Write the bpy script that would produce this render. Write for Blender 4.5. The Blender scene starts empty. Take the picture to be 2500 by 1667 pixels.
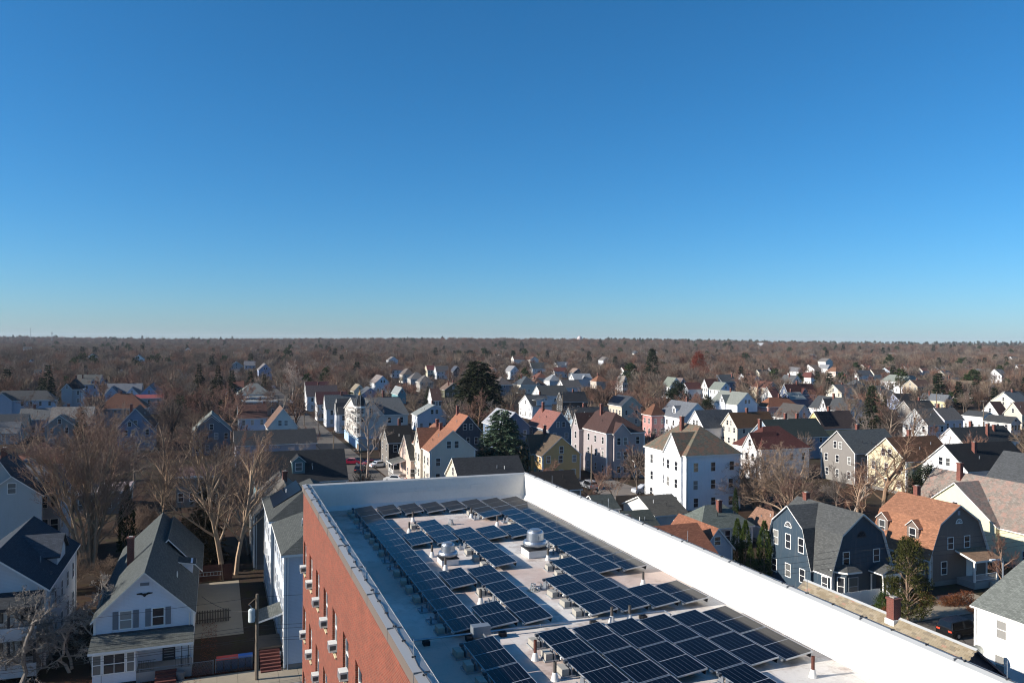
import bpy, math, random
import numpy as np
from mathutils import Vector, Matrix

# ------------------------------------------------------------------ camera, sky, sun, exposure
SC = bpy.context.scene
COL = SC.collection
F = 1944.0                      # focal length in photograph pixels (28 mm on a 36 mm wide sensor)
ROLL = math.radians(.38)
AL = math.radians(20.35)        # the street grid is turned by this against the view axis
CAMH = 28.0
cam = bpy.data.cameras.new('camera'); cam.lens = 28; cam.sensor_width = 36; cam.clip_end = 20000; cam.clip_start = .5
camo = bpy.data.objects.new('camera', cam); COL.objects.link(camo)
RT = Vector((math.cos(ROLL), 0, math.sin(ROLL))); UP = Vector((-math.sin(ROLL), 0, math.cos(ROLL))); FW = Vector((0, 1, 0))
camo.matrix_world = Matrix(((RT.x, UP.x, 0, 0), (RT.y, UP.y, -1, 0), (RT.z, UP.z, 0, CAMH), (0, 0, 0, 1)))
SC.camera = camo

SUN_EL = math.radians(24.5); SHADOW_AZ = math.radians(14.3)     # shadows run this way on the ground (from +X towards +Y)
to_sun = Vector((-math.cos(SHADOW_AZ) * math.cos(SUN_EL), -math.sin(SHADOW_AZ) * math.cos(SUN_EL), math.sin(SUN_EL)))
W = bpy.data.worlds.new('World'); SC.world = W; W.use_nodes = True
nt = W.node_tree; nt.nodes.clear()
sky = nt.nodes.new('ShaderNodeTexSky'); sky.sky_type = 'NISHITA'; sky.sun_disc = False
sky.sun_elevation = SUN_EL; sky.sun_rotation = math.atan2(to_sun.x, to_sun.y)
sky.altitude = 0; sky.air_density = .95; sky.dust_density = .3; sky.ozone_density = 10.0
bg = nt.nodes.new('ShaderNodeBackground'); bg.inputs[1].default_value = .088
hs = nt.nodes.new('ShaderNodeHueSaturation'); hs.inputs['Saturation'].default_value = 1.08; hs.inputs['Hue'].default_value = .490      # the camera's colour profile, the same for the whole sky
wo = nt.nodes.new('ShaderNodeOutputWorld'); nt.links.new(sky.outputs[0], hs.inputs['Color']); nt.links.new(hs.outputs[0], bg.inputs[0]); nt.links.new(bg.outputs[0], wo.inputs[0])
sl = bpy.data.lights.new('sun', 'SUN'); sl.energy = 5.0; sl.angle = math.radians(.53); sl.color = (1.0, .93, .84)
so = bpy.data.objects.new('sun', sl); COL.objects.link(so); so.rotation_euler = to_sun.to_track_quat('Z', 'Y').to_euler()
SC.view_settings.view_transform = 'Standard'; SC.view_settings.look = 'None'; SC.view_settings.gamma = 1; SC.view_settings.exposure = .66
SC.view_settings.use_curve_mapping = False
SC.render.engine = 'CYCLES'
SC.cycles.use_denoising = True; SC.cycles.denoiser = 'OPENIMAGEDENOISE'; SC.cycles.denoising_input_passes = 'RGB_ALBEDO_NORMAL'; SC.cycles.denoising_prefilter = 'ACCURATE'; SC.cycles.filter_width = 1.1; SC.cycles.max_bounces = 6; SC.cycles.diffuse_bounces = 3; SC.cycles.glossy_bounces = 3
SC.cycles.transparent_max_bounces = 8; SC.cycles.volume_bounces = 0; SC.cycles.use_light_tree = False
random.seed(7)

# ------------------------------------------------------------------ geometry helpers
U2 = (-math.sin(AL), math.cos(AL)); V2 = (math.cos(AL), math.sin(AL))     # away along the grid / right along the grid
def at(px, py, z):
    d = RT * ((px - 1250) / F) + UP * ((833.5 - py) / F) + FW
    k = (z - CAMH) / d.z
    return Vector((d.x * k, d.y * k, z))
def atd(px, py, Y):
    d = RT * ((px - 1250) / F) + UP * ((833.5 - py) / F) + FW
    return Vector((d.x * Y, Y, CAMH + d.z * Y))
def proj(p):
    q = Vector((p[0], p[1], p[2] - CAMH)); y = max(q.y, .01)
    return 1250 + F * q.dot(RT) / y, 833.5 - F * q.dot(UP) / y
def ST(p): return p[0] * U2[0] + p[1] * U2[1], p[0] * V2[0] + p[1] * V2[1]
def G(s, t, z=0.0): return Vector((s * U2[0] + t * V2[0], s * U2[1] + t * V2[1], z))
def lin(h):
    h = h.lstrip('#'); c = [int(h[i:i+2], 16) / 255 for i in (0, 2, 4)]
    return tuple(x / 12.92 if x <= .04045 else ((x + .055) / 1.055) ** 2.4 for x in c)

class MB:
    """collects faces with metre-scaled uv (u level, v up the slope); build() links them as one mesh object"""
    def __init__(s): s.v = []; s.f = []; s.m = []
    def poly(s, pts, mi=0):
        n = len(s.v); s.v.extend([tuple(p) for p in pts]); s.f.append(tuple(range(n, n + len(pts)))); s.m.append(mi)
    def box(s, x0, x1, y0, y1, z0, z1, mi=0, top=None, bottom=True):
        t = mi if top is None else top
        s.poly([(x0,y0,z0),(x1,y0,z0),(x1,y0,z1),(x0,y0,z1)], mi); s.poly([(x1,y1,z0),(x0,y1,z0),(x0,y1,z1),(x1,y1,z1)], mi)
        s.poly([(x0,y1,z0),(x0,y0,z0),(x0,y0,z1),(x0,y1,z1)], mi); s.poly([(x1,y0,z0),(x1,y1,z0),(x1,y1,z1),(x1,y0,z1)], mi)
        s.poly([(x0,y0,z1),(x1,y0,z1),(x1,y1,z1),(x0,y1,z1)], t)
        if bottom: s.poly([(x0,y1,z0),(x1,y1,z0),(x1,y0,z0),(x0,y0,z0)], mi)
    def slab(s, pts, th, mi=0, em=1, dn=(0,0,-1)):
        """thick sheet: pts is the top outline (ccw from above); the thickness goes along dn; edges and underside use em"""
        d = Vector(dn) * th; lo = [Vector(p) + d for p in pts]
        s.poly(pts, mi); s.poly(list(reversed(lo)), em)
        n = len(pts)
        for i in range(n):
            j = (i + 1) % n
            s.poly([pts[j], pts[i], lo[i], lo[j]], em)
    def ring(s, c, r, z, n): return [(c[0] + r * math.cos(2*math.pi*i/n), c[1] + r * math.sin(2*math.pi*i/n), z) for i in range(n)]
    def lathe(s, c, prof, n=16, mi=0, cap=True):
        rs = [s.ring(c, r, z, n) for r, z in prof]
        for a, b in zip(rs, rs[1:]):
            for i in range(n):
                j = (i + 1) % n; s.poly([a[i], a[j], b[j], b[i]], mi)
        if cap: s.poly(rs[-1], mi); s.poly(list(reversed(rs[0])), mi)
    def tube(s, pts, rad, n=6, mi=0, cap=False):
        pts = [Vector(p) for p in pts]
        if not hasattr(rad, '__len__'): rad = [rad] * len(pts)
        rings = []
        for i, p in enumerate(pts):
            d = (pts[min(i+1, len(pts)-1)] - pts[max(i-1, 0)]).normalized()
            a = d.orthogonal().normalized(); b = d.cross(a)
            rings.append([p + (a * math.cos(2*math.pi*k/n) + b * math.sin(2*math.pi*k/n)) * rad[i] for k in range(n)])
        for a, b in zip(rings, rings[1:]):
            # orthogonal() may flip between rings: match the nearest start vertex
            k0 = min(range(n), key=lambda k: (b[k] - a[0]).length)
            for i in range(n):
                j = (i + 1) % n; s.poly([a[i], a[j], b[(j + k0) % n], b[(i + k0) % n]], mi)
        if cap: s.poly(rings[-1], mi); s.poly(list(reversed(rings[0])), mi)
    def mesh(s, name, mats, smooth=False):
        me = bpy.data.meshes.new(name); me.from_pydata(s.v, [], s.f)
        if not isinstance(mats, (list, tuple)): mats = [mats]
        for m in mats: me.materials.append(m)
        me.polygons.foreach_set('material_index', s.m)
        uvl = me.uv_layers.new(name='uv'); uv = []
        for f in s.f:
            P = [s.v[i] for i in f]
            ax, ay, az = (P[1][k] - P[0][k] for k in range(3)); bx, by, bz = (P[-1][k] - P[0][k] for k in range(3))
            nx, ny, nz = ay*bz - az*by, az*bx - ax*bz, ax*by - ay*bx
            L = math.sqrt(nx*nx + ny*ny + nz*nz) or 1; nx /= L; ny /= L; nz /= L
            h = math.hypot(nx, ny)
            if h < 1e-3:
                for p in P: uv += [p[0], p[1]]
            else:
                hx, hy = -ny / h, nx / h                     # level direction in the face
                ux, uy, uz = -nz * hy, nz * hx, nx * hy - ny * hx   # up the slope
                for p in P: uv += [p[0]*hx + p[1]*hy, p[0]*ux + p[1]*uy + p[2]*uz]
        uvl.data.foreach_set('uv', uv)
        if smooth: me.polygons.foreach_set('use_smooth', [True] * len(s.f))
        me.update(); return me
    def build(s, name, mats, parent=None, smooth=False):
        return link(name, s.mesh(name, mats, smooth), parent)

def link(name, data, parent=None, loc=None, rz=None):
    o = bpy.data.objects.new(name, data); COL.objects.link(o)
    if parent is not None: o.parent = parent
    if loc is not None: o.location = loc
    if rz is not None: o.rotation_euler = (0, 0, rz)
    return o
def tag(o, label=None, cat=None, group=None, kind=None):
    for k, x in (('label', label), ('category', cat), ('group', group), ('kind', kind)):
        if x: o[k] = x
    return o
def thing(name, label, cat, loc=(0,0,0), rz=0.0, group=None):
    o = link(name, None, None, loc, rz); o.empty_display_size = .3
    return tag(o, label, cat, group)
def copy_tree(o, parent=None):
    c = o.copy(); COL.objects.link(c)
    if parent is not None: c.parent = parent
    for ch in o.children: copy_tree(ch, c)
    return c
ORD = 'first second third fourth fifth sixth seventh eighth ninth tenth eleventh twelfth thirteenth fourteenth fifteenth sixteenth seventeenth eighteenth nineteenth twentieth twenty-first twenty-second twenty-third twenty-fourth twenty-fifth twenty-sixth'.split()

# ------------------------------------------------------------------ materials
MC = {}
class NT:
    def __init__(s, name):
        s.mat = bpy.data.materials.new(name); s.mat.use_nodes = True; s.t = s.mat.node_tree
        s.b = s.t.nodes['Principled BSDF']; s.out = s.t.nodes['Material Output']
    def n(s, typ, **kw):
        x = s.t.nodes.new(typ)
        for k, val in kw.items():
            if k in x.inputs: x.inputs[k].default_value = val
            else: setattr(x, k, val)
        return x
    def l(s, a, b): s.t.links.new(a, b)
    def noise(s, scale, detail=4, rough=.6, vec=None, out='Fac'):
        x = s.n('ShaderNodeTexNoise', Scale=scale, Detail=detail, Roughness=rough)
        if vec is not None: s.l(vec, x.inputs['Vector'])
        return x.outputs[out]
    def ramp(s, src, stops):
        r = s.n('ShaderNodeValToRGB'); e = r.color_ramp.elements
        while len(e) > 1: e.remove(e[-1])
        e[0].position = stops[0][0]; e[0].color = (*stops[0][1], 1) if len(stops[0][1]) == 3 else stops[0][1]
        for p, c in stops[1:]:
            x = e.new(p); x.color = (*c, 1)
        s.l(src, r.inputs[0]); return r.outputs[0]
    def mix(s, fac, a, b, mode='MIX'):
        x = s.n('ShaderNodeMix', data_type='RGBA', blend_type=mode)
        for i, val in ((0, fac), (6, a), (7, b)):
            if hasattr(val, 'links'): s.l(val, x.inputs[i])
            else: x.inputs[i].default_value = val if i == 0 else (*val, 1)
        return x.outputs[2]
    def math(s, op, a, b=None, c=None):
        x = s.n('ShaderNodeMath', operation=op)
        for i, val in enumerate((a, b, c)):
            if val is None: continue
            if hasattr(val, 'links'): s.l(val, x.inputs[i])
            else: x.inputs[i].default_value = val
        return x.outputs[0]
    def bump(s, h, strength=.3, dist=.02):
        x = s.n('ShaderNodeBump', Strength=strength, Distance=dist); s.l(h, x.inputs['Height']); s.l(x.outputs[0], s.b.inputs['Normal'])
    def base(s, c):
        if hasattr(c, 'links'): s.l(c, s.b.inputs['Base Color'])
        else: s.b.inputs['Base Color'].default_value = (*c, 1)
    def set(s, **kw):
        for k, val in kw.items(): s.b.inputs[k.replace('_', ' ')].default_value = val
def G3(x): return (x, x, x)
def mul(c, k): return tuple(min(1, x * k) for x in c)
def cached(f):
    def g(*a):
        k = (f.__name__,) + a
        if k not in MC: MC[k] = f(*a)
        return MC[k]
    return g
@cached
def plain(name, col, rough=.7, metal=0.0, var=.12):
    m = NT(name); c = lin(col)
    nz = m.noise(3.0, 5)
    m.base(m.mix(nz, mul(c, 1 - var), mul(c, 1 + var))); m.set(Roughness=rough, Metallic=metal); return m.mat
@cached
def siding(col):
    m = NT('clapboard'); c = lin(col); g_ = sum(c) / 3; c = tuple((x * .85 + g_ * .15) * .9 for x in c)
    uv = m.n('ShaderNodeUVMap').outputs[0]
    sep = m.n('ShaderNodeSeparateXYZ'); m.l(uv, sep.inputs[0])
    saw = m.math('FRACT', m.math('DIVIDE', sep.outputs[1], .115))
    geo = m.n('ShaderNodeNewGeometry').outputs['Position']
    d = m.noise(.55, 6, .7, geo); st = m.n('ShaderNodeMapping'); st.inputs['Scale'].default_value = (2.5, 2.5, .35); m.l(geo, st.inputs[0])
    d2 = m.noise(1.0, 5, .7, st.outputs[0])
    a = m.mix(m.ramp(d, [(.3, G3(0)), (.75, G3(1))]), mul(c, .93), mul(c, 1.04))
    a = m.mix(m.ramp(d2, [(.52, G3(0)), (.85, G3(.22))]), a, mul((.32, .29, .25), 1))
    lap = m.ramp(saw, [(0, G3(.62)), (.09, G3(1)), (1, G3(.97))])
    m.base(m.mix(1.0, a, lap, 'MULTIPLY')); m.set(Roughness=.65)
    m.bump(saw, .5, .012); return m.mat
@cached
def shingle(col, patch=''):
    m = NT('shingles'); c = lin(col); g_ = sum(c) / 3; c = tuple((x * .72 + g_ * .28) * .86 for x in c)
    uv = m.n('ShaderNodeUVMap').outputs[0]
    br = m.n('ShaderNodeTexBrick', Scale=1.0); br.offset = .5
    m.l(uv, br.inputs['Vector'])
    br.inputs['Color1'].default_value = (*mul(c, .62), 1); br.inputs['Color2'].default_value = (*mul(c, 1.32), 1); br.inputs['Mortar'].default_value = (*mul(c, .38), 1)
    br.inputs['Mortar Size'].default_value = .012; br.inputs['Brick Width'].default_value = .34; br.inputs['Row Height'].default_value = .15; br.inputs['Bias'].default_value = 0.0
    geo = m.n('ShaderNodeNewGeometry').outputs['Position']
    big = m.noise(.35, 5, .65, geo); gr = m.noise(9.0, 3, .7, geo)
    col1 = m.mix(m.ramp(big, [(.35, G3(0)), (.7, G3(1))]), br.outputs[0], m.mix(.5, br.outputs[0], mul(c, .8), 'MIX'))
    col1 = m.mix(.22, col1, m.mix(gr, mul(c, .6), mul(c, 1.5)), 'MIX')
    if patch:
        pc = lin(patch); pn = m.noise(1.1, 4, .75, geo)
        col1 = m.mix(m.ramp(pn, [(.46, G3(0)), (.6, G3(.75))]), col1, pc)
        p2 = m.noise(2.3, 3, .7, geo); col1 = m.mix(m.ramp(p2, [(.55, G3(0)), (.7, G3(.5))]), col1, mul(c, .45))
    m.base(col1); m.set(Roughness=.9, Specular_IOR_Level=.25)
    m.bump(br.outputs['Fac'], .35, -.012); return m.mat
@cached
def brick(col, scale=1.0, mortar='b9a796'):
    m = NT('brickwork'); c = lin(col)
    uv = m.n('ShaderNodeUVMap').outputs[0]
    br = m.n('ShaderNodeTexBrick', Scale=scale); m.l(uv, br.inputs['Vector'])
    br.inputs['Color1'].default_value = (*mul(c, .75), 1); br.inputs['Color2'].default_value = (*mul(c, 1.2), 1); br.inputs['Mortar'].default_value = (*lin(mortar), 1)
    br.inputs['Mortar Size'].default_value = .009; br.inputs['Brick Width'].default_value = .215; br.inputs['Row Height'].default_value = .0755; br.inputs['Bias'].default_value = -.1
    geo = m.n('ShaderNodeNewGeometry').outputs['Position']
    bn = m.noise(.8, 5, .7, geo); fl = m.n('ShaderNodeTexBrick', Scale=scale); m.l(uv, fl.inputs['Vector'])
    fl.inputs['Color1'].default_value = (0,0,0,1); fl.inputs['Color2'].default_value = (1,1,1,1); fl.inputs['Mortar'].default_value = (0,0,0,1)
    fl.inputs['Mortar Size'].default_value = .009; fl.inputs['Brick Width'].default_value = .215; fl.inputs['Row Height'].default_value = .0755; fl.inputs['Bias'].default_value = -.55
    a = m.mix(m.ramp(fl.outputs[0], [(.62, G3(0)), (.8, G3(.8))]), br.outputs[0], mul(c, .3))
    a = m.mix(m.ramp(bn, [(.35, G3(.75)), (.7, G3(1.0))]), (0,0,0), a, 'MIX') if False else m.mix(1.0, a, m.ramp(bn, [(.3, G3(.78)), (.7, G3(1.05))]), 'MULTIPLY')
    m.base(a); m.set(Roughness=.85); m.bump(br.outputs['Fac'], .6, -.008); return m.mat
@cached
def glass():
    m = NT('window_glass'); rnd = m.n('ShaderNodeObjectInfo').outputs['Random']
    m.base(m.ramp(rnd, [(0, (.012,.014,.018)), (.6, (.03,.033,.04)), (.8, (.16,.16,.15)), (1, (.3,.29,.27))])); m.set(Roughness=.12, Specular_IOR_Level=.55); return m.mat
@cached
def bark(col, var=.25):
    m = NT('bark'); c = lin(col)
    rnd = m.n('ShaderNodeObjectInfo').outputs['Random']; geo = m.n('ShaderNodeNewGeometry').outputs['Position']
    a = m.mix(m.noise(2.0, 4, .7, geo), mul(c, .7), mul(c, 1.35))
    a = m.mix(m.math('MULTIPLY', m.math('FRACT', m.math('MULTIPLY', rnd, 7.31)), .7), a, mul((c[0]*1.12, c[1]*.95, c[2]*.84), 1)); a = m.mix(1.0, a, m.ramp(rnd, [(0, G3(.62)), (.5, G3(.95)), (1, G3(1.3))]), 'MULTIPLY'); m.base(a); m.set(Roughness=.9, Specular_IOR_Level=.15); return m.mat
@cached
def leafmat(a, b):
    m = NT('foliage'); geo = m.n('ShaderNodeNewGeometry').outputs['Position']
    n1 = m.noise(.9, 4, .7, geo); n2 = m.noise(14, 2, .6, geo)
    col = m.mix(m.ramp(m.math('MULTIPLY_ADD', n2, .5, m.math('MULTIPLY', n1, .6)), [(.35, G3(0)), (.75, G3(1))]), lin(a), lin(b))
    m.base(col); m.set(Roughness=.75, Specular_IOR_Level=.2); return m.mat

WHITE = plain('white_paint', 'e6e4de', .55, 0.0, .05)
TRIM = plain('white_trim', 'dcdad4', .55, 0.0, .06)
GREYTRIM = plain('grey_trim', '8d9092', .6)
DARKTRIM = plain('dark_trim', '2a2c30', .6)
CONCRETE = plain('concrete', '9b968b', .9, 0.0, .2)
BLACK = plain('black_rubber', '1a1a1b', .7)
STEEL = plain('galvanised_steel', 'a8adb2', .38, .85, .08)
GALV = plain('grey_metal', '8b9196', .5, .5, .1)
WOOD = plain('weathered_wood', '6e5d4c', .85, 0.0, .25)
CHBRICK = brick('74382c', 1.0, '7d6458')
CHDARK = brick('4a3a35')
GLASS = glass()

# ------------------------------------------------------------------ ground, streets
def sstep(x, a, b):
    x = min(1, max(0, (x - a) / (b - a))); return x * x * (3 - 2 * x)
def terrain(x, y):
    h = 14 * sstep(y, 900, 2700) + 5.5 * sstep(y, 900, 2000) * (math.sin(x * .0021 + 1.3) + .7 * math.sin(y * .0034 + x * .0011))
    return h - 6 * sstep(y, 3200, 5200)
def ground():
    xs = [-5200, -4200] + list(range(-3600, 3601, 150)) + [4200, 5200]
    ys = [-80, 0, 150, 400, 700] + list(range(850, 3000, 120)) + list(range(3000, 8001, 500))
    b = MB(); P = [[(x, y, terrain(x, y)) for x in xs] for y in ys]
    for j in range(len(ys) - 1):
        for i in range(len(xs) - 1): b.poly([P[j][i], P[j][i+1], P[j+1][i+1], P[j+1][i]])
    m = NT('yard_ground'); geo = m.n('ShaderNodeNewGeometry').outputs['Position']
    n1 = m.noise(.06, 6, .65, geo); n2 = m.noise(.5, 6, .7, geo); n3 = m.noise(6, 4, .7, geo)
    grass = m.mix(n3, lin('2c2d19'), lin('4c492f')); dirt = m.mix(n3, lin('2a231e'), lin('4e4338')); leaf = m.mix(n3, lin('261b15'), lin('4a3529'))
    c = m.mix(m.ramp(n2, [(.36, G3(0)), (.5, G3(1))]), grass, dirt)
    c = m.mix(m.ramp(n1, [(.42, G3(0)), (.6, G3(1))]), c, leaf); m.base(c); m.set(Roughness=.95, Specular_IOR_Level=.1); m.bump(n3, .4, .05)
    tag(b.build('ground', m.mat), kind='structure')
ground()
def asphalt_mat(name, a, b_, crack=True):
    m = NT(name); geo = m.n('ShaderNodeNewGeometry').outputs['Position']
    c = m.mix(m.noise(.5, 6, .7, geo), lin(a), lin(b_)); c = m.mix(.25, c, m.mix(m.noise(25, 2, .6, geo), lin(a), lin(b_)))
    if crack:
        v = m.n('ShaderNodeTexVoronoi', feature='DISTANCE_TO_EDGE', Scale=.33)
        w = m.n('ShaderNodeMix', data_type='VECTOR'); w.inputs[0].default_value = .12
        m.l(geo, w.inputs[4]); m.l(m.noise(1.2, 4, .7, geo, 'Color'), w.inputs[5]); m.l(w.outputs[1], v.inputs['Vector'])
        c = m.mix(m.ramp(v.outputs['Distance'], [(0, G3(.85)), (.018, G3(0))]), c, lin('26221f'))
    m.base(c); m.set(Roughness=.9, Specular_IOR_Level=.2); m.bump(m.noise(30, 2, .6, geo), .2, .01); return m.mat
ASPH = asphalt_mat('asphalt', '4f4a45', '6f6961'); LOT = asphalt_mat('parking_asphalt', '6a625a', '8a8177', False)
def pave_mat():
    m = NT('pavement_concrete'); geo = m.n('ShaderNodeNewGeometry').outputs['Position']
    c = m.mix(m.noise(.7, 6, .7, geo), lin('7d7262'), lin('a39884')); c = m.mix(.3, c, m.mix(m.noise(18, 3, .7, geo), lin('6b6152'), lin('b5aa96')))
    m.base(c); m.set(Roughness=.9, Specular_IOR_Level=.2); return m.mat
PAVE = pave_mat()
def sheet(name, pts, z, mat, th=0.0):
    b = MB(); q = [G(s, t, z) for s, t in pts]
    if th: b.slab(q, th, 0, 0)
    else: b.poly(q)
    return tag(b.build(name, mat), kind='structure')
sheet('road', [(49, -60), (49, 140), (61, 140), (61, 45), (66.4, 14), (66.4, -60)], .02, ASPH)
sheet('side_street', [(80, 25.2), (80, 32.6), (620, 32.6), (620, 25.2)], .016, ASPH)
sheet('parking_lot', [(150, 33), (150, 46), (188, 46), (188, 33)], .024, LOT)
sheet('driveway', [(205, 14), (205, 25), (240, 25), (240, 14)], .028, LOT)
sheet('paved_yard', [(124, 66.5), (124, 76), (146, 76), (146, 66.5)], .02, LOT)
sheet('back_yard_paving', [(80, -4.3), (80, 2.6), (98, 2.6), (98, -4.3)], .02, asphalt_mat('yard_paving', '827868', 'a09684', False))
# pavements: flags with open joints, each flag a piece of its own
def pavement(name, s0, s1, t0, t1, step):
    base = sheet(name, [(s0, t0), (s0, t1), (s1, t1), (s1, t0)], .10, plain('joint_dirt', '4a4238', .95), .10)
    n = int((t1 - t0) / step); g = .012; me = None
    for i in range(n):
        if me is None:
            b = MB(); w = step / 2 - g; d = (s1 - s0) / 2 - .05
            b.slab([(-w, -d, .035), (w, -d, .035), (w, d, .035), (-w, d, .035)], .03, 0, 0); me = b.mesh('flag', PAVE)
        o = link('flag', me, base, G((s0 + s1) / 2, t0 + (i + .5) * step, .10 + random.uniform(-.004, .006)), AL)
    b = MB(); b.slab([G(s0 - .17, t0, .125), G(s0 - .17, t1, .125), G(s0 - .005, t1, .125), G(s0 - .005, t0, .125)], .13, 0, 0)
    k = b.build('kerb', plain('granite', '8f8a82', .9, 0.0, .2), base)
pavement('pavement_beside_white_house', 67.0, 70.6, -19, 12.5, 1.6)
pavement('pavement_before_gambrel_houses', 61.3, 64.0, 55, 80, 1.5)
sheet('garden_path', [(64.1, 69.0), (64.1, 70.3), (71.0, 70.6), (71.0, 69.3)], .022, PAVE)
sheet('front_apron', [(64.1, 70.6), (64.1, 80), (66.5, 80), (66.5, 70.6)], .03, PAVE)

# ------------------------------------------------------------------ brick apartment block and its roof
ZR = 19.3; ZP = 20.65; TL0, TR0, SF = 4.19, 16.35, 41.65; SN = 4.0; PT = .36     # roof level, parapet top, left/right/far faces, near end, parapet thickness
BRK = brick('7d3520', 1.0, '7f6350')
BC = (22.0, 10.0)                                           # centre (s, t) of the block
bb = thing('apartment_block', 'tall red brick apartment block with flat white roof and solar arrays', 'building', G(*BC), AL)
def L(s, t, z): return (t - BC[1], s - BC[0], z)
WS = [40.72 - 2.66 * i for i in range(13)]; SH = 3.26
WZ = [16.45 - SH * k for k in range(5)]; WH2, WW = 1.45, .62        # window sill heights; opening height above sill; half width
def facade():
    b = MB(); x = TL0
    ztop = ZP - .20
    # wall strips round the openings of the left face
    ss = sorted(WS); edges = [SN] + [e for w in ss for e in (w - WW, w + WW)] + [SF]
    def q(s0, s1, z0, z1): b.poly([L(s1, x, z0), L(s0, x, z0), L(s0, x, z1), L(s1, x, z1)])
    for i in range(0, len(edges) - 1, 2): q(edges[i], edges[i+1], 0, ztop)
    zc = [0] + [e for z in sorted(WZ) for e in (z, z + WH2)] + [ztop]
    for w in ss:
        for i in range(0, len(zc) - 1, 2): q(w - WW, w + WW, zc[i], zc[i+1])
        for z in WZ:
            d = .16; a, c = w - WW, w + WW
            b.poly([L(c, x, z), L(c, x, z + WH2), L(c, x + d, z + WH2), L(c, x + d, z)])
            b.poly([L(a, x, z + WH2), L(a, x, z), L(a, x + d, z), L(a, x + d, z + WH2)])
            b.poly([L(a, x, z), L(c, x, z), L(c, x + d, z), L(a, x + d, z)])
            b.poly([L(c, x, z + WH2), L(a, x, z + WH2), L(a, x + d, z + WH2), L(c, x + d, z + WH2)])
    b.poly([L(SF, TL0, 0), L(SF, TL0, ztop), L(SF, TR0, ztop), L(SF, TR0, 0)])
    b.poly([L(SN, TR0, 0), L(SF, TR0, 0), L(SF, TR0, ztop), L(SN, TR0, ztop)])
    b.poly([L(SN, TL0, 0), L(SN, TR0, 0), L(SN, TR0, ztop), L(SN, TL0, ztop)])
    b.build('wall', BRK, bb)
facade()
# windows of the brick face
def wmesh():
    f = MB(); f.box(.10, .16, -WW, WW, 0, .06); f.box(.10, .16, -WW, WW, WH2 - .06, WH2); f.box(.10, .16, -WW, -WW + .06, .06, WH2 - .06); f.box(.10, .16, WW - .06, WW, .06, WH2 - .06); f.box(.105, .15, -WW + .06, WW - .06, .70, .75)
    p = MB(); p.poly([(.135, WW - .06, .06), (.135, -WW + .06, .06), (.135, -WW + .06, WH2 - .06), (.135, WW - .06, WH2 - .06)])
    s = MB(); s.box(-.07, .10, -WW - .05, WW + .05, -.07, -.002)
    return f.mesh('window_frame', WHITE), p.mesh('pane', GLASS), s.mesh('sill', plain('limestone', 'c2b490', .85))
WF, WP, WSI = wmesh()
for s in WS:
    for z in WZ:
        w = link('window', WF, bb, L(s, TL0, z)); link('pane', WP, w); link('sill', WSI, w)
# air conditioners, each a thing in its window
def ac_mesh():
    b = MB(); b.box(-.26, .09, -.25, .25, .03, .37, 0)
    g = MB(); g.box(-.266, -.261, -.22, .22, .06, .34, 0)
    fins = MB()
    for i in range(9):
        fins.box(-.275, -.267, -.21 + i * .049, -.21 + i * .049 + .02, .07, .33, 0)
    sg = MB(); 
    sg.box(-.22, .02, -.004, .004, .12, .30, 0)
    return b.mesh('casing', plain('cream_metal', 'd9d7cf', .5)), g.mesh('grille', plain('grille_grey', '6d7072', .6)), fins.mesh('fins', plain('fin_grey', '9a9c9e', .5)), sg.mesh('louvre', plain('louvre_dark', '4a4c4e', .6))
ACM = ac_mesh()
fl = ['top floor', 'floor below the top', 'third floor from the top', 'fourth floor from the top', 'fifth floor from the top']
for k, z in enumerate(WZ[:4]):
    for i, s in enumerate(WS[:8]):
        if (i, k) in ((3, 1), (5, 2), (1, 3), (4, 1)): continue
        o = thing('air_conditioner', 'white window air conditioner, brick wall, %s, %s from far corner' % (fl[k], ORD[i]), 'air conditioner', G(s, TL0, z), AL, 'window air conditioners')
        o.scale = (.88, .88, .9)
        link('casing', ACM[0], o); g = link('grille', ACM[1], o); link('fin_rack', ACM[2], g); link('louvre', ACM[3], o, (0, -.253, 0)); link('louvre', ACM[3], o, (0, .253, 0))
# parapet, coping, roof membrane
def membrane(name, stain):
    m = NT(name); geo = m.n('ShaderNodeNewGeometry').outputs['Position']
    uv = m.n('ShaderNodeUVMap').outputs[0]; sep = m.n('ShaderNodeSeparateXYZ'); m.l(uv, sep.inputs[0])
    n1 = m.noise(.22, 6, .62, geo); n2 = m.noise(1.3, 6, .7, geo); n3 = m.noise(9, 3, .7, geo)
    c = m.mix(n2, lin('c9c4bc'), lin('e0dad1'))
    if stain:
        c = m.mix(m.ramp(n1, [(.42, G3(0)), (.6, G3(.75))]), c, lin('b89c8c'))
        c = m.mix(m.ramp(n2, [(.5, G3(0)), (.7, G3(.5))]), c, lin('948a7e'))
        n4 = m.noise(.6, 6, .72, geo); c = m.mix(m.ramp(n4, [(.55, G3(0)), (.66, G3(.55))]), c, lin('7d6250'))
        v = m.n('ShaderNodeTexVoronoi', feature='F1', Scale=.35); m.l(geo, v.inputs['Vector'])
        ring = m.ramp(v.outputs['Distance'], [(0, G3(.5)), (.10, G3(.25)), (.16, G3(0))])
        c = m.mix(ring, c, lin('6f675d'))
        for ax, per in ((0, 1.9), (1, 4.6)):
            fr = m.math('FRACT', m.math('DIVIDE', sep.outputs[ax], per)); ln = m.ramp(fr, [(0, G3(.5)), (.012 if ax == 0 else .005, G3(0))])
            c = m.mix(ln, c, lin('857e74'))
    else:
        c = m.mix(.25, m.mix(n2, lin('c9c8c3'), lin('dad9d4')), c)
    c = m.mix(m.ramp(n3, [(.5, G3(0)), (.9, G3(.18))]), c, lin('77716a'))
    m.base(c); m.set(Roughness=.55, Specular_IOR_Level=.3); m.bump(n2, .25, .03); return m.mat
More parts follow.
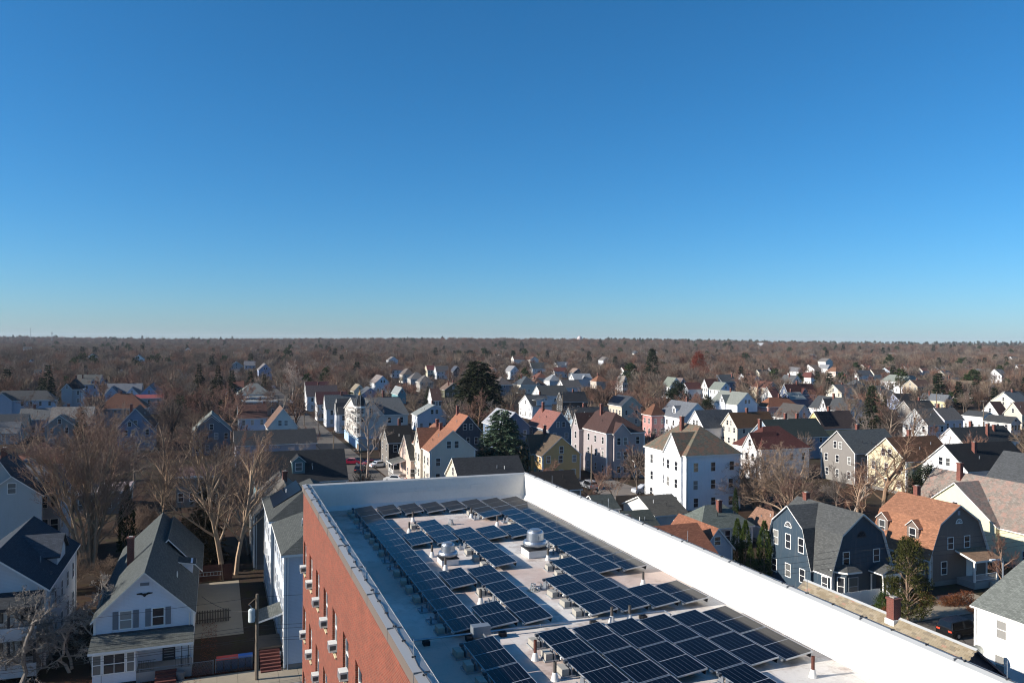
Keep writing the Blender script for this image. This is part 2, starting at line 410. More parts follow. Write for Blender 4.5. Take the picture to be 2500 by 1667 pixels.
ROOFM = membrane('roof_membrane', True); PARM = membrane('parapet_membrane', False)
def roof():
    b = MB(); b.poly([L(SN, TL0 + .1, ZR), L(SN, TR0 - .1, ZR), L(SF - .1, TR0 - .1, ZR), L(SF - .1, TL0 + .1, ZR)])
    r = b.build('roof', ROOFM, bb)
    x0, x1, y1 = TL0 + PT, TR0 - .22, SF - .30
    p = MB()
    # inner faces with a cant strip at the foot
    cz = .22
    def inner(pts):  # run of (s,t) with inward normal n
        pass
    ZT = ZP - .02
    p.poly([L(SN, x0, ZR + cz), L(y1, x0, ZR + cz), L(y1, x0, ZT), L(SN, x0, ZT)]); p.poly([L(SN, x0 + cz*.7, ZR + .004), L(y1 - cz*.7, x0 + cz*.7, ZR + .004), L(y1, x0, ZR + cz), L(SN, x0, ZR + cz)])
    p.poly([L(y1, x0, ZR + cz), L(y1, x1, ZR + cz), L(y1, x1, ZT), L(y1, x0, ZT)]); p.poly([L(y1 - cz*.7, x0 + cz*.7, ZR + .004), L(y1 - cz*.7, x1 - cz*.7, ZR + .004), L(y1, x1, ZR + cz), L(y1, x0, ZR + cz)])
    p.poly([L(y1, x1, ZR + cz), L(SN, x1, ZR + cz), L(SN, x1, ZT), L(y1, x1, ZT)]); p.poly([L(y1 - cz*.7, x1 - cz*.7, ZR + .004), L(SN, x1 - cz*.7, ZR + .004), L(SN, x1, ZR + cz), L(y1, x1, ZR + cz)])
    p.build('parapet_lining', PARM, bb)
    # lapped membrane seam strip with patches on the far wall
    q = MB(); yy = y1 - .006
    def patch(t0, t1, z0, z1, d=.012): q.box(t0 - BC[1], t1 - BC[1], yy - d - BC[0], yy - BC[0], z0, z1)
    patch(x0 + .3, x1 - .9, ZR + .70, ZR + .735, .010); patch(x0 + .3, x1 - .9, ZR + .86, ZR + .868, .008)
    for t in (12.05, 13.0): patch(t, t + .34, ZR + .64, ZR + .92, .016)
    patch(12.2, 12.21, ZR + .2, ZR + .64, .006)
    q.build('seam_strip', PARM, bb)
    # coping: outer grey metal strip and fascia, inner white lap
    cmet = plain('coping_metal', '97999a', .5, .35, .15); fas = plain('taupe_fascia', '6d625a', .6, .2); lap = plain('coping_lap', 'a3a4a2', .6, 0.0, .15)
    c = MB()
    def run(a, b_, n, w):   # a,b corner (s,t) on the outer line, n inward (ds,dt)
        def P(q, k, z): return L(q[0] + n[0] * k, q[1] + n[1] * k, z)
        A, B = a, b_
        o = -.07
        c.poly([P(A, o, ZP - .30), P(B, o, ZP - .30), P(B, o, ZP), P(A, o, ZP)], 1)
        c.poly([P(A, o, ZP), P(B, o, ZP), P(B, w * .45, ZP + .035), P(A, w * .45, ZP + .035)], 0)
        c.poly([P(A, w * .45, ZP + .035), P(B, w * .45, ZP + .035), P(B, w + .01, ZP - .03), P(A, w + .01, ZP - .03)], 2)
        c.poly([P(A, o, ZP - .30), P(A, .0, ZP - .30), P(B, 0, ZP - .30), P(B, o, ZP - .30)], 1)
    run((SN, TL0), (SF, TL0), (0, 1), PT); run((SF, TL0), (SF, TR0), (-1, 0), .30); run((SF, TR0), (SN, TR0), (0, -1), .22)
    co = c.build('coping', [cmet, fas, lap], bb)
    jm = MB(); jm.box(-.08, .30, -.012, .012, -.30, .045); jm = jm.mesh('coping_joint', plain('joint_grey', '6f7173', .6))
    for i in range(12):
        link('coping_joint', jm, co, L(8.5 + i * 2.9, TL0, ZP)); q = link('coping_joint', jm, co, L(8.0 + i * 2.9, TR0, ZP)); q.rotation_euler = (0, 0, math.pi); q.scale = (.7, 1, 1)
roof()
# the toothed brick line under the fascia: soldier course of single bricks standing proud, as in the photo's ragged edge
# lightning conductor along the coping with clips and rods
def conductor(name, label, line):
    o = thing(name, label, 'cable', G(*line[0], ZP), 0)
    o.location = (0, 0, 0)
    pts = []
    n = 60
    (s0, t0), (s1, t1) = line
    for i in range(n + 1):
        k = i / n; pts.append(G(s0 + (s1 - s0) * k + random.uniform(-.01, .01), t0 + (t1 - t0) * k + random.uniform(-.025, .025), ZP + .055 + .012 * math.sin(i * 2.1)))
    b = MB(); b.tube(pts, .011, 5); b.build('cable_run', plain('clip_grey', '3a3a3c', .6), o)
    cm = MB(); cm.box(-.05, .05, -.012, .012, .0, .035); cm = cm.mesh('clip', plain('clip_grey', '3a3a3c', .6))
    rm = MB(); rm.tube([(0, 0, 0), (0, 0, .42)], .009, 5, cap=True); rm = rm.mesh('air_terminal', GALV)
    d = math.hypot(s1 - s0, t1 - t0); k = .6; j = 0
    while k < d:
        q = k / d; p = G(s0 + (s1 - s0) * q, t0 + (t1 - t0) * q, ZP + .035)
        link('clip', cm, o, p, AL + random.uniform(-.3, .3))
        if j % 6 == 3: link('air_terminal', rm, o, p)
        k += 1.05; j += 1
conductor('lightning_cable', 'thin dark lightning cable clipped along the left parapet coping', [(8, TL0 + .13), (SF - .15, TL0 + .13)])
conductor('lightning_cable', 'thin dark lightning cable clipped along the right parapet coping', [(SF - .15, TR0 - .09), (8, TR0 - .09)])

# solar panels
SCL = 8.7 / 8.4
def pv_glass():
    m = NT('solar_cells'); uv = m.n('ShaderNodeUVMap').outputs[0]; sep = m.n('ShaderNodeSeparateXYZ'); m.l(uv, sep.inputs[0])
    tc = m.n('ShaderNodeTexCoord').outputs['Object']; so_ = m.n('ShaderNodeSeparateXYZ'); m.l(tc, so_.inputs[0])
    x, y = so_.outputs[0], so_.outputs[1]
    pw, pl = .88, 1.94
    def lines(src, n, size, wd):
        f = m.math('FRACT', m.math('MULTIPLY_ADD', src, n / size, n * .5)); e = m.math('ABSOLUTE', m.math('SUBTRACT', f, .5))
        return m.math('GREATER_THAN', e, .5 - wd)
    big = lines(x, 6, pw, .022); fine = lines(y, 24, pl, .05)
    mid = m.math('LESS_THAN', m.math('ABSOLUTE', y), .014)
    rnd = m.n('ShaderNodeObjectInfo').outputs['Random']
    c = m.mix(rnd, lin('050407'), lin('08070d')); c = m.mix(m.math('MULTIPLY', fine, .2), c, lin('161b28')); c = m.mix(m.math('MULTIPLY', big, .34), c, lin('7d838d')); c = m.mix(m.math('MULTIPLY', mid, .55), c, lin('a4a8ae'))
    m.base(c); m.set(Roughness=.09, IOR=1.5, Specular_IOR_Level=.2); return m.mat
PVG = pv_glass(); ALU = plain('anodised_frame', 'b4b7ba', .4, .6, .05)
TILT = math.atan2(.105, .9)
def panel_meshes():
    w, l, t = .455, .985, .04
    f = MB(); e = .014
    f.box(-w, w, -l, -l + e, -t, .004); f.box(-w, w, l - e, l, -t, .004); f.box(-w, -w + e, -l + e, l - e, -t, .004); f.box(w - e, w, -l + e, l - e, -t, .004)
    g = MB(); g.box(-w + e, w - e, -l + e, l - e, -.012, 0)
    fe = MB(); 
    for y in (-.8, .8): fe.box(-.03, .03, y - .03, y + .03, -.13, -.04)
    de = MB(); de.box(-.012, 0, -l + .05, l - .05, -.19, -.045)
    bl = MB(); bl.box(-.13, .10, -.2, .2, 0, .10); bl.box(-.10, .07, -.17, .17, .10, .13)
    lug = MB(); lug.tube([(0, -.03, 0), (0, .03, 0)], .055, 10, cap=True)
    return (f.mesh('frame', ALU), g.mesh('cells', PVG), fe.mesh('foot', GALV), de.mesh('wind_deflector', plain('dark_deflector', '3a3d42', .5, .4)), bl.mesh('ballast', CONCRETE), lug.mesh('clamp', WHITE))
PM = panel_meshes()
tilt_m = Matrix.Rotation(-TILT, 4, 'Y')
LAY = {0: list(range(9)), 1: [0, 3, 6, 8], 2: [0, 2, 3, 6, 7, 8], 3: [0, 3, 4, 5], 4: [0, 3, 7, 8], 5: [0, 1, 3, 6, 7, 8], 6: [0, 1, 2, 3, 4, 5, 6, 8], 7: [0, 1, 2, 3, 4, 5, 6, 8]}
NEAR = {0: [0, 1, 2, 3], 2: [0, 1, 2], 3: [0, 1, 2], 4: [0, 1], 5: [0, 1, 2], 6: [0, 1], 7: [0, 1]}
COLN = ['column along left parapet', 'second column from left', 'third column from left', 'fourth column from left', 'fifth column from left', 'third column from right', 'second column from right', 'column along right parapet']
def colt(c): return (6.33 + 1.087 * c) * SCL + .46
def rows(block, i): return (39.2 - 1.95 * i - .975) * SCL if block == 0 else (20.82 - 1.95 * i - .975) * SCL
def add_panel(s, t, label):
    o = thing('solar_panel', label, 'solar panel', G(s, t, ZR + .24), AL, 'solar panels on the flat roof')
    o.matrix_world = Matrix.Translation(G(s, t, ZR + .24)) @ Matrix.Rotation(AL, 4, 'Z') @ tilt_m
    f = link('frame', PM[0], o); link('cells', PM[1], o)
    d = link('wind_deflector', PM[3], o, (.46, 0, 0)); d.rotation_euler = (0, TILT * .4 + .25, 0)
    for y in (-.75, .75): link('clamp', PM[5], o, (-.42, y, -.09))
    return o
EXPO = []
for blk, lay in ((0, LAY), (1, NEAR)):
    for c, rr in lay.items():
        for k, i in enumerate(rr):
            s, t = rows(blk, i), colt(c)
            add_panel(s, t, 'solar panel, %s from far end, %s, %s array' % (ORD[k], COLN[c], ('far', 'near')[blk]))
            if not (c > 0 and i in lay.get(c - 1, [])): EXPO.append((s, t, c, k, blk))
# ballast trays at the exposed low edges: each a tray with blocks and brackets
def tray_meshes():
    t = MB(); t.box(-.36, .05, -.24, .24, 0, .012); t.box(-.36, -.345, -.24, .24, .012, .04); t.box(-.36, .05, -.24, -.225, .012, .04); t.box(-.36, .05, .225, .24, .012, .04)
    b = MB(); b.slab([(-.10, -.19, .19), (.10, -.19, .19), (.10, .19, .19), (-.10, .19, .19)], .19, 0, 0)
    s = MB(); s.poly([(-.015, -.09, 0), (-.015, .09, 0), (-.015, .06, .20), (-.015, -.06, .20)]); s.poly([(.015, .09, 0), (.015, -.09, 0), (.015, -.06, .20), (.015, .06, .20)])
    s.poly([(-.015, -.09, 0), (.015, -.09, 0), (.015, -.06, .20), (-.015, -.06, .20)][::-1]); s.poly([(-.015, .09, 0), (.015, .09, 0), (.015, .06, .20), (-.015, .06, .20)]); s.poly([(-.015, -.06, .2), (.015, -.06, .2), (.015, .06, .2), (-.015, .06, .2)])
    return t.mesh('tray', plain('tray_alloy', 'a3a7ab', .5, .5)), b.mesh('block', CONCRETE), s.mesh('bracket', plain('bracket_grey', '73777c', .5, .3))
TRM = tray_meshes(); CAP = MB(); CAP.box(-.05, .05, -.05, .05, 0, .07); CAPM = CAP.mesh('cap', plain('dark_cap', '3c4045', .6))
for s, t, c, k, blk in EXPO:
    for j, (ds, w) in enumerate(((.52, 'far'), (-.42, 'near'))):
        o = thing('ballast_tray', 'ballast tray, %s end of %s panel, %s, %s array' % (w, ORD[k], COLN[c], ('far', 'near')[blk]), 'ballast tray', G(s + ds + random.uniform(-.04, .04), t - .50, ZR + .004), AL + random.uniform(-.05, .05), 'ballast trays along the solar panels')
        link('tray', TRM[0], o)
        if (j + k) % 3 != 2: link('block', TRM[1], o, (-.22, .0, .014), random.uniform(-.08, .08))
        else: link('bracket', TRM[2], o, (-.28, -.1, .014))
        link('bracket', TRM[2], o, (-.05, -.14, .014)); link('bracket', TRM[2], o, (-.03, .15, .014), .3)
        if j == 0: link('cap', CAPM, o, (-.05, .2, .20))

# vent pipes, fans, drains, conduit
def vent(s, t, label, hgt=.50, rust=False):
    o = thing('vent_pipe', label, 'vent pipe', G(s, t, ZR), AL, 'plumbing vent pipes on the roof')
    b = MB(); b.lathe((0, 0), [(.115, .004), (.105, .02), (.062, .19), (.05, .21)], 16, cap=False); b.build('flashing_cone', PARM, o, True)
    p = MB(); p.lathe((0, 0), [(.045, .17), (.045, hgt)], 14, cap=False); p.lathe((0, 0), [(.036, hgt - .2), (.036, hgt)], 14, cap=False); p.poly([(.045*math.cos(a*.4488), .045*math.sin(a*.4488), hgt - .1) for a in range(14)])
    p.build('pipe', plain('rusty_iron', '5a3126', .8) if rust else plain('cast_iron', '4b4641', .7), o)
    return o
for nm, (s, t), r in [('vent pipe near the far panel row, left of the drain', (36.32, 8.61), 0), ('vent pipe beside the long left solar column, far half', (34.26, 7.96), 0), ('vent pipe left of the small roof fan', (30.15, 7.92), 0), ('vent pipe in front of the small roof fan', (28.25, 7.93), 0),
        ('vent pipe at the far left of the right arrays', (36.22, 11.42), 0), ('vent pipe between far right arrays and single panels', (34.24, 12.04), 0), ('vent pipe in front of the large roof fan', (28.23, 12.0), 0), ('vent pipe in the notch of the third solar column', (24.25, 7.98), 0),
        ('rusty vent pipe at the corner of the near array', (19.49, 7.94), 1), ('grey vent pipe closest to the camera, beside the near array', (18.16, 7.93), 0), ('left vent pipe of the pair by the conduit', (21.35, 11.17), 0), ('right vent pipe of the pair by the conduit', (21.3, 11.75), 0),
        ('vent pipe by the right parapet, between arrays', (24.26, 13.9), 0), ('rusty vent pipe by the right parapet, near the bottom edge', (16.16, 14.14), 1)]:
    vent(s * SCL, t * SCL, ('dark ' if not r and 'grey' not in nm else '') + nm + (' with white cone base'), .55 if r else .48, r)
def fan(s, t, k, label):
    o = thing('roof_fan', label, 'roof fan', G(s, t, ZR), AL, 'exhaust fans on the roof')
    b = MB(); b.slab([(-.43, -.43, .30), (.43, -.43, .30), (.43, .43, .30), (-.43, .43, .30)], .29, 0, 0); b.build('kerb_base', PARM, o)
    b = MB(); b.slab([(-.46, -.46, .345), (.46, -.46, .345), (.46, .46, .345), (-.46, .46, .345)], .04, 0, 0); b.build('base_plate', DARKTRIM, o)
    b = MB(); b.lathe((0, 0), [(.30, .345), (.34, .40), (.46, .42), (.50, .47), (.50, .54), (.46, .62), (.36, .66)], 32, cap=False); b.build('windband', STEEL, o, True)
    b = MB(); b.lathe((0, 0), [(.345, .60), (.355, .66), (.335, .95), (.30, 1.01), (.22, 1.035), (.0, 1.04)], 32, cap=False); h = b.build('motor_dome', STEEL, o, True)
    b = MB(); b.lathe((0, 0), [(.23, 1.02), (.23, 1.06), (.19, 1.075), (.0, 1.075)], 24, cap=False); b.build('dome_cap', STEEL, h, True)
    b = MB(); b.box(-.03, .03, -.365, -.34, .72, .86); b.build('name_plate', GALV, h)
    o.scale = (k, k, k)
fan(29.05 * SCL, 8.25 * SCL, .78, 'smaller silver mushroom exhaust fan on a white roof kerb'); fan(29.05 * SCL, 11.8 * SCL, 1.0, 'larger silver mushroom exhaust fan between the right solar arrays')
def cage(s, t, label):
    o = thing('roof_drain', label, 'roof drain', G(s, t, ZR), AL, 'roof drain strainers')
    b = MB()
    for i in range(10):
        a = i * math.pi / 5; b.tube([(.14*math.cos(a), .14*math.sin(a), .01), (.075*math.cos(a), .075*math.sin(a), .24)], .012, 5)
    for r, z in ((.14, .015), (.11, .12), (.077, .24)): b.tube([(r*math.cos(i*.4488), r*math.sin(i*.4488), z) for i in range(15)], .012, 5)
    b.build('strainer', GALV, o); c = MB(); c.lathe((0, 0), [(.24, .004), (.22, .014), (.15, .016)], 18); c.build('drain_ring', CONCRETE, o)
cage(35.15 * SCL, 10.11 * SCL, 'small wire cage drain on the bare roof between the far solar rows'); cage(24.95 * SCL, 10.08 * SCL, 'small wire cage drain beside the fifth solar column')
def conduit():
    o = thing('conduit_pipe', 'long grey metal conduit pipe crossing the roof between the arrays', 'conduit', G(21.4 * SCL, 8 * SCL, ZR), AL)
    b = MB(); b.tube([(-3.7, .12, .16), (-.6, .03, .17), (2, -.06, .18), (5.1, -.13, .18), (5.12, -.5, .18)], .032, 8, cap=True); b.build('pipe', STEEL, o)
    b = MB(); b.box(-1.25, -.72, -.14, .16, .12, .40); b.build('junction_box', GALV, o)
    b = MB(); b.tube([(-.95, -.1, .2), (-.9, -.75, .1)], .03, 8, cap=True); b.build('branch_pipe', STEEL, o)
    m = MB(); m.box(-.09, .09, -.12, .12, .004, .13); m = m.mesh('support_block', BLACK)
    for x, y in ((-2.6, .08), (-1.35, -.06), (-.3, 0.0), (2.65, -.08), (4.35, -.12)): link('support_block', m, o, (x, y, 0))
    m = MB(); m.tube([(0, -.005, 0), (0, .005, 0)], .05, 10, cap=True); m = m.mesh('coupling', GALV)
    for x, y, z in ((-3.0, .1, .163), (.9, -.02, .175), (3.3, -.095, .18)): 
        q = link('coupling', m, o, (x, y, z)); q.rotation_euler = (0, 0, math.pi / 2)
conduit()

# ------------------------------------------------------------------ houses
HOUSES = []      # (label, bounding circle, image box, depth) for the trees
_wm = {}
def win_mesh(w, h, far, frame, style=0):
    k = (round(w, 2), round(h, 2), far, frame.name, style)
    if k in _wm: return _wm[k]
    e = .075; b = MB(); y0, y1 = -.055, -.004
    b.box(-w/2 - e, w/2 + e, y0, y1, -e, 0); b.box(-w/2 - e, w/2 + e, y0, y1, h, h + e); b.box(-w/2 - e, -w/2, y0, y1, 0, h); b.box(w/2, w/2 + e, y0, y1, 0, h)
    b.box(-w/2, w/2, y0 + .01, y1, h/2 - .03, h/2 + .03)
    if style == 1: b.box(-.02, .02, y0 + .015, y1, 0, h/2 - .03); b.box(-.02, .02, y0 + .015, y1, h/2 + .03, h)
    p = MB(); p.poly([(-w/2, -.02, 0), (w/2, -.02, 0), (w/2, -.02, h), (-w/2, -.02, h)])
    if far:
        n = len(b.v); b.v += p.v; b.f += [tuple(i + n for i in f) for f in p.f]; b.m += [1]
        r = (b.mesh('window', [frame, GLASS]), None)
    else: r = (b.mesh('window', frame), p.mesh('pane', GLASS))
    _wm[k] = r; return r
ROT = {'f': 0.0, 'l': -math.pi / 2, 'r': math.pi / 2, 'b': math.pi}
def place_win(root, face, x, y, z, w=.95, h=1.6, far=True, frame=None, style=0, name='window'):
    m, p = win_mesh(w, h, far, frame or TRIM, style)
    o = link(name, m, root, (x, y, z), ROT[face])
    if p: link('pane', p, o)
    return o
def chimney(parent, x, y, z0, z1, sx=.29, sy=.31, mat=None):
    b = MB(); b.box(x - sx, x + sx, y - sy, y + sy, z0, z1 - .22); b.box(x - sx - .06, x + sx + .06, y - sy - .06, y + sy + .06, z1 - .22, z1 - .08); b.box(x - sx*.6, x + sx*.6, y - sy*.6, y + sy*.6, z1 - .08, z1, 1)
    return b.build('chimney', [mat or CHBRICK, CONCRETE], parent)
def solve(P, d, X):
    k = (X - 1250) / F; return (k * P.y - P.x) / (d[0] - k * d[1])

def frame_fn(face):
    """maps (c along the wall, n outward, z) to local xyz for a wall facing that way"""
    if face == 'f': return lambda c, n, z: (c, -n, z)
    if face == 'b': return lambda c, n, z: (-c, n, z)
    if face == 'l': return lambda c, n, z: (-n, -c, z)
    return lambda c, n, z: (n, c, z)
def prof(kind, hw, ze, rise):
    if kind == 'gambrel': return [(-hw, ze), (-hw * .70, ze + rise * .62), (0, ze + rise), (hw * .70, ze + rise * .62), (hw, ze)]
    return [(-hw, ze), (0, ze + rise), (hw, ze)]
def gable_roof(rb, T, kind, hw, n0, n1, ze, rise, oe=.35, og=.3, th=.16, c0=0.0):
    """roof over a wing: T maps (c, n, z); ridge along n from n0 (inner) to n1 (outer, with overhang og)"""
    P = prof(kind, hw, ze, rise)
    for i in range(len(P) - 1):
        (a, za), (b, zb) = P[i], P[i+1]
        if i == 0: k = (zb - za) / (b - a); a2, za2 = a - oe, za - oe * k
        else: a2, za2 = a, za
        if i == len(P) - 2: k = (zb - za) / (b - a); b2, zb2 = b + oe, zb + oe * k
        else: b2, zb2 = b, zb
        L_ = .05
        q = [T(c0 + a2, n1 + og, za2 + L_), T(c0 + b2, n1 + og, zb2 + L_), T(c0 + b2, n0, zb2 + L_), T(c0 + a2, n0, za2 + L_)]
        rb.slab(q, th, 0, 1)
def house(label, K=None, ze=6, xl=None, xr=None, ridge='u', rise=3.5, wall='d8d8d4', roof='555555', kind='gable', side='L', w=None, d=None, box=None,
          fw=(3, 2), sw=(3, 2), attic=1, ch=(), wings=(), dormers=(), porch=None, far=True, patch='', trim=None, hipf=.85, rot=0.0, name='house', lwall=None, base=0.0, frame=None, solar=None, oe=.35, og=.3, found=True, cat='house', skip=False, z0=1.0, sp=2.9, winsz=(.80, 1.42), asp=1.5, soft=False):
    if box: s0, s1, t0, t1 = box
    else:
        P = at(K[0], K[1], ze); s_, t_ = ST(P); s0 = s_
        if side == 'L':
            t0 = t_; t1 = t0 + (w if w else solve(P, V2, xr)); s1 = s0 + (d if d else solve(P, U2, xl))
        else:
            t1 = t_; t0 = t1 - (w if w else -solve(P, V2, xl)); s1 = s0 + (d if d else solve(P, U2, xr))
    a, b = (t1 - t0) / 2, (s1 - s0) / 2
    if b > 14 and not d: s1 = s0 + 24; b = 12
    if b < 2.5: s1 = s0 + 7; b = 3.5
    c = G((s0 + s1) / 2, (t0 + t1) / 2, base)
    root = thing(name, label, cat, c, AL + math.radians(rot), None)
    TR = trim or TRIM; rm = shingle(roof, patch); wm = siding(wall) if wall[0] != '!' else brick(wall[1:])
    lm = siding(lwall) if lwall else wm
    wb = MB()
    def quad(T, c0, c1, n, za, zb, mi=0): wb.poly([T(c0, n, za), T(c1, n, za), T(c1, n, zb), T(c0, n, zb)], mi)
    ext = {'f': (a, b), 'b': (a, b), 'l': (b, a), 'r': (b, a)}
    for f in 'fblr':
        hw, n = ext[f]; T = frame_fn(f); mi = 1 if f == 'l' else 0
        quad(T, -hw, hw, n, .0, ze, mi)
        g = (ridge == 'u') == (f in 'fb')
        if kind in ('gable', 'gambrel') and g:
            pts = [T(x, n, z) for x, z in prof(kind, hw, ze, rise)]; wb.poly(list(pts), mi)
    if kind == 'flat':
        rb = MB(); rb.slab([(-a-.15, -b-.15, ze + .2), (a+.15, -b-.15, ze + .2), (a+.15, b+.15, ze + .2), (-a-.15, b+.15, ze + .2)], .35, 0, 1)
    elif kind == 'hip':
        rb = MB(); A, B = a + oe, b + oe; zz = ze - .12
        if ridge == 'u': r = max(0, b - a * hipf); e0, e1 = (0, -r, ze + rise), (0, r, ze + rise)
        else: r = max(0, a - b * hipf); e0, e1 = (-r, 0, ze + rise), (r, 0, ze + rise)
        q = [(-A, -B, zz), (A, -B, zz), (A, B, zz), (-A, B, zz)]
        if ridge == 'u': fs = [[q[0], q[1], e0], [q[1], q[2], e1, e0], [q[2], q[3], e1], [q[3], q[0], e0, e1]]
        else: fs = [[q[0], q[1], e1, e0], [q[1], q[2], e1], [q[2], q[3], e0, e1], [q[3], q[0], e0]]
        for p in fs: rb.poly(p, 0)
        for i in range(4):
            p0, p1 = q[i], q[(i+1) % 4]; rb.poly([(p0[0], p0[1], zz - .2), (p1[0], p1[1], zz - .2), p1, p0], 1)
        rb.poly([(x, y, zz - .2) for x, y, _ in reversed(q)], 1)
    else:
        rb = MB(); fc = 'f' if ridge == 'u' else 'l'; hw, n = ext[fc]
        gable_roof(rb, frame_fn(fc), kind, hw, -n - og, n, ze, rise, oe, og)
    wins = []
    for wg in wings:          # (face, centre, width, rise, projection, {opts})
        f, cc, ww, wr, pj = wg[:5]; o = wg[5] if len(wg) > 5 else {}
        hw, n = ext[f]; T = frame_fn(f); zw = o.get('ze', ze); hk = o.get('kind', 'gable'); mi = 1 if f == 'l' else 0
        n1 = n + pj; z00 = o.get('z0', 0.0)
        quad(T, cc - ww/2, cc + ww/2, n1 + .012, z00, zw, mi)
        wb.poly([T(cc + x, n1 + .012, z) for x, z in prof(hk, ww/2, zw, wr)], mi)
        if pj > .05:
            for sgn in (-1, 1):
                x = cc + sgn * ww / 2; wb.poly([T(x, n, z00), T(x, n1 + .012, z00), T(x, n1 + .012, zw), T(x, n, zw)], 0)
            if z00 > 0: wb.poly([T(cc - ww/2, n, z00), T(cc + ww/2, n, z00), T(cc + ww/2, n1, z00), T(cc - ww/2, n1, z00)])
        gable_roof(rb, T, hk, ww/2, n1 - o.get('depth', hw if False else n + pj - .05), n1, zw, wr, o.get('oe', .3), .28, .14, cc)
        if o.get('win', 1):
            for q in range(o.get('win', 1)):
                cx = cc + (q - (o.get('win', 1) - 1) / 2) * o.get('wsp', 1.15)
                x, y, z = T(cx, n1 + .014, zw + wr * .12 if not o.get('fan') else zw + .25)
                wins.append((f, x, y, z, .8, o.get('wh', min(1.25, wr * .5))))
        if pj > .05:
            for rr in range(o.get('rows', 0)):
                for q in range(o.get('cols', 2)):
                    cx = cc + (q - (o.get('cols', 2) - 1) / 2) * (ww - 1.2) / max(1, o.get('cols', 2) - .4)
                    x, y, z = T(cx, n1 + .014, z0 + sp * rr); wins.append((f, x, y, z, winsz[0], winsz[1]))
    wo_ = wb.build('wall', [wm, lm], root)
    ro = rb.build('roof', [rm, TR], root)
    if found and not far:
        fb = MB(); fb.box(-a - .03, a + .03, -b - .03, b + .03, -.02, .55); fb.build('foundation', plain('grey_stone', '7a7670', .9, 0.0, .25), root)
    # corner boards
    if not far:
        for sx in (-1, 1):
            for sy in (-1, 1):
                x, y = sx * a, sy * b; cb = MB(); cb.box(x - .09, x + .09, y - .09, y + .09, .3, ze - .12); cb.build('corner_board', TR, root)
    def blocked(f, cc):
        return any(wg[0] == f and abs(cc - wg[1]) < wg[2] / 2 + .3 and wg[4] > .05 for wg in wings)
    vis = {'f': fw, ('l' if side == 'L' else 'r'): sw}
    for f, (nc, nr) in vis.items():
        hw, n = ext[f]; T = frame_fn(f)
        for r in range(nr):
            for q in range(nc):
                cc = -hw + (q + .5) * 2 * hw / nc + random.uniform(-.12, .12) * min(1, hw / nc)
                if blocked(f, cc): continue
                zz = z0 + sp * r
                if zz + 1.9 > ze + .6: continue
                off = .06 if any(wg[0] == f and abs(cc - wg[1]) < wg[2] / 2 + .5 for wg in wings) else .004
                x, y, z = T(cc, n + off, zz); wins.append((f, x, y, z, winsz[0], min(winsz[1], ze - zz - .25)))
    gf = 'f' if ridge == 'u' else ('l' if side == 'L' else 'r')
    if kind in ('gable', 'gambrel') and attic:
        hw, n = ext[gf]; T = frame_fn(gf)
        for q in range(attic):
            x, y, z = T((q - (attic - 1) / 2) * asp, n + .004, ze + .25); wins.append((gf, x, y, z, .8, min(1.3, rise * .42)))
    for f, x, y, z, ww, hh in wins: place_win(root, f, x, y, z, ww, hh, far, frame or TR)
    for cx, cy, top in ch: chimney(ro, cx * a, cy * b, ze + rise * .15, ze + rise + top + .35)
    if kind in ('gable', 'hip') and not far or (kind == 'gable' and random.random() < .5):
        for q in range(1 if far else 2):       # plumbing vents through the slope that faces the camera or the sun
            k = random.uniform(.3, .6); f = ('f' if ridge == 'v' else ('l' if side == 'L' else 'r')); hw, n = ext[f]; cc = random.uniform(-.6, .6) * hw
            x, y, z = frame_fn(f)(cc, n * (1 - k), ze + rise * k); vb = MB(); vb.tube([(x, y, z - .2), (x, y, z + .55)], .055, 6, cap=True); vb.build('vent_pipe', random.choice([GALV, BLACK, TRIM]), ro)
    if not far and kind != 'flat':
        gb = MB(); x = (-a + .25) if side == 'L' else (a - .25); gb.tube([(x, -b - .08, ze - .25), (x, -b - .08, .1)], .045, 6); gb.build('downpipe', TR, root)
    for dm in dormers:        # (face, centre, inset from wall, sill z, width, height)
        f, cc, ins, zs, ww, hh = dm[:6]; hw, n = ext[f]; T = frame_fn(f); n1 = n - ins
        db = MB(); dep = 3.2
        db.poly([T(cc - ww/2, n1, zs - .6), T(cc + ww/2, n1, zs - .6), T(cc + ww/2, n1, zs + hh), T(cc, n1, zs + hh + ww * .42), T(cc - ww/2, n1, zs + hh)])
        for sg in (-1, 1): db.poly([T(cc + sg*ww/2, n1, zs - .6), T(cc + sg*ww/2, n1, zs + hh), T(cc + sg*ww/2, n1 - dep, zs + hh), T(cc + sg*ww/2, n1 - dep, zs - .6)])
        do = db.build('dormer', wm, root); dr = MB(); gable_roof(dr, T, 'gable', ww/2, n1 - dep, n1, zs + hh, ww * .42, .16, .18, .1, cc)
        dr.build('dormer_roof', [rm, TR], do)
        x, y, z = T(cc, n1 + .004, zs + .05); m, p = win_mesh(ww * .5, hh * .82, True, TR); link('dormer_window', m, do, (x, y, z), ROT[f])
    if porch:
        f, cc, ww, dp, hh = porch[:5]; hw, n = ext[f]; T = frame_fn(f); pc = porch[5] if len(porch) > 5 else roof
        pb = MB(); pts = [T(cc - ww/2 - .25, n + dp + .3, hh), T(cc + ww/2 + .25, n + dp + .3, hh), T(cc + ww/2 + .25, n + .01, hh + .7), T(cc - ww/2 - .25, n + .01, hh + .7)]
        pb.slab(pts, .22, 0, 1); pr = pb.build('porch_roof', [shingle(pc), TR], root)
        db = MB(); p0, p1 = T(cc - ww/2, n + dp, .0), T(cc + ww/2, n + .02, .75); db.box(min(p0[0], p1[0]), max(p0[0], p1[0]), min(p0[1], p1[1]), max(p0[1], p1[1]), 0, .75); db.build('porch_deck', plain('porch_floor', '8d8a86', .8), root)
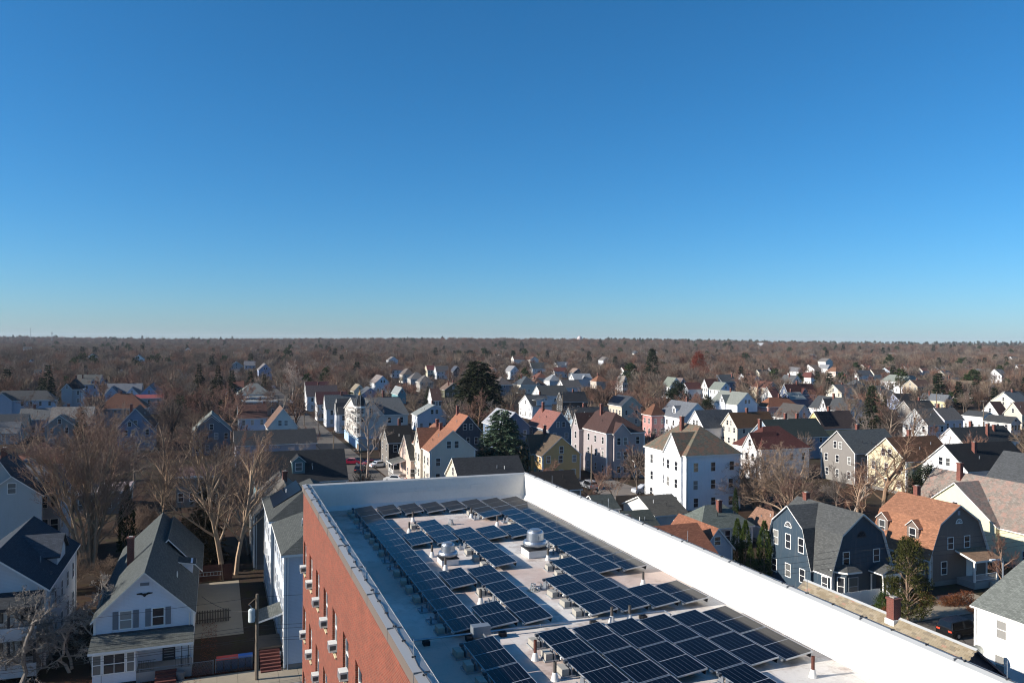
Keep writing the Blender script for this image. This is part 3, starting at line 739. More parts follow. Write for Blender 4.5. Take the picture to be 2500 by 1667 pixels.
        for q in range(max(2, int(ww / 2.2) + 1)):
            x, y, _ = T(cc - ww/2 + .12 + q * (ww - .24) / max(1, int(ww / 2.2)), n + dp - .12, 0); m = MB(); m.box(x - .09, x + .09, y - .09, y + .09, .75, hh - .12); m.build('post', TR, root)
        rl = MB(); pa, pb2 = T(cc - ww/2, n + dp - .12, 0), T(cc + ww/2, n + dp - .12, 0)
        for zz in (.95, 1.6): rl.tube([(pa[0], pa[1], zz), (pb2[0], pb2[1], zz)], .035, 4)
        nb = int(ww / .16)
        for q in range(1, nb):
            k = q / nb; x, y = pa[0] + (pb2[0] - pa[0]) * k, pa[1] + (pb2[1] - pa[1]) * k; rl.tube([(x, y, .95), (x, y, 1.6)], .018, 3)
        rl.build('railing', TR, root)
    if solar:                 # (face of the slope, centre, count along, count up, portrait size)
        f, c0, na, nu = solar; hw, n = ext[f]; T = frame_fn(f); k = rise / n; nrm = Vector(T(0, k, 1)) - Vector((0, 0, 0)); nrm.normalize()
        m_ = MB(); pw, ph = 1.0, 1.65
        ca = math.cos(math.atan(k)); 
        for i in range(na):
            for j in range(nu):
                c1 = c0 + i * (pw + .03); u1 = .45 + j * (ph + .03)
                mb = MB(); P = [T(c1 + x, n - (u1 + y) * ca, ze + .05 + (u1 + y) * math.sin(math.atan(k)) + .12) for x, y in ((0, 0), (pw, 0), (pw, ph), (0, ph))]
                mb.slab(P, .04, 0, 1, tuple(-nrm)); mb.build('solar_panel', [PVROOF, DARKTRIM], ro)
    # bounds
    pts = [Vector((sx * a, sy * b, z)) for sx in (-1, 1) for sy in (-1, 1) for z in (ze * .35, ze + rise * .5)]
    R_ = Matrix.Rotation(AL, 3, 'Z'); pp = [proj(R_ @ p + c) for p in pts]
    HOUSES.append(dict(soft=soft, label=label, c=c.copy(), r=math.hypot(a, b), a=a, b=b, box=(min(p[0] for p in pp), min(p[1] for p in pp) - 4, max(p[0] for p in pp), max(p[1] for p in pp)), Y=c.y, o=root, px=(sum(p[0] for p in pp) / 8)))
    return root, a, b
PVROOF = plain('roof_solar_cells', '0a0d16', .35)
PVROOF.node_tree.nodes['Principled BSDF'].inputs['Specular IOR Level'].default_value = .12
h = house
# --- left part of the view
h('long pale blue two-family house with grey hip roof at the left edge', (133, 975), 6, -25, 143, 'v', 3.2, 'b4bfce', '5c5b58', 'hip', 'R', fw=(7, 2), sw=(2, 2), wings=[('f', -6, 6, 2.6, 1.2, dict(win=0))], ch=[(.1, .2, .5)])
h('three-storey grey house with black hip roof and white trimmed windows', (198, 949), 9, 160, 209, 'u', 3.6, '9aa3a9', '23252b', 'hip', 'R', fw=(3, 3), sw=(3, 3), wings=[('f', -2.0, 3.6, 2.0, .6)], ch=[(0, .3, 1)], porch=None)
h('wide house with olive grey roof and small dormer behind the black hip roof', (241, 938), 6, 183, 256, 'v', 4.4, 'a9b8cc', '63625a', side='R', dormers=[('f', 2.5, .6, 6.3, 1.5, 1.2)], ch=[(-.2, 0, 1), (-.5, -.4, 0)])
h('house under a broad brown hip roof, left middle distance', (358, 995), 6, 237, 366, 'v', 4.4, '868b90', '7a4a30', 'hip', 'R', fw=(4, 2), ch=[(-.1, 0, .5)])
h('grey roofed house with two front gables behind the brown hip roof', (342, 962), 5.5, 258, 352, 'v', 4.0, '9fb2c9', '6e7278', side='R', fw=(4, 2), wings=[('f', 3.4, 5, 2.8, .8), ('f', -4, 5, 3.2, .4, dict(win=0))], ch=[(.2, 0, .8)])
h('pale blue house with front gable between grey roofs', (386, 962), 6, 343, 397, 'u', 3.4, '88a3c8', '6d7076', side='R', fw=(3, 2), attic=1)
h('low house with bright red roof edge among bare trees', (397, 971), 6, 330, 402, 'v', 1.0, '9a9a98', 'a03a38', side='R', fw=(3, 2))
h('house with patchy tan slate roof and arched attic window', (222, 1034), 6, 122, 236, 'v', 4.1, '8b8a86', '9c9284', side='R', patch='6b5e55', fw=(4, 2), wings=[('f', -2.2, 6.4, 2.5, 1.6, dict(rows=2, cols=2))], ch=[(-.25, .1, .5)])
h('brown roofed house with blue front gable behind the big bare tree', (374, 1040), 6, 288, 384, 'u', 4.6, '6f819b', '6b5147', side='R', fw=(3, 2), wings=[('f', -1.2, 3.8, 1.9, 1.2, dict(rows=2, cols=2))], ch=[(-.3, -.5, .6)])
h('small house with dark grey roof and cream gable end', (63, 1036), 4, -20, 77, 'v', 2.7, 'b5b29a', '4b5054', side='R', fw=(3, 1), attic=0, ch=[])
h('small grey cottage in front of the cream gable end', (41, 1054), 3.2, -22, 60, 'v', 2.3, '9ea0a0', '66696c', side='R', fw=(3, 1), attic=0)
h('grey blue house with flat brown grey roof and square chimney', (117, 1021), 5, 48, 124, 'v', 2.7, '7f8a99', '77756f', side='R', fw=(3, 1), ch=[(-.1, 0, .8)])
h('low building with dull maroon hip roof at the left', (142, 1106), 4.5, 58, 152, 'v', 2.0, '8b8583', '5e3535', 'hip', 'R', fw=(4, 1))
h('low building with rusty orange roof beside the maroon roof', (152, 1130), 4.5, -20, 160, 'v', 1.3, '8f877f', '8a5138', side='R', fw=(4, 1), attic=0, ch=[(-.1, 0, .8)])
h('house with grey hip roof and dark skylights at the left edge', (126, 1160), 6, 4, 136, 'v', 2.6, 'aeb4ba', '6a6e72', 'hip', 'R', fw=(4, 2), ch=[(-.7, -.2, .4)])
h('tall pale house with arched gable window at the left edge', (63, 1206), 9.5, -66, 97, 'u', 4.2, 'b3b9b8', '39454f', side='R', fw=(2, 3), sw=(4, 3), wings=[('f', 1.4, 6.2, 2.3, .5, dict(win=1))], ch=[(-.1, 0, .7)], far=False, attic=0)
h('narrow pale house with pillared porches behind the tall pale house', (147, 1194), 9, 97, 153, 'u', 2.0, 'a9b0b6', '6a6f74', side='R', fw=(2, 3), d=8, attic=1)
h('grey gabled house with pale lit roof slope among bare trees', (470, 1052), 6, None, 564, 'u', 4.0, '6c7681', '7c8277', d=10, fw=(4, 2), attic=1, wings=[('f', 0, 3.0, 1.2, .02, dict(ze=8.2, z0=8.1, win=0))])
h('white blue house with brown roof beside the cream gable', (583, 1020), 6, None, 652, 'v', 3.4, 'b3c4da', '6b4538', d=9, fw=(3, 2), attic=0, ch=[(.9, .1, .6)])
h('cream gabled house with dark shutters and brown roof', (655, 1042), 6, None, 728, 'u', 4.6, 'd8d8cf', '7a5a46', d=11, fw=(2, 2), attic=2)
h('house with large grey hip roof behind the flat roofs', (580, 963), 6, None, 663, 'v', 4.2, '585f70', '7d7f78', 'hip', d=12, fw=(6, 2))
h('flat roofed pale building, farther of two below the hip roof', (583, 972), 5.6, None, 670, 'v', .3, '8d8880', '8b8d86', 'flat', d=9, fw=(4, 2), name='flat_roofed_building')
h('flat roofed pale building, closer of two below the hip roof', (588, 982), 5.2, None, 678, 'v', .3, '8a7468', '93958e', 'flat', d=9, fw=(4, 2), ch=[(.1, 0, 1)], name='flat_roofed_building')
h('far grey gabled house, left one of three above the spruces', (562, 893), 6, None, 594, 'u', 3.6, 'a6aaa8', '7a7d80', d=10)
h('far pale house with chimney, middle one of three above the spruces', (597, 892), 6, None, 625, 'v', 3.6, 'b7c4d6', '75757a', d=10, ch=[(.9, 0, 1.5)])
h('far blue grey gabled house with lit white side above the spruces', (632, 903), 7, 627, 665, 'u', 4.2, '8e9bb8', '77706c', fw=(2, 2), attic=2)
# --- the side street and its row of gables
h('house with dark maroon roof, farthest of the street row', (748, 957), 6, None, 805, 'v', 4.2, 'e2e2e0', '5e2f33', d=7.5)
h('house with grey brown roof, second of the street row', (750, 967), 6, None, 825, 'v', 4.0, 'dddcda', '5a4d4d', d=8, ch=[(-.2, .1, .9)])
h('white house with maroon roof in the middle of the street row', (775, 985), 6, None, 850, 'v', 3.8, 'e2dfdc', '5a3034', d=7)
h('white house with blue grey roof, second nearest of the street row', (797, 997), 6, None, 872, 'v', 4.1, 'e6e6e6', '5f6668', d=7, ch=[(.1, 0, .9)], sw=(2, 2))
h('white house with two narrow gables and charcoal roof, nearest of the row', (828, 1009), 6, None, 876, 'v', 4.2, 'e6e8ea', '3f4145', d=8.5, sw=(3, 2), fw=(2, 2), wings=[('l', 1.8, 3.2, 3.0, .5), ('l', -2.2, 3.2, 2.8, .2)])
r_, a_, b_ = h('long corner building with domed turret, grey roof and shop front', (876, 1013), 9, 843, 997, 'v', 3.6, 'cfc6bb', '575b5c', far=True, fw=(4, 3), sw=(6, 3), ch=[(.35, 0, 1.6)], wings=[('f', -3.2, 6.4, 3.6, .15, dict(win=1))], name='corner_building', cat='building', attic=0)
def turret(root, a, b):
    wm = siding('dcd6cc'); m = MB(); c = (-a + .3, -b + .3); m.lathe(c, [(1.35, 3.6), (1.35, 11.0)], 8); m.build('turret', wm, root)
    m = MB(); m.lathe(c, [(1.6, 10.95), (1.6, 11.25), (1.4, 11.3)], 8); m.lathe(c, [(1.6, 8.9), (1.6, 9.1)], 8); m.build('cornice', WHITE, root)
    m = MB(); m.lathe(c, [(1.45, 11.3), (1.42, 11.9), (1.25, 12.9), (.85, 13.7), (.35, 14.1)], 8); d = m.build('turret_dome', shingle('33373b'), root)
    rb = MB()
    for i in range(8):
        an = i * math.pi / 4; rb.tube([(c[0] + r * math.cos(an), c[1] + r * math.sin(an), z) for r, z in ((1.47, 11.3), (1.44, 11.9), (1.27, 12.9), (.87, 13.7), (.37, 14.1))], .06, 4)
    rb.build('dome_rib', GREYTRIM, d)
    m = MB(); m.lathe(c, [(.42, 14.1), (.36, 14.4), (.12, 14.9), (.02, 16.0)], 8); m.build('finial', plain('gold_paint', 'b08a4a', .5), d)
    for k in range(8):
        an = (k + .5) * math.pi / 4
        if math.sin(an) > .5: continue
        for z in (4.5, 7.3, 9.4):
            mm, p = win_mesh(.7, 1.3, True, TRIM); w = link('turret_window', mm, root, (c[0] + 1.26 * math.cos(an), c[1] + 1.26 * math.sin(an), z), an + math.pi / 2)
    m = MB(); m.box(-a - .05, -a + 1.2, -b - .06, b * .9, 0, .02); 
    s = MB(); s.box(-a - .10, a * .25, -b - .10, -b - .01, .4, 2.9); s.build('shop_front', plain('pale_blue_panel', 'a9c3d8', .6), root)
    s = MB(); s.box(-a - .10, -a - .01, -b, b, .4, 2.9); s.build('shop_side', plain('pale_blue_panel', 'a9c3d8', .6), root)
    s = MB(); s.box(-a - .55, a * .25, -b - .6, -b - .02, 3.0, 3.35); s.build('awning', plain('awning_blue', '9fb9cf', .7), root)
    s = MB(); s.box(-.5, 2.3, -b - .16, -b - .105, 2.0, 2.7); s.build('sign_board', plain('navy_sign', '2b3442', .5), root)
    s = MB(); s.box(-.9, 1.3, -b - .16, -b - .105, 1.05, 1.7); s.build('red_sign_board', plain('red_sign', '8a2f38', .5), root)
turret(r_, a_, b_)
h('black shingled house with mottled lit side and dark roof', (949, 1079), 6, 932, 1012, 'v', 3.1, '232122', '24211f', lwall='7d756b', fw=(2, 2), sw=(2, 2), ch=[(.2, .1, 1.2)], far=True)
h('cream house with orange roof beside the brick block', (1050, 1099), 7.5, 1010, 1161, 'u', 3.6, 'dccfba', '9c5f3a', fw=(3, 2), sw=(5, 2), attic=2, ch=[(-.1, .4, 1.0), (-.15, -.1, .6)], wings=[('l', -1.2, 5.0, 3.4, .42, dict(win=1, rows=2, cols=2))], far=False, z0=1.6)
h('dark navy house with orange roof behind the cream house', (1111, 1052), 7, 1088, 1175, 'u', 3.5, '39414e', 'a86339', attic=2, ch=[(-.1, .75, 1.5)])
h('small pink gabled house with grey porch roof', (1003, 1120), 4.5, 978, 1014, 'v', 4.2, 'd9b8a4', '454542', fw=(1, 1), sw=(2, 2), porch=('l', -2.0, 5.0, 2.6, 3.0, '6f7068'))
h('cream gabled house with long charcoal roof just behind the parapet', (1124, 1174), 5.5, 1092, 1285, 'v', 3.1, 'e2cfae', '393b3d', fw=(4, 1), sw=(2, 1), far=False)
h('white house with pale grey green roof left of the great spruce', (1019, 1013), 5, 1007, 1103, 'u', 3.0, 'd9e0e8', '8d938d', fw=(4, 1), attic=2, ch=[(.1, .3, .9)])
h('white gabled house with grey pink roof, mid distance', (917, 935), 5.5, 903, 953, 'u', 3.8, 'dde4ec', '867a75', fw=(3, 1), attic=2)
h('white house with brown roof behind the white gabled house', (956, 903), 6, None, 988, 'v', 4.0, 'e6e6e4', '6d4a36', d=9, ch=[(.2, 0, 1)])
h('far house with brown grey hip roof right of the brown roof', (985, 915), 5.5, None, 1013, 'u', 4.0, 'cfcac0', '6f645c', 'hip', d=14)
h('far house with grey hip roof, middle of three hips', (1003, 925), 5.5, None, 1040, 'v', 3.8, 'b9b4ac', '76706a', 'hip', d=9)
h('far house with dull grey hip roof, nearest of three hips', (1026, 933), 5.5, None, 1058, 'u', 3.6, 'a9a39a', '6b6661', 'hip', d=10)
h('far cream house with dark red roof', (1044, 903), 6, None, 1064, 'v', 3.4, 'e4d9b8', '7a3634', d=9, ch=[(.8, 0, 1.2)])
h('far white gabled house with grey roof beside the dark red roof', (1066, 907), 5.5, None, 1097, 'v', 4.0, 'd8d8d8', '5f5c5c', d=8)
h('cream sided house with tan lit roof behind the turret', (865, 954), 5, 856, 893, 'u', 2.8, 'd8d4bc', '94856a', fw=(2, 1))
h('blue fronted gable house behind the turret', (882, 963), 4.5, None, 928, 'u', 3.0, '6f89af', '5c6066', d=10, fw=(4, 1))
h('teal house with grey lit roof beyond the corner building', (972, 961), 4.5, 957, 992, 'u', 2.8, '5f999f', '8f9694', fw=(2, 1))
h('white gable with rust roof behind bare trees, left of spruce', (1056, 976), 6, 1046, 1078, 'v', 4.0, 'e8e8e6', '6e4a3c')
h('far dark slate house at the left of the great spruce top', (1107, 906), 6, None, 1128, 'u', 3.6, '3a4150', '4a5260', d=9)
h('olive house with pale brown roof beside the great spruce', (1086, 951), 4, None, 1128, 'u', 3.2, '5c5a3c', '7d6350', d=10, ch=[(-.4, -.5, 1), (.3, 0, 1)])
# --- middle
h('grey house with brown hip roof right of the great spruce', (1212, 939), 5.5, None, 1252, 'u', 3.8, '777d84', '6d6058', 'hip', d=11)
h('cream house with dark slate hip roof and chimney', (1272, 939), 5, 1254, 1311, 'u', 4.2, 'd8d2c0', '4d565c', 'hip', ch=[(-.3, .3, .8)])
h('far white gabled house with lit upper windows', (1246, 906), 6, 1232, 1269, 'u', 3.8, 'eeeeec', '8a8a8c')
h('far house with tall white gable and dark roof', (1300, 899), 6.5, 1290, 1342, 'v', 4.4, 'e6e6e4', '4f5250')
h('far white house with slate blue roof on the rise', (1362, 893), 5.5, 1348, 1398, 'v', 3.6, 'f0f0ee', '5a6470', wings=[('f', 2, 4, 2.6, .2)])
h('far white gable with red brown roof', (1354, 906), 5, 1345, 1386, 'v', 2.8, 'e8e4e0', '7d3f30')
h('far dark house with tan roof and white lit gable', (1400, 909), 5, 1388, 1424, 'u', 3.0, '4a5560', '9a7f6c')
h('far pale grey hip roof left of the salmon chimney', (1342, 929), 5, None, 1374, 'u', 3.4, 'c8c8c6', '8b9093', 'hip', d=10)
h('far light grey roofed house right of the grey hips', (1402, 925), 5, None, 1446, 'v', 3.2, 'd2d2d0', '9aa0a4', d=8, wings=[('f', 1, 3.4, 2.2, .2)])
h('pale gable with brown grey roof, second row of middle', (1378, 945), 5, 1360, 1421, 'v', 3.4, 'cfcac6', '5e5a56')
h('white left gable under olive grey roof, middle distance', (1322, 965), 4, 1301, 1390, 'v', 4.0, 'e0e0dc', '4e4f4c', sw=(2, 1), attic=1)
h('white gabled house with blue dormer wall and dark roof', (1300, 991), 5, 1268, 1348, 'v', 3.5, 'e6e6e4', '4a4d50', fw=(3, 1), sw=(3, 1), wings=[('f', .8, 6.0, .7, .1, dict(ze=7.0, z0=5.2, win=2))], ch=[(.5, 0, 1)])
h('low dark house with near black roof and white rake', (1374, 979), 4.5, 1360, 1434, 'v', 3.4, '3f3c38', '3a3c3e', fw=(4, 1), ch=[(.1, 0, .8)])
h('blue grey house with pale metal roof beside the blue spruce', (1222, 1041), 6.5, None, 1294, 'u', 3.5, '60758f', 'a7aab0', d=14, fw=(3, 2), attic=1)
h('grey house with salmon roof and dark red chimney', (1339, 1046), 6.5, 1292, 1400, 'u', 3.9, '6e7884', '95594a', fw=(2, 2), attic=2, ch=[(-.15, .55, 1.6)], far=False)
h('house with dark slate roof and skylights behind the lavender house', (1402, 1029), 6, 1391, 1496, 'v', 3.6, '8fa3b0', '434648', fw=(3, 2), ch=[(-.2, .1, .8)])
h('yellow gabled house with brown roof in front of the salmon roof', (1324, 1111), 5.5, 1272, 1418, 'u', 3.5, 'd2a55c', '66543f', fw=(3, 2), sw=(5, 2), attic=1, ch=[(-.15, .2, 1.3)], wings=[('l', -.8, 4.6, 3.3, .5, dict(win=2, rows=2, cols=2))], far=False)
r_, a_, b_ = h('lavender three-decker with brown hip roof, bay front and porch', (1481, 1056), 9.3, 1398, 1574, 'u', 3.6, 'a89c9a', '573a32', 'hip', fw=(3, 3), sw=(5, 3), ch=[(-.2, .1, 1.3)], wings=[('f', -1.2, 3.6, 1.9, .7, dict(rows=3, cols=2, win=0)), ('l', -4.4, 3.6, 3.0, 1.0, dict(rows=3, cols=1))], porch=('f', 2.7, 3.2, 2.0, 3.4, '2c2c2e'), far=False, hipf=1.0)
h('tan house with blue solar roof behind the lavender house', (1518, 990), 7, 1487, 1566, 'u', 3.0, 'c6b8a0', '3d434c', sw=(4, 2), fw=(2, 2), attic=0, solar=('l', -6.5, 8, 2))
h('pink house with rust brown roof', (1591, 1013), 6.5, 1570, 1626, 'u', 3.0, 'cf8a80', '7a4a2c', 'hip', sw=(2, 2), fw=(2, 2))
h('white house with slate blue roof and small gabled dormer', (1668, 1020), 6.5, 1608, 1737, 'u', 4.1, 'e8eaee', '6c7178', sw=(4, 2), fw=(3, 2), dormers=[('l', .4, 1.0, 7.4, 1.7, 1.4)], ch=[(.4, .2, .9)])
h('white gabled house with mottled charcoal roof', (1719, 1043), 5, 1679, 1806, 'v', 4.3, 'e6e7ea', '4d5257', patch='34393d', attic=2, sw=(2, 1))
r_, a_, b_ = h('white three-decker with mossy mottled slate roof', (1676, 1111), 9.6, 1578, 1808, 'u', 4.3, 'eceef0', '6f6a56', 'hip', patch='7d5a48', fw=(3, 3), sw=(3, 3), attic=0, ch=[(-.25, .15, 1.0)], wings=[('l', 3.0, 5.2, 3.3, .45, dict(win=0, rows=3, cols=2))], far=False, hipf=.75)
h('white house with dark red hip roof behind the mottled slate roof', (1859, 1096), 6.5, 1792, 1977, 'v', 4.0, 'e8e4e0', '642f25', 'hip', fw=(4, 2), sw=(4, 2), ch=[(-.35, .2, 1.2)], wings=[('l', 1.6, 4.4, 3.0, .5, dict(rows=2, cols=2))])
h('cream gable with olive brown roof behind the dark red roof', (1800, 1043), 5.5, 1762, 1896, 'v', 3.6, 'e4d3b4', '65431f', attic=2, ch=[(-.1, 0, .9)])
h('white house with grey green roof and left gable', (1800, 987), 5.5, 1737, 1850, 'u', 4.2, 'eaedf2', '868b81', fw=(3, 1), sw=(4, 1), attic=2, wings=[('l', -.5, 4, 3.0, .45)], ch=[(-.05, .2, .9)])
h('white house with blue shaded gable behind the grey green roof', (1758, 951), 6, 1732, 1787, 'u', 3.3, 'dfe8f4', '7c8579', fw=(2, 2), sw=(3, 2))
h('white gable with rust roof, left of the blue shaded gable', (1728, 945), 6, 1713, 1756, 'v', 3.9, 'e8e2da', '6b3a2a')
h('slate roofed house with tall chimney behind the blue shaded gable', (1762, 931), 7, None, 1797, 'v', 3.5, '5c6f8a', '55595a', d=8, ch=[(.8, -.4, .6)])
h('white house with mossy green roof half hidden by the pine', (1636, 943), 6, 1616, 1666, 'u', 4.4, 'e4e6e6', '7d8677')
h('house with dark rust roof behind the pine', (1680, 949), 5, 1663, 1716, 'v', 3.0, 'cfd4da', '66332a')
h('small pale blue gable above the dark rust roof', (1660, 935), 6, None, 1677, 'u', 2.6, '86a2c4', '7a6a66', d=9)
h('far low house with red roof left of the pine', (1523, 904), 4, None, 1541, 'v', 2.4, 'e0ded8', '8a4a38', d=8)
h('orange brown hip roof with chimney among bare trees', (1456, 931), 4.5, 1442, 1484, 'v', 3.6, 'c9b8a6', '8d5630', 'hip', ch=[(-.2, 0, 1)])
h('pale gable with tan roof left of the pine', (1520, 936), 6, 1504, 1534, 'u', 4.0, 'd9d6d2', '8d8378')
# --- right
h('house with long dark green roof', (1890, 1068), 5.5, None, 2022, 'v', 3.8, '7f94a6', '2f3c38', d=9, fw=(4, 2), ch=[(.35, .1, 1.0), (.05, .4, 1)], attic=0)
h('yellow gable with black solar panels on brown roof', (2011, 1045), 5, 1965, 2097, 'v', 4.2, 'e0c278', '55423a', ch=[(-.1, .1, 1.0)], solar=('f', -5.6, 5, 3), attic=1, sw=(2, 1))
h('charcoal roofed house with narrow white gable', (2076, 1004), 5, 1977, 2124, 'u', 4.0, 'dfe1e4', '494c4f', wings=[('l', -2.4, 3.6, 3.6, .45)], ch=[(-.1, .2, 1.0)], sw=(4, 1))
h('house with red brown roof and dark dormer front', (1925, 962), 6, 1905, 1993, 'v', 4.2, '566179', '5f2f27', fw=(4, 2), wings=[('f', 1.0, 3.4, 2.4, .3)], ch=[(-.1, 0, 1)])
h('dark blue house with ribbed pale grey roof', (1932, 973), 5, 1905, 1967, 'v', 2.4, '4a5a80', '8b9692', ch=[(-.1, .2, 1)])
h('pink house with bright orange hip roof', (1876, 993), 4.5, 1860, 1951, 'v', 3.2, 'c48f86', '95552c', 'hip', ch=[(.1, 0, 1)], fw=(4, 1))
h('white house with dull brown grey roof beside the orange hip', (1938, 1021), 5, 1890, 1989, 'u', 4.0, 'e2e2e0', '57514c', sw=(4, 1), fw=(3, 1))
h('grey gable with wine red roof behind a bare tree', (1887, 969), 6, 1860, 1906, 'v', 4.0, 'cdcac4', '6a3a34')
h('weathered grey shingled house with white window frames', (2087, 1104), 6.5, 2007, 2203, 'v', 3.8, '857f78', '565c5b', fw=(3, 2), sw=(3, 2), attic=2, far=False, ch=[(-.1, .1, .8)], frame=WHITE)
h('cream house with rusty brown roof right of the grey shingled house', (2212, 1124), 6.5, 2121, 2332, 'v', 3.7, 'dccba0', '6a4423', fw=(3, 2), sw=(3, 2), attic=2, far=False, ch=[(.0, .1, 1.0)])
h('white house with black roof, skylight and brick chimney', (2362, 1148), 6.3, 2254, 2525, 'v', 3.9, 'eeeeec', '232527', fw=(4, 2), sw=(2, 2), attic=2, far=False, ch=[(-.35, -.35, .2)], wings=[('f', 2.2, 3.2, 1.6, .2, dict(win=0))])
h('white gabled house with charcoal roof behind the black roof', (2351, 1080), 5, 2309, 2482, 'v', 3.1, 'e8e8e6', '35393a', attic=0, ch=[(.1, -.6, .6), (-.1, .3, 1.0), (.5, -.3, .2)])
P1 = at(2407, 1168, 5.5); P2 = at(2454, 1100, 10.0); s_, t_ = ST(P1); s2_, t2_ = ST(P2)
h('house with big plain grey roof at the right edge', None, 5.5, ridge='u', rise=4.5, wall='d6d6d4', roof='4f5254', box=(s_ - 16, s_, t_, t_ + 2 * (t2_ - t_)), ch=[])
P1 = at(2439, 1280, 5.0); P2 = at(2318, 1162, 10.0); s_, t_ = ST(P1); s2_, t2_ = ST(P2); P3 = at(2337, 1228, 5.0); s3_, _ = ST(P3)
tr_ = max(t2_, t_ + 4.2); cs_ = (s_ - 7 + s2_) / 2
h('cream house with faded pink slate roof and red chimney', None, 5, ridge='u', rise=5.0, wall='e4dcb0', roof='8f8274', patch='94766a', box=(s_ - 7, max(s2_, s3_ + 1.5), t_, t_ + 2 * (tr_ - t_)), wings=[('l', cs_ - (s_ + s3_) / 2 if False else -((s_ + s3_) / 2 - (s_ - 7 + max(s2_, s3_ + 1.5)) / 2), abs(s3_ - s_), 4.4, .6, dict(win=1, rows=1, cols=1))], far=False, sw=(3, 1), ch=[(-.15, .55, 1.2)])
h('white villa with grey hip roof and bay front, far right', (2228, 934), 6.5, 2150, 2253, 'u', 3.8, 'eef0f2', '848b80', 'hip', fw=(2, 2), sw=(5, 2), wings=[('f', -1.0, 3.6, 1.8, .8, dict(rows=2, cols=2, win=0))], ch=[(-.2, .1, 1.2)])
h('low pale blue house with black roof below the white villa', (2197, 978), 4, 2176, 2240, 'v', 2.6, '9aa8c8', '2c2c2e', fw=(3, 1))
h('low yellow house with blue grey roof, far right', (2308, 978), 4, 2244, 2326, 'u', 2.4, 'd8cb96', '666b70', sw=(4, 1), ch=[(-.2, .4, .9)])
h('brown shingled gable house with olive roof, far right', (2225, 1001), 5, 2190, 2287, 'v', 3.0, '857d74', '4c4740', attic=1, ch=[(.2, 0, .9)])
h('white gable with weathered grey roof behind bare trees', (2265, 1036), 6, 2205, 2307, 'v', 4.0, 'd2d2ce', '68645d', attic=1)
h('lavender fronted house with lit white side strip', (2306, 1024), 6.5, 2299, 2353, 'v', 3.0, 'c6c5d0', '6b6660', ch=[(-.5, .1, .9)])
h('long white low house behind the charcoal roof', (2399, 1017), 5, 2351, 2431, 'u', 1.4, 'ececea', '45484a')
h('white gable with dark red roof, far right', (2437, 1009), 4.5, 2398, 2462, 'v', 3.8, 'eeece8', '5b3a33')
h('cream walled house with purple edge near the right edge', (2468, 1032), 6, 2405, 2492, 'u', 1.6, 'd9cfc9', '3f4143', sw=(3, 2))
h('tan gabled house at the right edge', (2495, 1011), 5, 2452, 2522, 'v', 3.8, 'd2c4ac', '7a5442')
h('long white building behind bare trees, far right', (2406, 949), 6, 2306, 2432, 'u', 3.4, 'e0ddd8', '75644c', sw=(7, 2))
h('far white gabled house at upper right', (2445, 916), 6, 2411, 2462, 'v', 4.2, 'eceaea', '6a6a6c')
h('far house with small red brown roof at upper right', (2252, 905), 4, 2240, 2273, 'v', 2.4, 'd8cfc4', '7d4a38')
h('far white gable at the top of the right neighbourhood', (2022, 885), 6, 2010, 2046, 'v', 3.6, 'f2f2f0', '606468')
h('far house with tan brown roof, upper right', (1988, 901), 6, 1960, 2006, 'v', 3.6, 'e8e4dc', '77634f')
h('far white house beside the tan brown roof', (2020, 899), 6, 1998, 2031, 'u', 3.0, 'ececea', '8b8d90')
h('far cream house with orange hip roof, upper right', (2040, 907), 6, 2017, 2057, 'u', 3.4, 'dcc5b4', '8a5a38', 'hip')
h('far white gable with blue grey roof, upper right', (2097, 916), 4.5, 2081, 2132, 'v', 3.6, 'f0f0ea', '5d6064')
h('far cream gable with brown roof, upper right', (2135, 914), 4.8, 2117, 2167, 'v', 3.6, 'e2d6bc', '6e5238')
h('far white house with broken roof line, upper right', (1950, 906), 6, 1922, 1960, 'u', 3.0, 'e6e6e4', '6d6d70')
h('white house with dark red hip roof, upper right', (1980, 922), 5, 1955, 1993, 'u', 3.4, 'f0eeea', '6b352a', 'hip')
# --- low roofs behind the right parapet
h('near black roof directly behind the far parapet corner', (1308, 1197), 4, None, 1419, 'v', 2.4, '8d8474', '2b2724', d=7, far=False, fw=(3, 1), attic=0, ch=[])
h('white garage with mossy brown roof behind the parapet', (1600, 1257), 2.6, 1527, 1680, 'v', 1.9, 'd8d6d0', '5b574c', fw=(0, 0), sw=(0, 0), attic=0, far=False, name='garage', cat='garage')
h('garage with dark green grey roof in front of the white garage', (1545, 1292), 2.5, None, 1613, 'v', 1.8, 'b4b4ae', '4a5148', d=6.5, fw=(0, 0), sw=(0, 0), attic=0, far=False, name='garage', cat='garage')
h('garage with low green grey roof beside the fence', (1462, 1242), 2.6, None, 1513, 'v', 1.5, 'a9a9a4', '4c544e', d=6, fw=(0, 0), sw=(0, 0), attic=0, far=False, name='garage', cat='garage')
h('low cottage with pale green hip roof', (1712, 1290), 3, 1655, 1838, 'v', 2.4, 'd2d2cc', '687166', 'hip', fw=(3, 1), sw=(2, 1), far=False, ch=[(.05, -.3, .5)])
P1 = at(1745, 1347, 4.5); s_, t_ = ST(P1)
h('cottage with orange shingle roof and skylight behind the parapet', None, 4.5, ridge='v', rise=2.4, wall='c9c2b6', roof='96552f', box=(s_, s_ + 8, t_ - 9.5, t_), fw=(2, 1), attic=0, far=False, ch=[(-.75, .3, 1.0)])
h('white fronted gable annex with orange roof beside the arborvitae', (1716, 1338), 4.2, None, 1789, 'u', 2.2, 'b9bcc4', '9a5a34', d=8, fw=(2, 1), attic=1, far=False)
h('garage with tan hip roof beside the blue gambrel house', (1885, 1291), 2.6, 1830, 1914, 'u', 2.2, 'd5d1c8', '94674a', 'hip', fw=(0, 0), sw=(0, 0), far=False, name='garage', cat='garage')
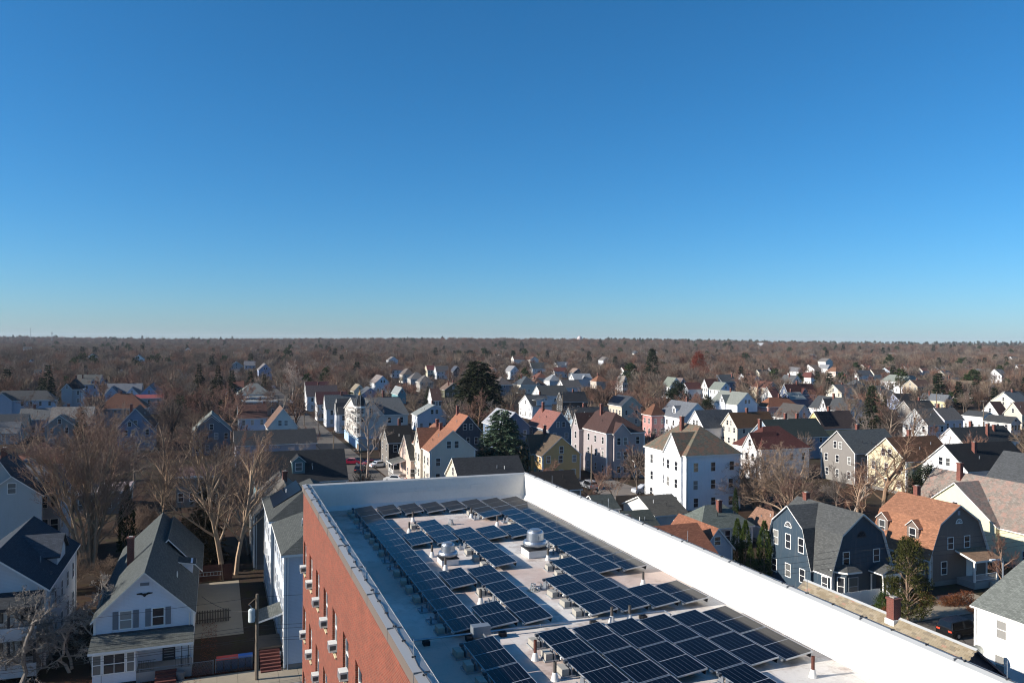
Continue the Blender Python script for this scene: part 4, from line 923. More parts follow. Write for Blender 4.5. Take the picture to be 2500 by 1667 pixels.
# --- close houses
r_, a_, b_ = h('dark blue gambrel house with grey roof and white windows', (2030, 1387), 3.9, 1886, 2176, 'u', 5.6, '2b4354', '565856', 'gambrel', fw=(0, 1), sw=(5, 1), attic=2, far=False, frame=WHITE, wings=[('l', -1.5, 7.4, 5.5, .36, dict(kind='gambrel', win=3, wsp=2.15, wh=1.55, rows=1, cols=3))], ch=[(.0, .75, .5)], oe=.3, og=.35, z0=1.3, asp=4.2)
BLUE = (r_, a_, b_)
r_, a_, b_ = h('taupe gambrel house with bright orange shingle roof', (2270, 1350), 3.9, 2134, 2411, 'u', 5.3, '77665c', 'a86a40', 'gambrel', fw=(2, 1), sw=(4, 1), attic=2, far=False, frame=WHITE, dormers=[('l', -3.2, .45, 4.5, 1.7, 1.9), ('l', 1.4, .45, 4.5, 1.7, 1.9)], ch=[(.05, .45, .9)], porch=('f', 1.6, 3.8, 2.4, 3.3, 'a07a54'), z0=1.3, asp=2.6)
TAUPE = (r_, a_, b_)
P1 = at(2367, 1472, 5.9); s_, t_ = ST(P1); P2 = at(2470, 1319, 10.0); s2_, t2_ = ST(P2)
r_, a_, b_ = h('bright white house with grey green shingle roof, right bottom corner', None, 5.9, ridge='u', rise=4.2, wall='f0f0ee', roof='7b8076', box=(s_ - 19, s_ - .3, t_ + .35, t_ + .35 + 2 * (t2_ - t_)), far=False, sw=(4, 2), fw=(2, 2), frame=WHITE, z0=.9)
P1 = at(1969, 1415, 7.6); P2 = at(2381, 1588, 7.6); s_, t_ = ST(P1); s2_, t2_ = ST(P2); tm_ = (t_ + t2_) / 2
r_, a_, b_ = h('narrow house with tan shingle roof hugging the right parapet', None, 4.4, ridge='u', rise=3.2, wall='1f2440', roof='8a7c66', box=(s2_ + .3, s_ - .3, tm_ - 4.2, tm_ + 4.2), far=False, fw=(2, 1), sw=(0, 0), attic=0, trim=plain('navy_trim', '232a48', .6))
TAN = (r_, a_, b_, s2_, s_, tm_)
r_, a_, b_ = h('white gabled house with eagle ornament and covered porch', (470, 1485), 5, 236, 503, 'u', 3.5, 'dfe3ea', '4e5451', side='R', fw=(0, 0), sw=(4, 1), attic=0, far=False, oe=.3, og=.4, wings=[], ch=[(-.55, -.1, .3)])
EAGLE = (r_, a_, b_)
r_, a_, b_ = h('white house with dark slate cross gable roof, left bottom corner', (111, 1430), 7, -147, 188, 'u', 2.9, 'c8ccce', '323c48', side='R', fw=(0, 0), sw=(5, 2), attic=1, far=False, oe=.4, og=.4)
SLATE = (r_, a_, b_)
r_, a_, b_ = h('tall pale blue three-storey house beside the brick wall', (696, 1349), 10, None, None, 'u', 2.0, 'c0cad6', '50544f', 'hip', w=7.0, d=12, fw=(0, 0), sw=(5, 3), far=False, z0=1.6, hipf=1.0)
PALE = (r_, a_, b_)
h('tall house with hip roof and solar panels behind the pale blue house', (664, 1268), 10, None, None, 'u', 2.7, 'c3c9d0', '4a4d49', 'hip', w=9.0, d=12, fw=(0, 0), sw=(4, 3), far=False, solar=('l', -4.2, 6, 2), hipf=1.0)
h('weathered grey shingle house with brown roof behind the pale houses', (621, 1258), 6.6, None, None, 'u', 3.4, '6f6a62', '6a645b', w=7.5, d=12, fw=(2, 2), attic=0, far=False, ch=[(.05, -.2, .8)])
r_, a_, b_ = h('teal house with wide black roof and small dormer', (627, 1178), 5.5, None, 848, 'v', 4.2, '5b7d82', '2f3235', d=9, fw=(4, 1), attic=0, far=False, dormers=[('f', -.5, 1.0, 6.9, 2.0, 1.5)])
h('grey lavender house with long charcoal roof beyond the teal house', (575, 1086), 5, None, 773, 'v', 2.6, 'a9a5ab', '3a3d40', d=8, fw=(5, 1), attic=0, ch=[])

h('long low grey building with reddish roof edge among the left trees', (430, 1166), 5, None, 562, 'v', .3, '77746e', '6a4a44', 'flat', d=10, fw=(5, 1), name='low_building', cat='building')
h('low building with pinkish pale roof behind the many-stemmed tree', (312, 1200), 3.4, 186, 320, 'v', .3, '8d8078', 'b09a94', 'flat', 'R', d=9, fw=(4, 1), name='low_building', cat='building')
# more houses half hidden among the trees
hr = random.Random(77); cand = []
for q in range(900):
    if len(cand) >= 46: break
    Y = hr.uniform(300, 760); px = hr.choice([hr.uniform(1820, 2490), hr.uniform(1180, 1850), hr.uniform(20, 700), hr.uniform(1820, 2490)])
    p_ = Vector((atd(px, 833.5, Y).x, Y, 0)); s_, t_ = ST(p_)
    if 22 < t_ < 36: continue
    if any((p_ - hh['c']).length < hh['r'] + 9 for hh in HOUSES) or any((p_ - c[0]).length < 17 for c in cand): continue
    # keep clear of the view onto the houses that were placed from the photograph
    x0, y0 = proj((p_.x, p_.y, 8)); w_ = 5 / Y * F
    if any(hh['Y'] > Y and min(x0 + w_, hh['box'][2]) - max(x0 - w_, hh['box'][0]) > .35 * (hh['box'][2] - hh['box'][0]) and y0 < hh['box'][3] for hh in HOUSES): continue
    cand.append((p_, px))
wc = [('white', 'e4e4e2'), ('cream', 'd9d0b8'), ('pale grey', 'b9bcbe'), ('pale blue', 'a9b8c8'), ('tan', 'b8a88e')]; rc = [('grey', '5a5c5e'), ('brown', '6a4a38'), ('dark', '3a3c3e'), ('rust', '7a4632'), ('slate', '565f66')]
cand.sort(key=lambda c: c[1])
for i, (p_, px) in enumerate(cand):
    s_, t_ = ST(p_); a_, b_ = hr.uniform(3.4, 5.2), hr.uniform(4, 6); wn, wh_ = hr.choice(wc); rn, rh_ = hr.choice(rc); rd = hr.choice('uv')
    h('half hidden %s house, %s roof, in woods, %s from %s' % (wn, rn, ORD[i] if i < 23 else ORD[len(cand) - 1 - i], 'left' if i < 23 else 'right'), None, hr.choice([3.4, 5.4, 5.8]), ridge=rd, rise=hr.uniform(2.8, 4), wall=wh_, roof=rh_, kind=hr.choice(['gable', 'gable', 'gable', 'hip']), box=(s_ - b_, s_ + b_, t_ - a_, t_ + a_), soft=True, fw=(3, 2), sw=(3, 2), ch=[(hr.uniform(-.3, .3), 0, .6)], wings=[('f', hr.uniform(-1, 1), 3, 2, .4)] if hr.random() < .4 else [])

# ------------------------------------------------------------------ trees
def cr(a, b):
    a0, a1, a2 = float(a[0]), float(a[1]), float(a[2]); b0, b1, b2 = float(b[0]), float(b[1]), float(b[2]); return np.array((a1 * b2 - a2 * b1, a2 * b0 - a0 * b2, a0 * b1 - a1 * b0))
def nm_(a): return math.sqrt(float(a[0]) ** 2 + float(a[1]) ** 2 + float(a[2]) ** 2)
class Twigs:
    def __init__(s): s.v = []; s.f = []; s.n = 0
    def tube(s, P, R, k):
        P = np.asarray(P); d = P[-1] - P[0]; L_ = nm_(d) + 1e-9; d = d / L_
        a = cr(d, (0, 0, 1.0) if abs(d[2]) < .9 else (1.0, 0, 0)); a /= nm_(a); b = cr(d, a)
        an = np.arange(k) * 2 * math.pi / k
        ring = np.cos(an)[:, None] * a + np.sin(an)[:, None] * b
        V = (P[:, None, :] + ring[None] * np.asarray(R)[:, None, None]).reshape(-1, 3); n = s.n; s.v.append(V); s.n += len(V)
        for i in range(len(P) - 1):
            o = n + i * k
            for j in range(k): s.f.append((o + j, o + (j + 1) % k, o + k + (j + 1) % k, o + k + j))
    def tri(s, p, q, w):
        n = s.n; d = q - p; a = cr(d, (w[0], w[1], w[2])); a = a / (nm_(a) + 1e-9)
        return a
    def add(s, V, F):
        n = s.n; s.v.append(np.asarray(V)); s.n += len(V); s.f += [tuple(i + n for i in f) for f in F]
    def mesh(s, name, mat):
        me = bpy.data.meshes.new(name); me.from_pydata(np.concatenate(s.v).tolist() if s.v else [], [], s.f); me.materials.append(mat); me.update(); return me
def bare_tree(seed, H=14, trunk=.25, stems=1, spread=.55, up=.35, limbs=8, brs=7, tws=7, fine=5, r0=.26, crook=.16, thin=.010, near=False):
    R = np.random.default_rng(seed); A, B = Twigs(), Twigs()
    def go(p, d, L_, r, lev):
        npt = (7, 6, 5, 4, 3)[lev]; P = [p]; dd = d.copy(); st = L_ / (npt - 1)
        for i in range(npt - 1):
            dd = dd + R.normal(0, crook * (1 + .25 * lev), 3) + np.array((0, 0, up * (.10 if lev else .05) * (1.0 if lev < 4 else .5))); dd /= nm_(dd); P.append(P[-1] + dd * st)
        re = r * (.55 if lev == 0 else .28); Rr = np.linspace(r, max(re, thin * .8), npt)
        if lev <= 1: A.tube(P, Rr, 7 if lev == 0 else 5)
        elif lev == 2: (A if near else B).tube(P, Rr, 4 if near else 3)
        else: B.tube(P, Rr, 3)
        if lev == 4: return
        n = (limbs, brs, tws, fine)[lev]
        if n <= 0: return
        lo = trunk if lev == 0 else .22
        for q in range(n):
            k = lo + (1 - lo) * ((q + R.uniform(.1, .9)) / n); k = min(k, .985); x = k * (npt - 1); i = int(x); pp = P[i] + (P[min(i + 1, npt - 1)] - P[i]) * (x - i)
            ax = P[min(i + 1, npt - 1)] - P[i]; ax = ax / (nm_(ax) + 1e-9)
            side = R.normal(0, 1, 3); side -= ax * side.dot(ax); side /= nm_(side) + 1e-9
            if lev == 0:
                an = q * 2.4 + R.uniform(-.4, .4); side = np.array((math.cos(an), math.sin(an), 0.0))
            elif side[2] < -.2: side[2] *= -.4
            ang = (spread * R.uniform(.75, 1.25)) if lev == 0 else R.uniform(.45, .95)
            if lev == 0: ang *= 1.35 - .75 * k
            nd = ax * math.cos(ang) + side * math.sin(ang)
            ll = L_ * ((.62 if lev == 0 else .52) * (1.15 - .55 * k)) * R.uniform(.75, 1.2)
            if lev == 0: ll = max(ll, H * .30)
            rr = max(thin, (Rr[i]) * (.52 if lev == 0 else .50))
            go(pp, nd / nm_(nd), ll, rr, lev + 1)
    for q in range(stems):
        an = q * 2 * math.pi / max(1, stems) + R.uniform(-.4, .4); tl = .0 if stems == 1 else R.uniform(.10, .30)
        d = np.array((math.cos(an) * tl, math.sin(an) * tl, 1.0)); d /= nm_(d)
        go(np.array((math.cos(an), math.sin(an), 0)) * (0 if stems == 1 else R.uniform(.15, .55)), d, H * (.80 if stems == 1 else R.uniform(.62, .85)), r0 * (1 if stems == 1 else .55), 0)
    return A, B
def far_bare(seed, H=13, n=420, w=.07):
    R = np.random.default_rng(seed); A = Twigs(); A.tube([(0, 0, 0), (.1, 0, H * .3), (.0, .1, H * .62)], [.24, .18, .1], 5)
    for q in range(9):
        an = q * .7 + R.uniform(-.2, .2); rr = R.uniform(.18, .36) * H; A.tube([(0, 0, H * R.uniform(.2, .4)), (rr * .5 * math.cos(an), rr * .5 * math.sin(an), H * .55), (rr * math.cos(an), rr * math.sin(an), H * R.uniform(.72, .92))], [.15, .11, .05], 3)
    B = Twigs(); V = []; Fc = []
    for q in range(n):
        th = R.uniform(0, 2 * math.pi); cz = R.uniform(-.35, 1); rad = R.uniform(.55, 1.0); sx = math.sqrt(max(0, 1 - cz * cz))
        e = np.array((sx * math.cos(th) * H * .36, sx * math.sin(th) * H * .36, H * .60 + cz * H * .40)) * 1.0
        c = np.array((0, 0, H * .45)); tip = c + (e - c) * rad * R.uniform(.85, 1.08); st = c + (tip - c) * R.uniform(.5, .72) + R.normal(0, .35, 3)
        d = tip - st; a = cr(d, R.normal(0, 1, 3)); a /= nm_(a) + 1e-9
        i = len(V); ww = w * R.uniform(.6, 1.5); V += [st - a * ww, st + a * ww, tip + a * ww * .35, tip - a * ww * .35]; Fc.append((i, i + 1, i + 2, i + 3))
        for z in range(2):
            k = R.uniform(.3, .8); p = st + d * k; d2 = d * .45 + R.normal(0, .5, 3); a2 = cr(d2, R.normal(0, 1, 3)); a2 /= nm_(a2) + 1e-9
            i = len(V); V += [p - a2 * ww * .6, p + a2 * ww * .6, p + d2]; Fc.append((i, i + 1, i + 2))
    B.add(V, Fc); return A, B
def conifer(seed, H=18, R0=4, n=34, base=.06, droop=.25, leaf=.42, dens=1.0, ragged=.18, power=.9):
    R = np.random.default_rng(seed); A, B = Twigs(), Twigs(); A.tube([(0, 0, 0), (0, 0, H * .5), (0, 0, H * .98)], [.02 * H, .013 * H, .02], 7)
    V = []; Fc = []
    for k in range(n):
        h0 = base + (1 - base) * (k / n) ** .92; z = H * h0; rad = R0 * (1 - h0) ** power * R.uniform(1 - ragged, 1 + ragged) + .12
        nb = max(5, int(13 * (.45 + rad / R0)))
        for q in range(nb):
            an = R.uniform(0, 2 * math.pi); rl = rad * R.uniform(.72, 1.15); d = np.array((math.cos(an), math.sin(an), 0)); lift = R.uniform(-.1, .25) - droop * .5
            p0 = np.array((0, 0, z)); m_ = max(3, int(rl / leaf * 2.0 * dens))
            for i in range(m_):
                t = .18 + .82 * (i + R.uniform(0, 1)) / m_; p = p0 + d * rl * t + np.array((0, 0, rl * (lift * t - droop * t * t * .6)))
                for sg in (-1, 1, 0):
                    sd = np.array((-d[1], d[0], 0)) * sg; dr = d * R.uniform(.3, .9) + sd * R.uniform(.5, 1.0) + np.array((0, 0, R.uniform(-.55, .15))); dr /= nm_(dr)
                    ln = leaf * R.uniform(.6, 1.25) * (1.0 if sg else 1.1); wv = cr(dr, R.normal(0, 1, 3)); wv /= nm_(wv) + 1e-9; wv *= leaf * R.uniform(.13, .24)
                    i0 = len(V); V += [p - wv * .6, p + dr * ln * .5 - wv, p + dr * ln, p + dr * ln * .5 + wv]; Fc.append((i0, i0 + 1, i0 + 2, i0 + 3))
    B.add(V, Fc); return A, B
def clumpy(seed, H=12, R0=4, clumps=60, per=34, leaf=.34, zlo=.3, limb=True, shape=1.0, trunk_r=.18, flat=.55):
    R = np.random.default_rng(seed); A, B = Twigs(), Twigs()
    A.tube([(0, 0, 0), (R.uniform(-.3, .3), R.uniform(-.3, .3), H * .5), (0, 0, H * .93)], [trunk_r, trunk_r * .7, .03], 6); V = []; Fc = []
    for q in range(clumps):
        hz = zlo + (1 - zlo) * R.uniform(0, 1) ** .9; an = R.uniform(0, 2 * math.pi); kk = (hz - zlo) / (1 - zlo); rr = R0 * (max(.02, 1 - kk) ** (.5 * shape)) * (min(1, .35 + kk * 4)) * R.uniform(.35, 1.0) ** .6
        c = np.array((rr * math.cos(an), rr * math.sin(an), H * hz))
        if limb and q % 2 == 0: A.tube([(0, 0, H * max(.1, hz - .15)), c * .6 + np.array((0, 0, H * hz * .36)), c], [.06, .045, .02], 4)
        cs = R.uniform(.5, 1.0) * R0 * .26 + .12
        for i in range(per):
            v = R.normal(0, 1, 3); v /= nm_(v) + 1e-9; p = c + v * np.array((1, 1, flat)) * cs * R.uniform(.45, 1.05); dr = v + np.array((0, 0, .35)) + R.normal(0, .5, 3); dr /= nm_(dr)
            wv = cr(dr, R.normal(0, 1, 3)); wv /= nm_(wv) + 1e-9; ln = leaf * R.uniform(.6, 1.3); wv *= leaf * R.uniform(.16, .3)
            i0 = len(V); V += [p - wv, p + wv, p + dr * ln + wv * .25, p + dr * ln - wv * .25]; Fc.append((i0, i0 + 1, i0 + 2, i0 + 3))
    B.add(V, Fc); return A, B
def column(seed, H=6, R0=.65, n=2600, leaf=.17):
    R = np.random.default_rng(seed); A, B = Twigs(), Twigs(); A.tube([(0, 0, 0), (0, 0, H * .8)], [.07, .03], 5); V = []; Fc = []
    for q in range(n):
        k = R.uniform(.03, 1); an = R.uniform(0, 2 * math.pi); rr = R0 * min(1, (1 - k) * 2.2 + .06) ** .75 * R.uniform(.72, 1.05) * (1 + .12 * math.sin(an * 5 + k * 17))
        p = np.array((rr * math.cos(an), rr * math.sin(an), H * k)); dr = np.array((math.cos(an) * .5, math.sin(an) * .5, 1.0)) + R.normal(0, .3, 3); dr /= nm_(dr); wv = cr(dr, R.normal(0, 1, 3)); wv /= nm_(wv) + 1e-9
        wv *= leaf * .3; ln = leaf * R.uniform(.7, 1.4); i0 = len(V); V += [p - wv, p + wv, p + dr * ln]; Fc.append((i0, i0 + 1, i0 + 2))
    B.add(V, Fc); return A, B
BK = [bark('8a7a6a'), bark('86705f'), bark('8d7f6c'), bark('958b80'), bark('76685b')]
TW = [bark('6a5d55'), bark('72584e'), bark('6f6457'), bark('77706a'), bark('6a584e')]
LF_SPRUCE = leafmat('10160d', '2c3820'); LF_PINE = leafmat('14200f', '3a4a22'); LF_BLUE = leafmat('1c2a22', '55684e'); LF_RUST = leafmat('4a1a10', '8a3a22'); LF_ARB = leafmat('16220c', '4a5a22'); LF_BROWN = leafmat('2c2214', '6b5736'); LF_YEW = leafmat('0e150b', '26331a'); LF_OLIVE = leafmat('2b2c10', '6a6426')
TM = {}
def reg(k, AB, ma, mb): TM[k] = (AB[0].mesh('trunk', ma), AB[1].mesh('crown', mb))
for i in range(4): reg(('bare', i), bare_tree(20 + i, 14, .28, 1, .62 + .08 * (i % 2), .35, 9, 7, 7, 4, .25, thin=.017), BK[i], TW[i])
reg(('bare', 4), bare_tree(31, 13, .2, 3, .5, .5, 6, 6, 6, 5, .3, thin=.017), BK[4], TW[4])
reg(('bare', 5), bare_tree(32, 12, .22, 1, .85, .3, 10, 7, 7, 5, .25, thin=.018), BK[1], TW[1])
reg(('bare', 6), bare_tree(33, 15, .3, 1, .45, .5, 9, 7, 7, 5, .24, thin=.017), BK[3], TW[3])
reg(('vase', 0), bare_tree(41, 17.5, .22, 9, .50, .5, 8, 7, 6, 5, .34, .11, .012, True), bark('a08b74'), bark('7a675b'))
reg(('twin', 0), bare_tree(42, 17, .28, 1, .70, .4, 13, 8, 7, 5, .34, .09, .012, True), bark('a08b74'), bark('7a675b'))
reg(('gnarl', 0), bare_tree(43, 8.2, .22, 1, .8, .15, 8, 7, 6, 4, .22, .30, .014, True), bark('8d8880'), bark('8b8780'))
reg(('gnarl', 1), bare_tree(44, 7.6, .18, 2, .9, .1, 7, 7, 6, 4, .3, .32, .014, True), bark('8d8880'), bark('8b8780'))
reg(('gnarl', 2), bare_tree(45, 16, .25, 1, .8, .2, 9, 7, 7, 5, .42, .26, .014, True), bark('8f7a66'), bark('6f5548'))
reg(('bushy', 0), bare_tree(46, 10.8, .12, 9, .65, .15, 7, 6, 6, 4, .28, .2, .012, True), bark('8d7c6a'), bark('77675a'))
reg(('street', 0), bare_tree(49, 13.5, .35, 1, .7, .3, 9, 7, 6, 4, .24, .12, .018, True), bark('857a70'), bark('857a70'))
reg(('birch', 0), bare_tree(48, 17, .3, 2, .5, .4, 8, 6, 6, 4, .34, .16, .016), bark('bdb6ac'), bark('b0a69c'))
reg(('spruce', 0), conifer(51, 17, 4.6, 24, .05, .35, .75), BK[4], LF_SPRUCE)
reg(('spruce', 1), conifer(52, 17, 4.2, 22, .05, .45, .75, ragged=.3), BK[4], leafmat('14150c', '3c3a22'))
reg(('spruce', 2), conifer(53, 22, 7.6, 56, .04, .38, .85, 1.0, .13, .45), BK[4], leafmat('12170c', '353a1e'))
reg(('spruce', 3), conifer(54, 14, 4.7, 44, .03, .22, .58, 1.0, .10, .52), BK[4], LF_BLUE)
reg(('brownfir', 0), conifer(55, 10.6, 2.9, 30, .06, .3, .40, 1.0, .2, .7), BK[0], LF_BROWN)
reg(('pine', 0), clumpy(56, 16, 6.5, 95, 40, .62, .25), BK[4], LF_PINE)
reg(('pine', 1), clumpy(57, 23, 5.5, 110, 40, .62, .2, shape=1.3), BK[4], LF_SPRUCE)
reg(('pine', 2), clumpy(58, 9, 3.1, 150, 60, .22, .08, shape=.8, flat=.5), bark('77695c'), leafmat('1c200c', '4c4c1e'))
reg(('rust', 0), clumpy(59, 20, 6.6, 120, 40, .5, .2, flat=.8), BK[4], LF_RUST)
reg(('yew', 0), clumpy(60, 8.5, 4.2, 130, 60, .30, .04, shape=.9, flat=.8), BK[4], LF_YEW)
reg(('arb', 0), column(61), BK[4], LF_ARB)
reg(('ivy', 0), column(62, 8.8, .95, 2600, .26), BK[4], leafmat('10180a', '34451a'))
reg(('shrub', 0), clumpy(63, 1.9, 1.1, 60, 50, .12, .08, False, .8, .04, .9), BK[4], leafmat('1c2a10', '44561f'))
reg(('shrub', 1), clumpy(64, 1.2, 1.2, 50, 50, .11, .1, False, .7, .04, .8), BK[4], leafmat('3a2012', '7a4a2c'))
reg(('shrub', 2), clumpy(65, 2.3, 1.3, 60, 45, .12, .5, True, .7, .05, .6), bark('8f7a66'), leafmat('5a4020', '9a7440'))
KINDN = {'bare': ('bare_tree', 'bare'), 'vase': ('bare_tree', 'bare'), 'twin': ('bare_tree', 'bare'), 'gnarl': ('bare_tree', 'bare'), 'bushy': ('bare_tree', 'bare'), 'street': ('bare_tree', 'bare'), 'birch': ('birch_tree', ''), 'spruce': ('spruce_tree', ''), 'brownfir': ('conifer_tree', ''), 'pine': ('pine_tree', ''), 'rust': ('oak_tree', ''), 'yew': ('evergreen_bush', ''), 'arb': ('arborvitae', ''), 'ivy': ('ivy_clad_trunk', ''), 'shrub': ('shrub', '')}
TREES = []
def tree(kind, pos, H=None, rz=None, label=None, wide=1.0):
    m = TM[kind]; nm = KINDN[kind[0]][0]
    o = thing(nm, label or '', 'tree' if kind[0] not in ('yew', 'shrub') else 'shrub', pos, random.uniform(0, 6.28) if rz is None else rz)
    base = {'bare': 14, 'vase': 17.5, 'twin': 17, 'spruce': (17, 17, 22, 14)[kind[1]] if kind[0] == 'spruce' else 0, 'pine': (16, 23, 9)[kind[1]] if kind[0] == 'pine' else 0, 'rust': 20, 'yew': 8.5, 'arb': 6, 'ivy': 8.8, 'brownfir': 10.6, 'birch': 17, 'street': 13.5, 'bushy': 10.8, 'gnarl': (8.2, 7.6, 16)[kind[1]] if kind[0] == 'gnarl' else 0, 'shrub': (1.9, 1.2, 2.3)[kind[1]] if kind[0] == 'shrub' else 0}[kind[0]]
    k = (H / base) if H else 1.0; o.scale = (k * wide, k * wide, k)
    link('trunk', m[0], o); link('crown', m[1], o); TREES.append((o, kind, H or base)); return o
def gx(px, Y): d = atd(px, 833.5, Y); return Vector((d.x, Y, 0))
def ttop(kind, px, ytop, Y, label=None, wide=1.0, rz=None):
    eye = 833.5 + (px - 1250) * math.tan(ROLL); Ht = CAMH - (ytop - eye) / F * Y
    return tree(kind, gx(px, Y), Ht, rz, label, wide)
# hand placed
ttop(('vase', 0), 222, 1035, 97, 'big many-stemmed bare tree between the slate house and the eagle house', 1.0, .3)
ttop(('twin', 0), 548, 1058, 93, 'tall straight bare tree behind the wooden fence', .95, 1.0)
ttop(('twin', 0), 580, 1085, 95, 'tall bare tree just right of the straight one behind the fence', .9, 3.9)
ttop(('twin', 0), 400, 1090, 118, 'bare tree behind the rear roof of the eagle house', .8, 2.4)
ttop(('bare', 6), 610, 1120, 104, 'slim bare tree leaning beside the grey shingle house', .8)
ttop(('gnarl', 0), 92, 1432, 66.8, 'pale gnarled street tree in front of the slate house', 1.15, .4)
ttop(('gnarl', 1), 178, 1475, 67.2, 'low pale gnarled street tree between the two white houses', 1.2, 2.0)
ttop(('gnarl', 0), 236, 1425, 67.6, 'pale gnarled street tree in front of the eagle house corner', 1.0, 3.6)
ttop(('gnarl', 0), 130, 1415, 69.5, 'gnarled grey tree between the slate house porch and the street', 1.1, 4.4)
ttop(('bushy', 0), 190, 1480, 72, 'dense tangled bare shrub between the slate and eagle houses', .7, 4.4)
ttop(('gnarl', 1), 20, 1500, 65.5, 'pale gnarled street tree at the left edge', 1.1, 5.0)
ttop(('brownfir', 0), 500, 1165, 101, 'brownish conical conifer among the bare trees left of the fence')
ttop(('brownfir', 0), 455, 1260, 96, 'short brownish conifer in front of the taller conical one', 1.1)
ttop(('ivy', 0), 312, 1185, 104, 'dead trunk wrapped in dark ivy')
ttop(('bare', 5), 243, 978, 188, 'round dense bare tree before the brown roofed house', 1.1)
ttop(('bare', 1), 440, 942, 226, 'wide reddish bare tree left of the spruces', 1.15)
ttop(('bare', 4), 380, 962, 215, 'many-stemmed bare tree beside the blue front gable', 1.0)
ttop(('bare', 2), 470, 1000, 190, 'tan bare tree left of the grey gabled house', 1.0)
ttop(('bare', 0), 400, 1010, 168, 'grey bare tree behind the big many-stemmed tree', 1.1)
ttop(('bare', 3), 330, 1040, 150, 'grey bare tree above the ivy trunk', 1.1)
ttop(('bare', 1), 270, 1060, 140, 'reddish bare tree behind the many-stemmed tree', 1.0)
ttop(('bare', 4), 480, 1090, 140, 'brown bare tree in front of the grey gabled house', 1.0)
ttop(('bare', 1), 560, 1075, 120, 'reddish bare tree in front of the charcoal roof', .9)
ttop(('bare', 0), 640, 1090, 116, 'grey bare tree left of the teal house', .8)
ttop(('bare', 2), 420, 1150, 110, 'bare tree above the roof of the eagle house', .8)
for i, (px, yt, Y, k) in enumerate([(487, 885, 350, 1), (533, 888, 330, 1), (567, 902, 345, 0), (612, 903, 335, 0), (646, 912, 340, 1)]):
    ttop(('spruce', k), px, yt, Y, 'dark spruce, %s from the left in the row behind the hip roof' % ORD[i])
ttop(('spruce', 0), 505, 960, 280, 'dark spruce below the row of spruces, among bare trees'); ttop(('spruce', 0), 545, 968, 270, 'dark spruce beside the grey hip roof, lower one')
ttop(('spruce', 0), 118, 888, 300, 'lone dark spruce behind the long pale blue house'); ttop(('spruce', 1), 148, 968, 262, 'small dark spruce beside the three-storey grey house', .9)
ttop(('street', 0), 898, 985, 163, 'pale bare street tree in front of the corner building', 1.0, 1.2)
ttop(('street', 0), 782, 990, 236, 'small bare street tree at the parking place', .9)
ttop(('birch', 0), 716, 884, 372, 'pale barked birch at the far end of the side street', .8)
ttop(('pine', 0), 798, 898, 420, 'round dark pine behind the maroon roofs', .9)
ttop(('bare', 1), 792, 848, 520, 'great reddish bare tree above the round dark pine', 1.1); ttop(('bare', 0), 872, 858, 500, 'great brown bare tree above the corner turret', 1.2)
ttop(('spruce', 2), 1168, 879, 253, 'great dark spruce towering over the middle houses', 1.4)
ttop(('spruce', 3), 1226, 998, 163, 'blue green spruce right of the navy house', 1.3)
ttop(('pine', 1), 1592, 853, 470, 'tall dark pine on the middle rise'); ttop(('pine', 0), 1540, 890, 430, 'broad green pine left of the tall dark pine', 1.1)
ttop(('rust', 0), 1706, 861, 520, 'oak still holding rust red leaves')
ttop(('bare', 5), 1500, 912, 300, 'broad brown bare tree above the solar roof', 1.3); ttop(('bare', 2), 1580, 935, 285, 'broad bare tree behind the pink house', 1.1)
ttop(('yew', 0), 1655, 935, 300, 'dark evergreen bush behind the slate blue roof', 1.0); ttop(('yew', 0), 1730, 968, 285, 'dark evergreen bush left of the grey green roof', .8)
ttop(('bare', 1), 1850, 905, 325, 'great rust brown bare tree right of the white houses', 1.15); ttop(('bare', 5), 1870, 985, 222, 'low bare tree before the dull brown grey roof', 1.0)
ttop(('bare', 2), 2105, 968, 228, 'bare tree right of the charcoal roofed house', 1.1); ttop(('bare', 0), 2170, 975, 222, 'bare tree left of the white weathered gable', 1.1); ttop(('bare', 1), 2060, 950, 260, 'reddish bare tree behind the charcoal roof', 1.0)
ttop(('pine', 0), 2130, 945, 290, 'olive green pine below the white villa', .7)
ttop(('bushy', 0), 1850, 1085, 134, 'wide bushy bare tree right of the white three-decker', 1.25); ttop(('bushy', 0), 1935, 1100, 128, 'bushy bare tree behind the blue gambrel house', 1.0)
ttop(('ivy', 0), 1798, 1192, 126, 'ivy covered stump left of the bushy tree', .8)
ttop(('gnarl', 2), 2168, 1040, 118, 'thick limbed bare tree in front of the cream house', .9, .5); ttop(('gnarl', 2), 2090, 1130, 112, 'dark bare tree in front of the grey shingled house', .8, 2.5); ttop(('bare', 6), 2045, 1140, 120, 'slim bare tree behind the blue gambrel roof', .8); ttop(('gnarl', 2), 2235, 1150, 110, 'crooked bare tree left of the pink slate roof', .7, 4)
ttop(('yew', 0), 2262, 1142, 126, 'dark evergreen bush before the white house with black roof', 1.0); ttop(('yew', 0), 2325, 1165, 121, 'small evergreen bush left of the pink slate roof', .8)
ttop(('arb', 0), 1803, 1267, 97, 'arborvitae column, leftmost of three beside the blue gambrel house'); ttop(('arb', 0), 1823, 1271, 95.5, 'arborvitae column, middle of three beside the blue gambrel house'); ttop(('arb', 0), 1869, 1273, 94, 'arborvitae column, closest to the blue gambrel house', 1.1); ttop(('arb', 0), 1836, 1330, 93, 'short arborvitae in front of the three columns', 1.1)
ttop(('pine', 2), 2222, 1318, 80, 'ornamental pine between the two gambrel houses', .85, 1.0)
ttop(('yew', 0), 2040, 1250, 99, 'dark evergreen shrub behind the blue gambrel roof', .6)
ttop(('bare', 5), 2455, 1275, 88, 'reddish bare shrub tree before the cream pink slate house', .6)
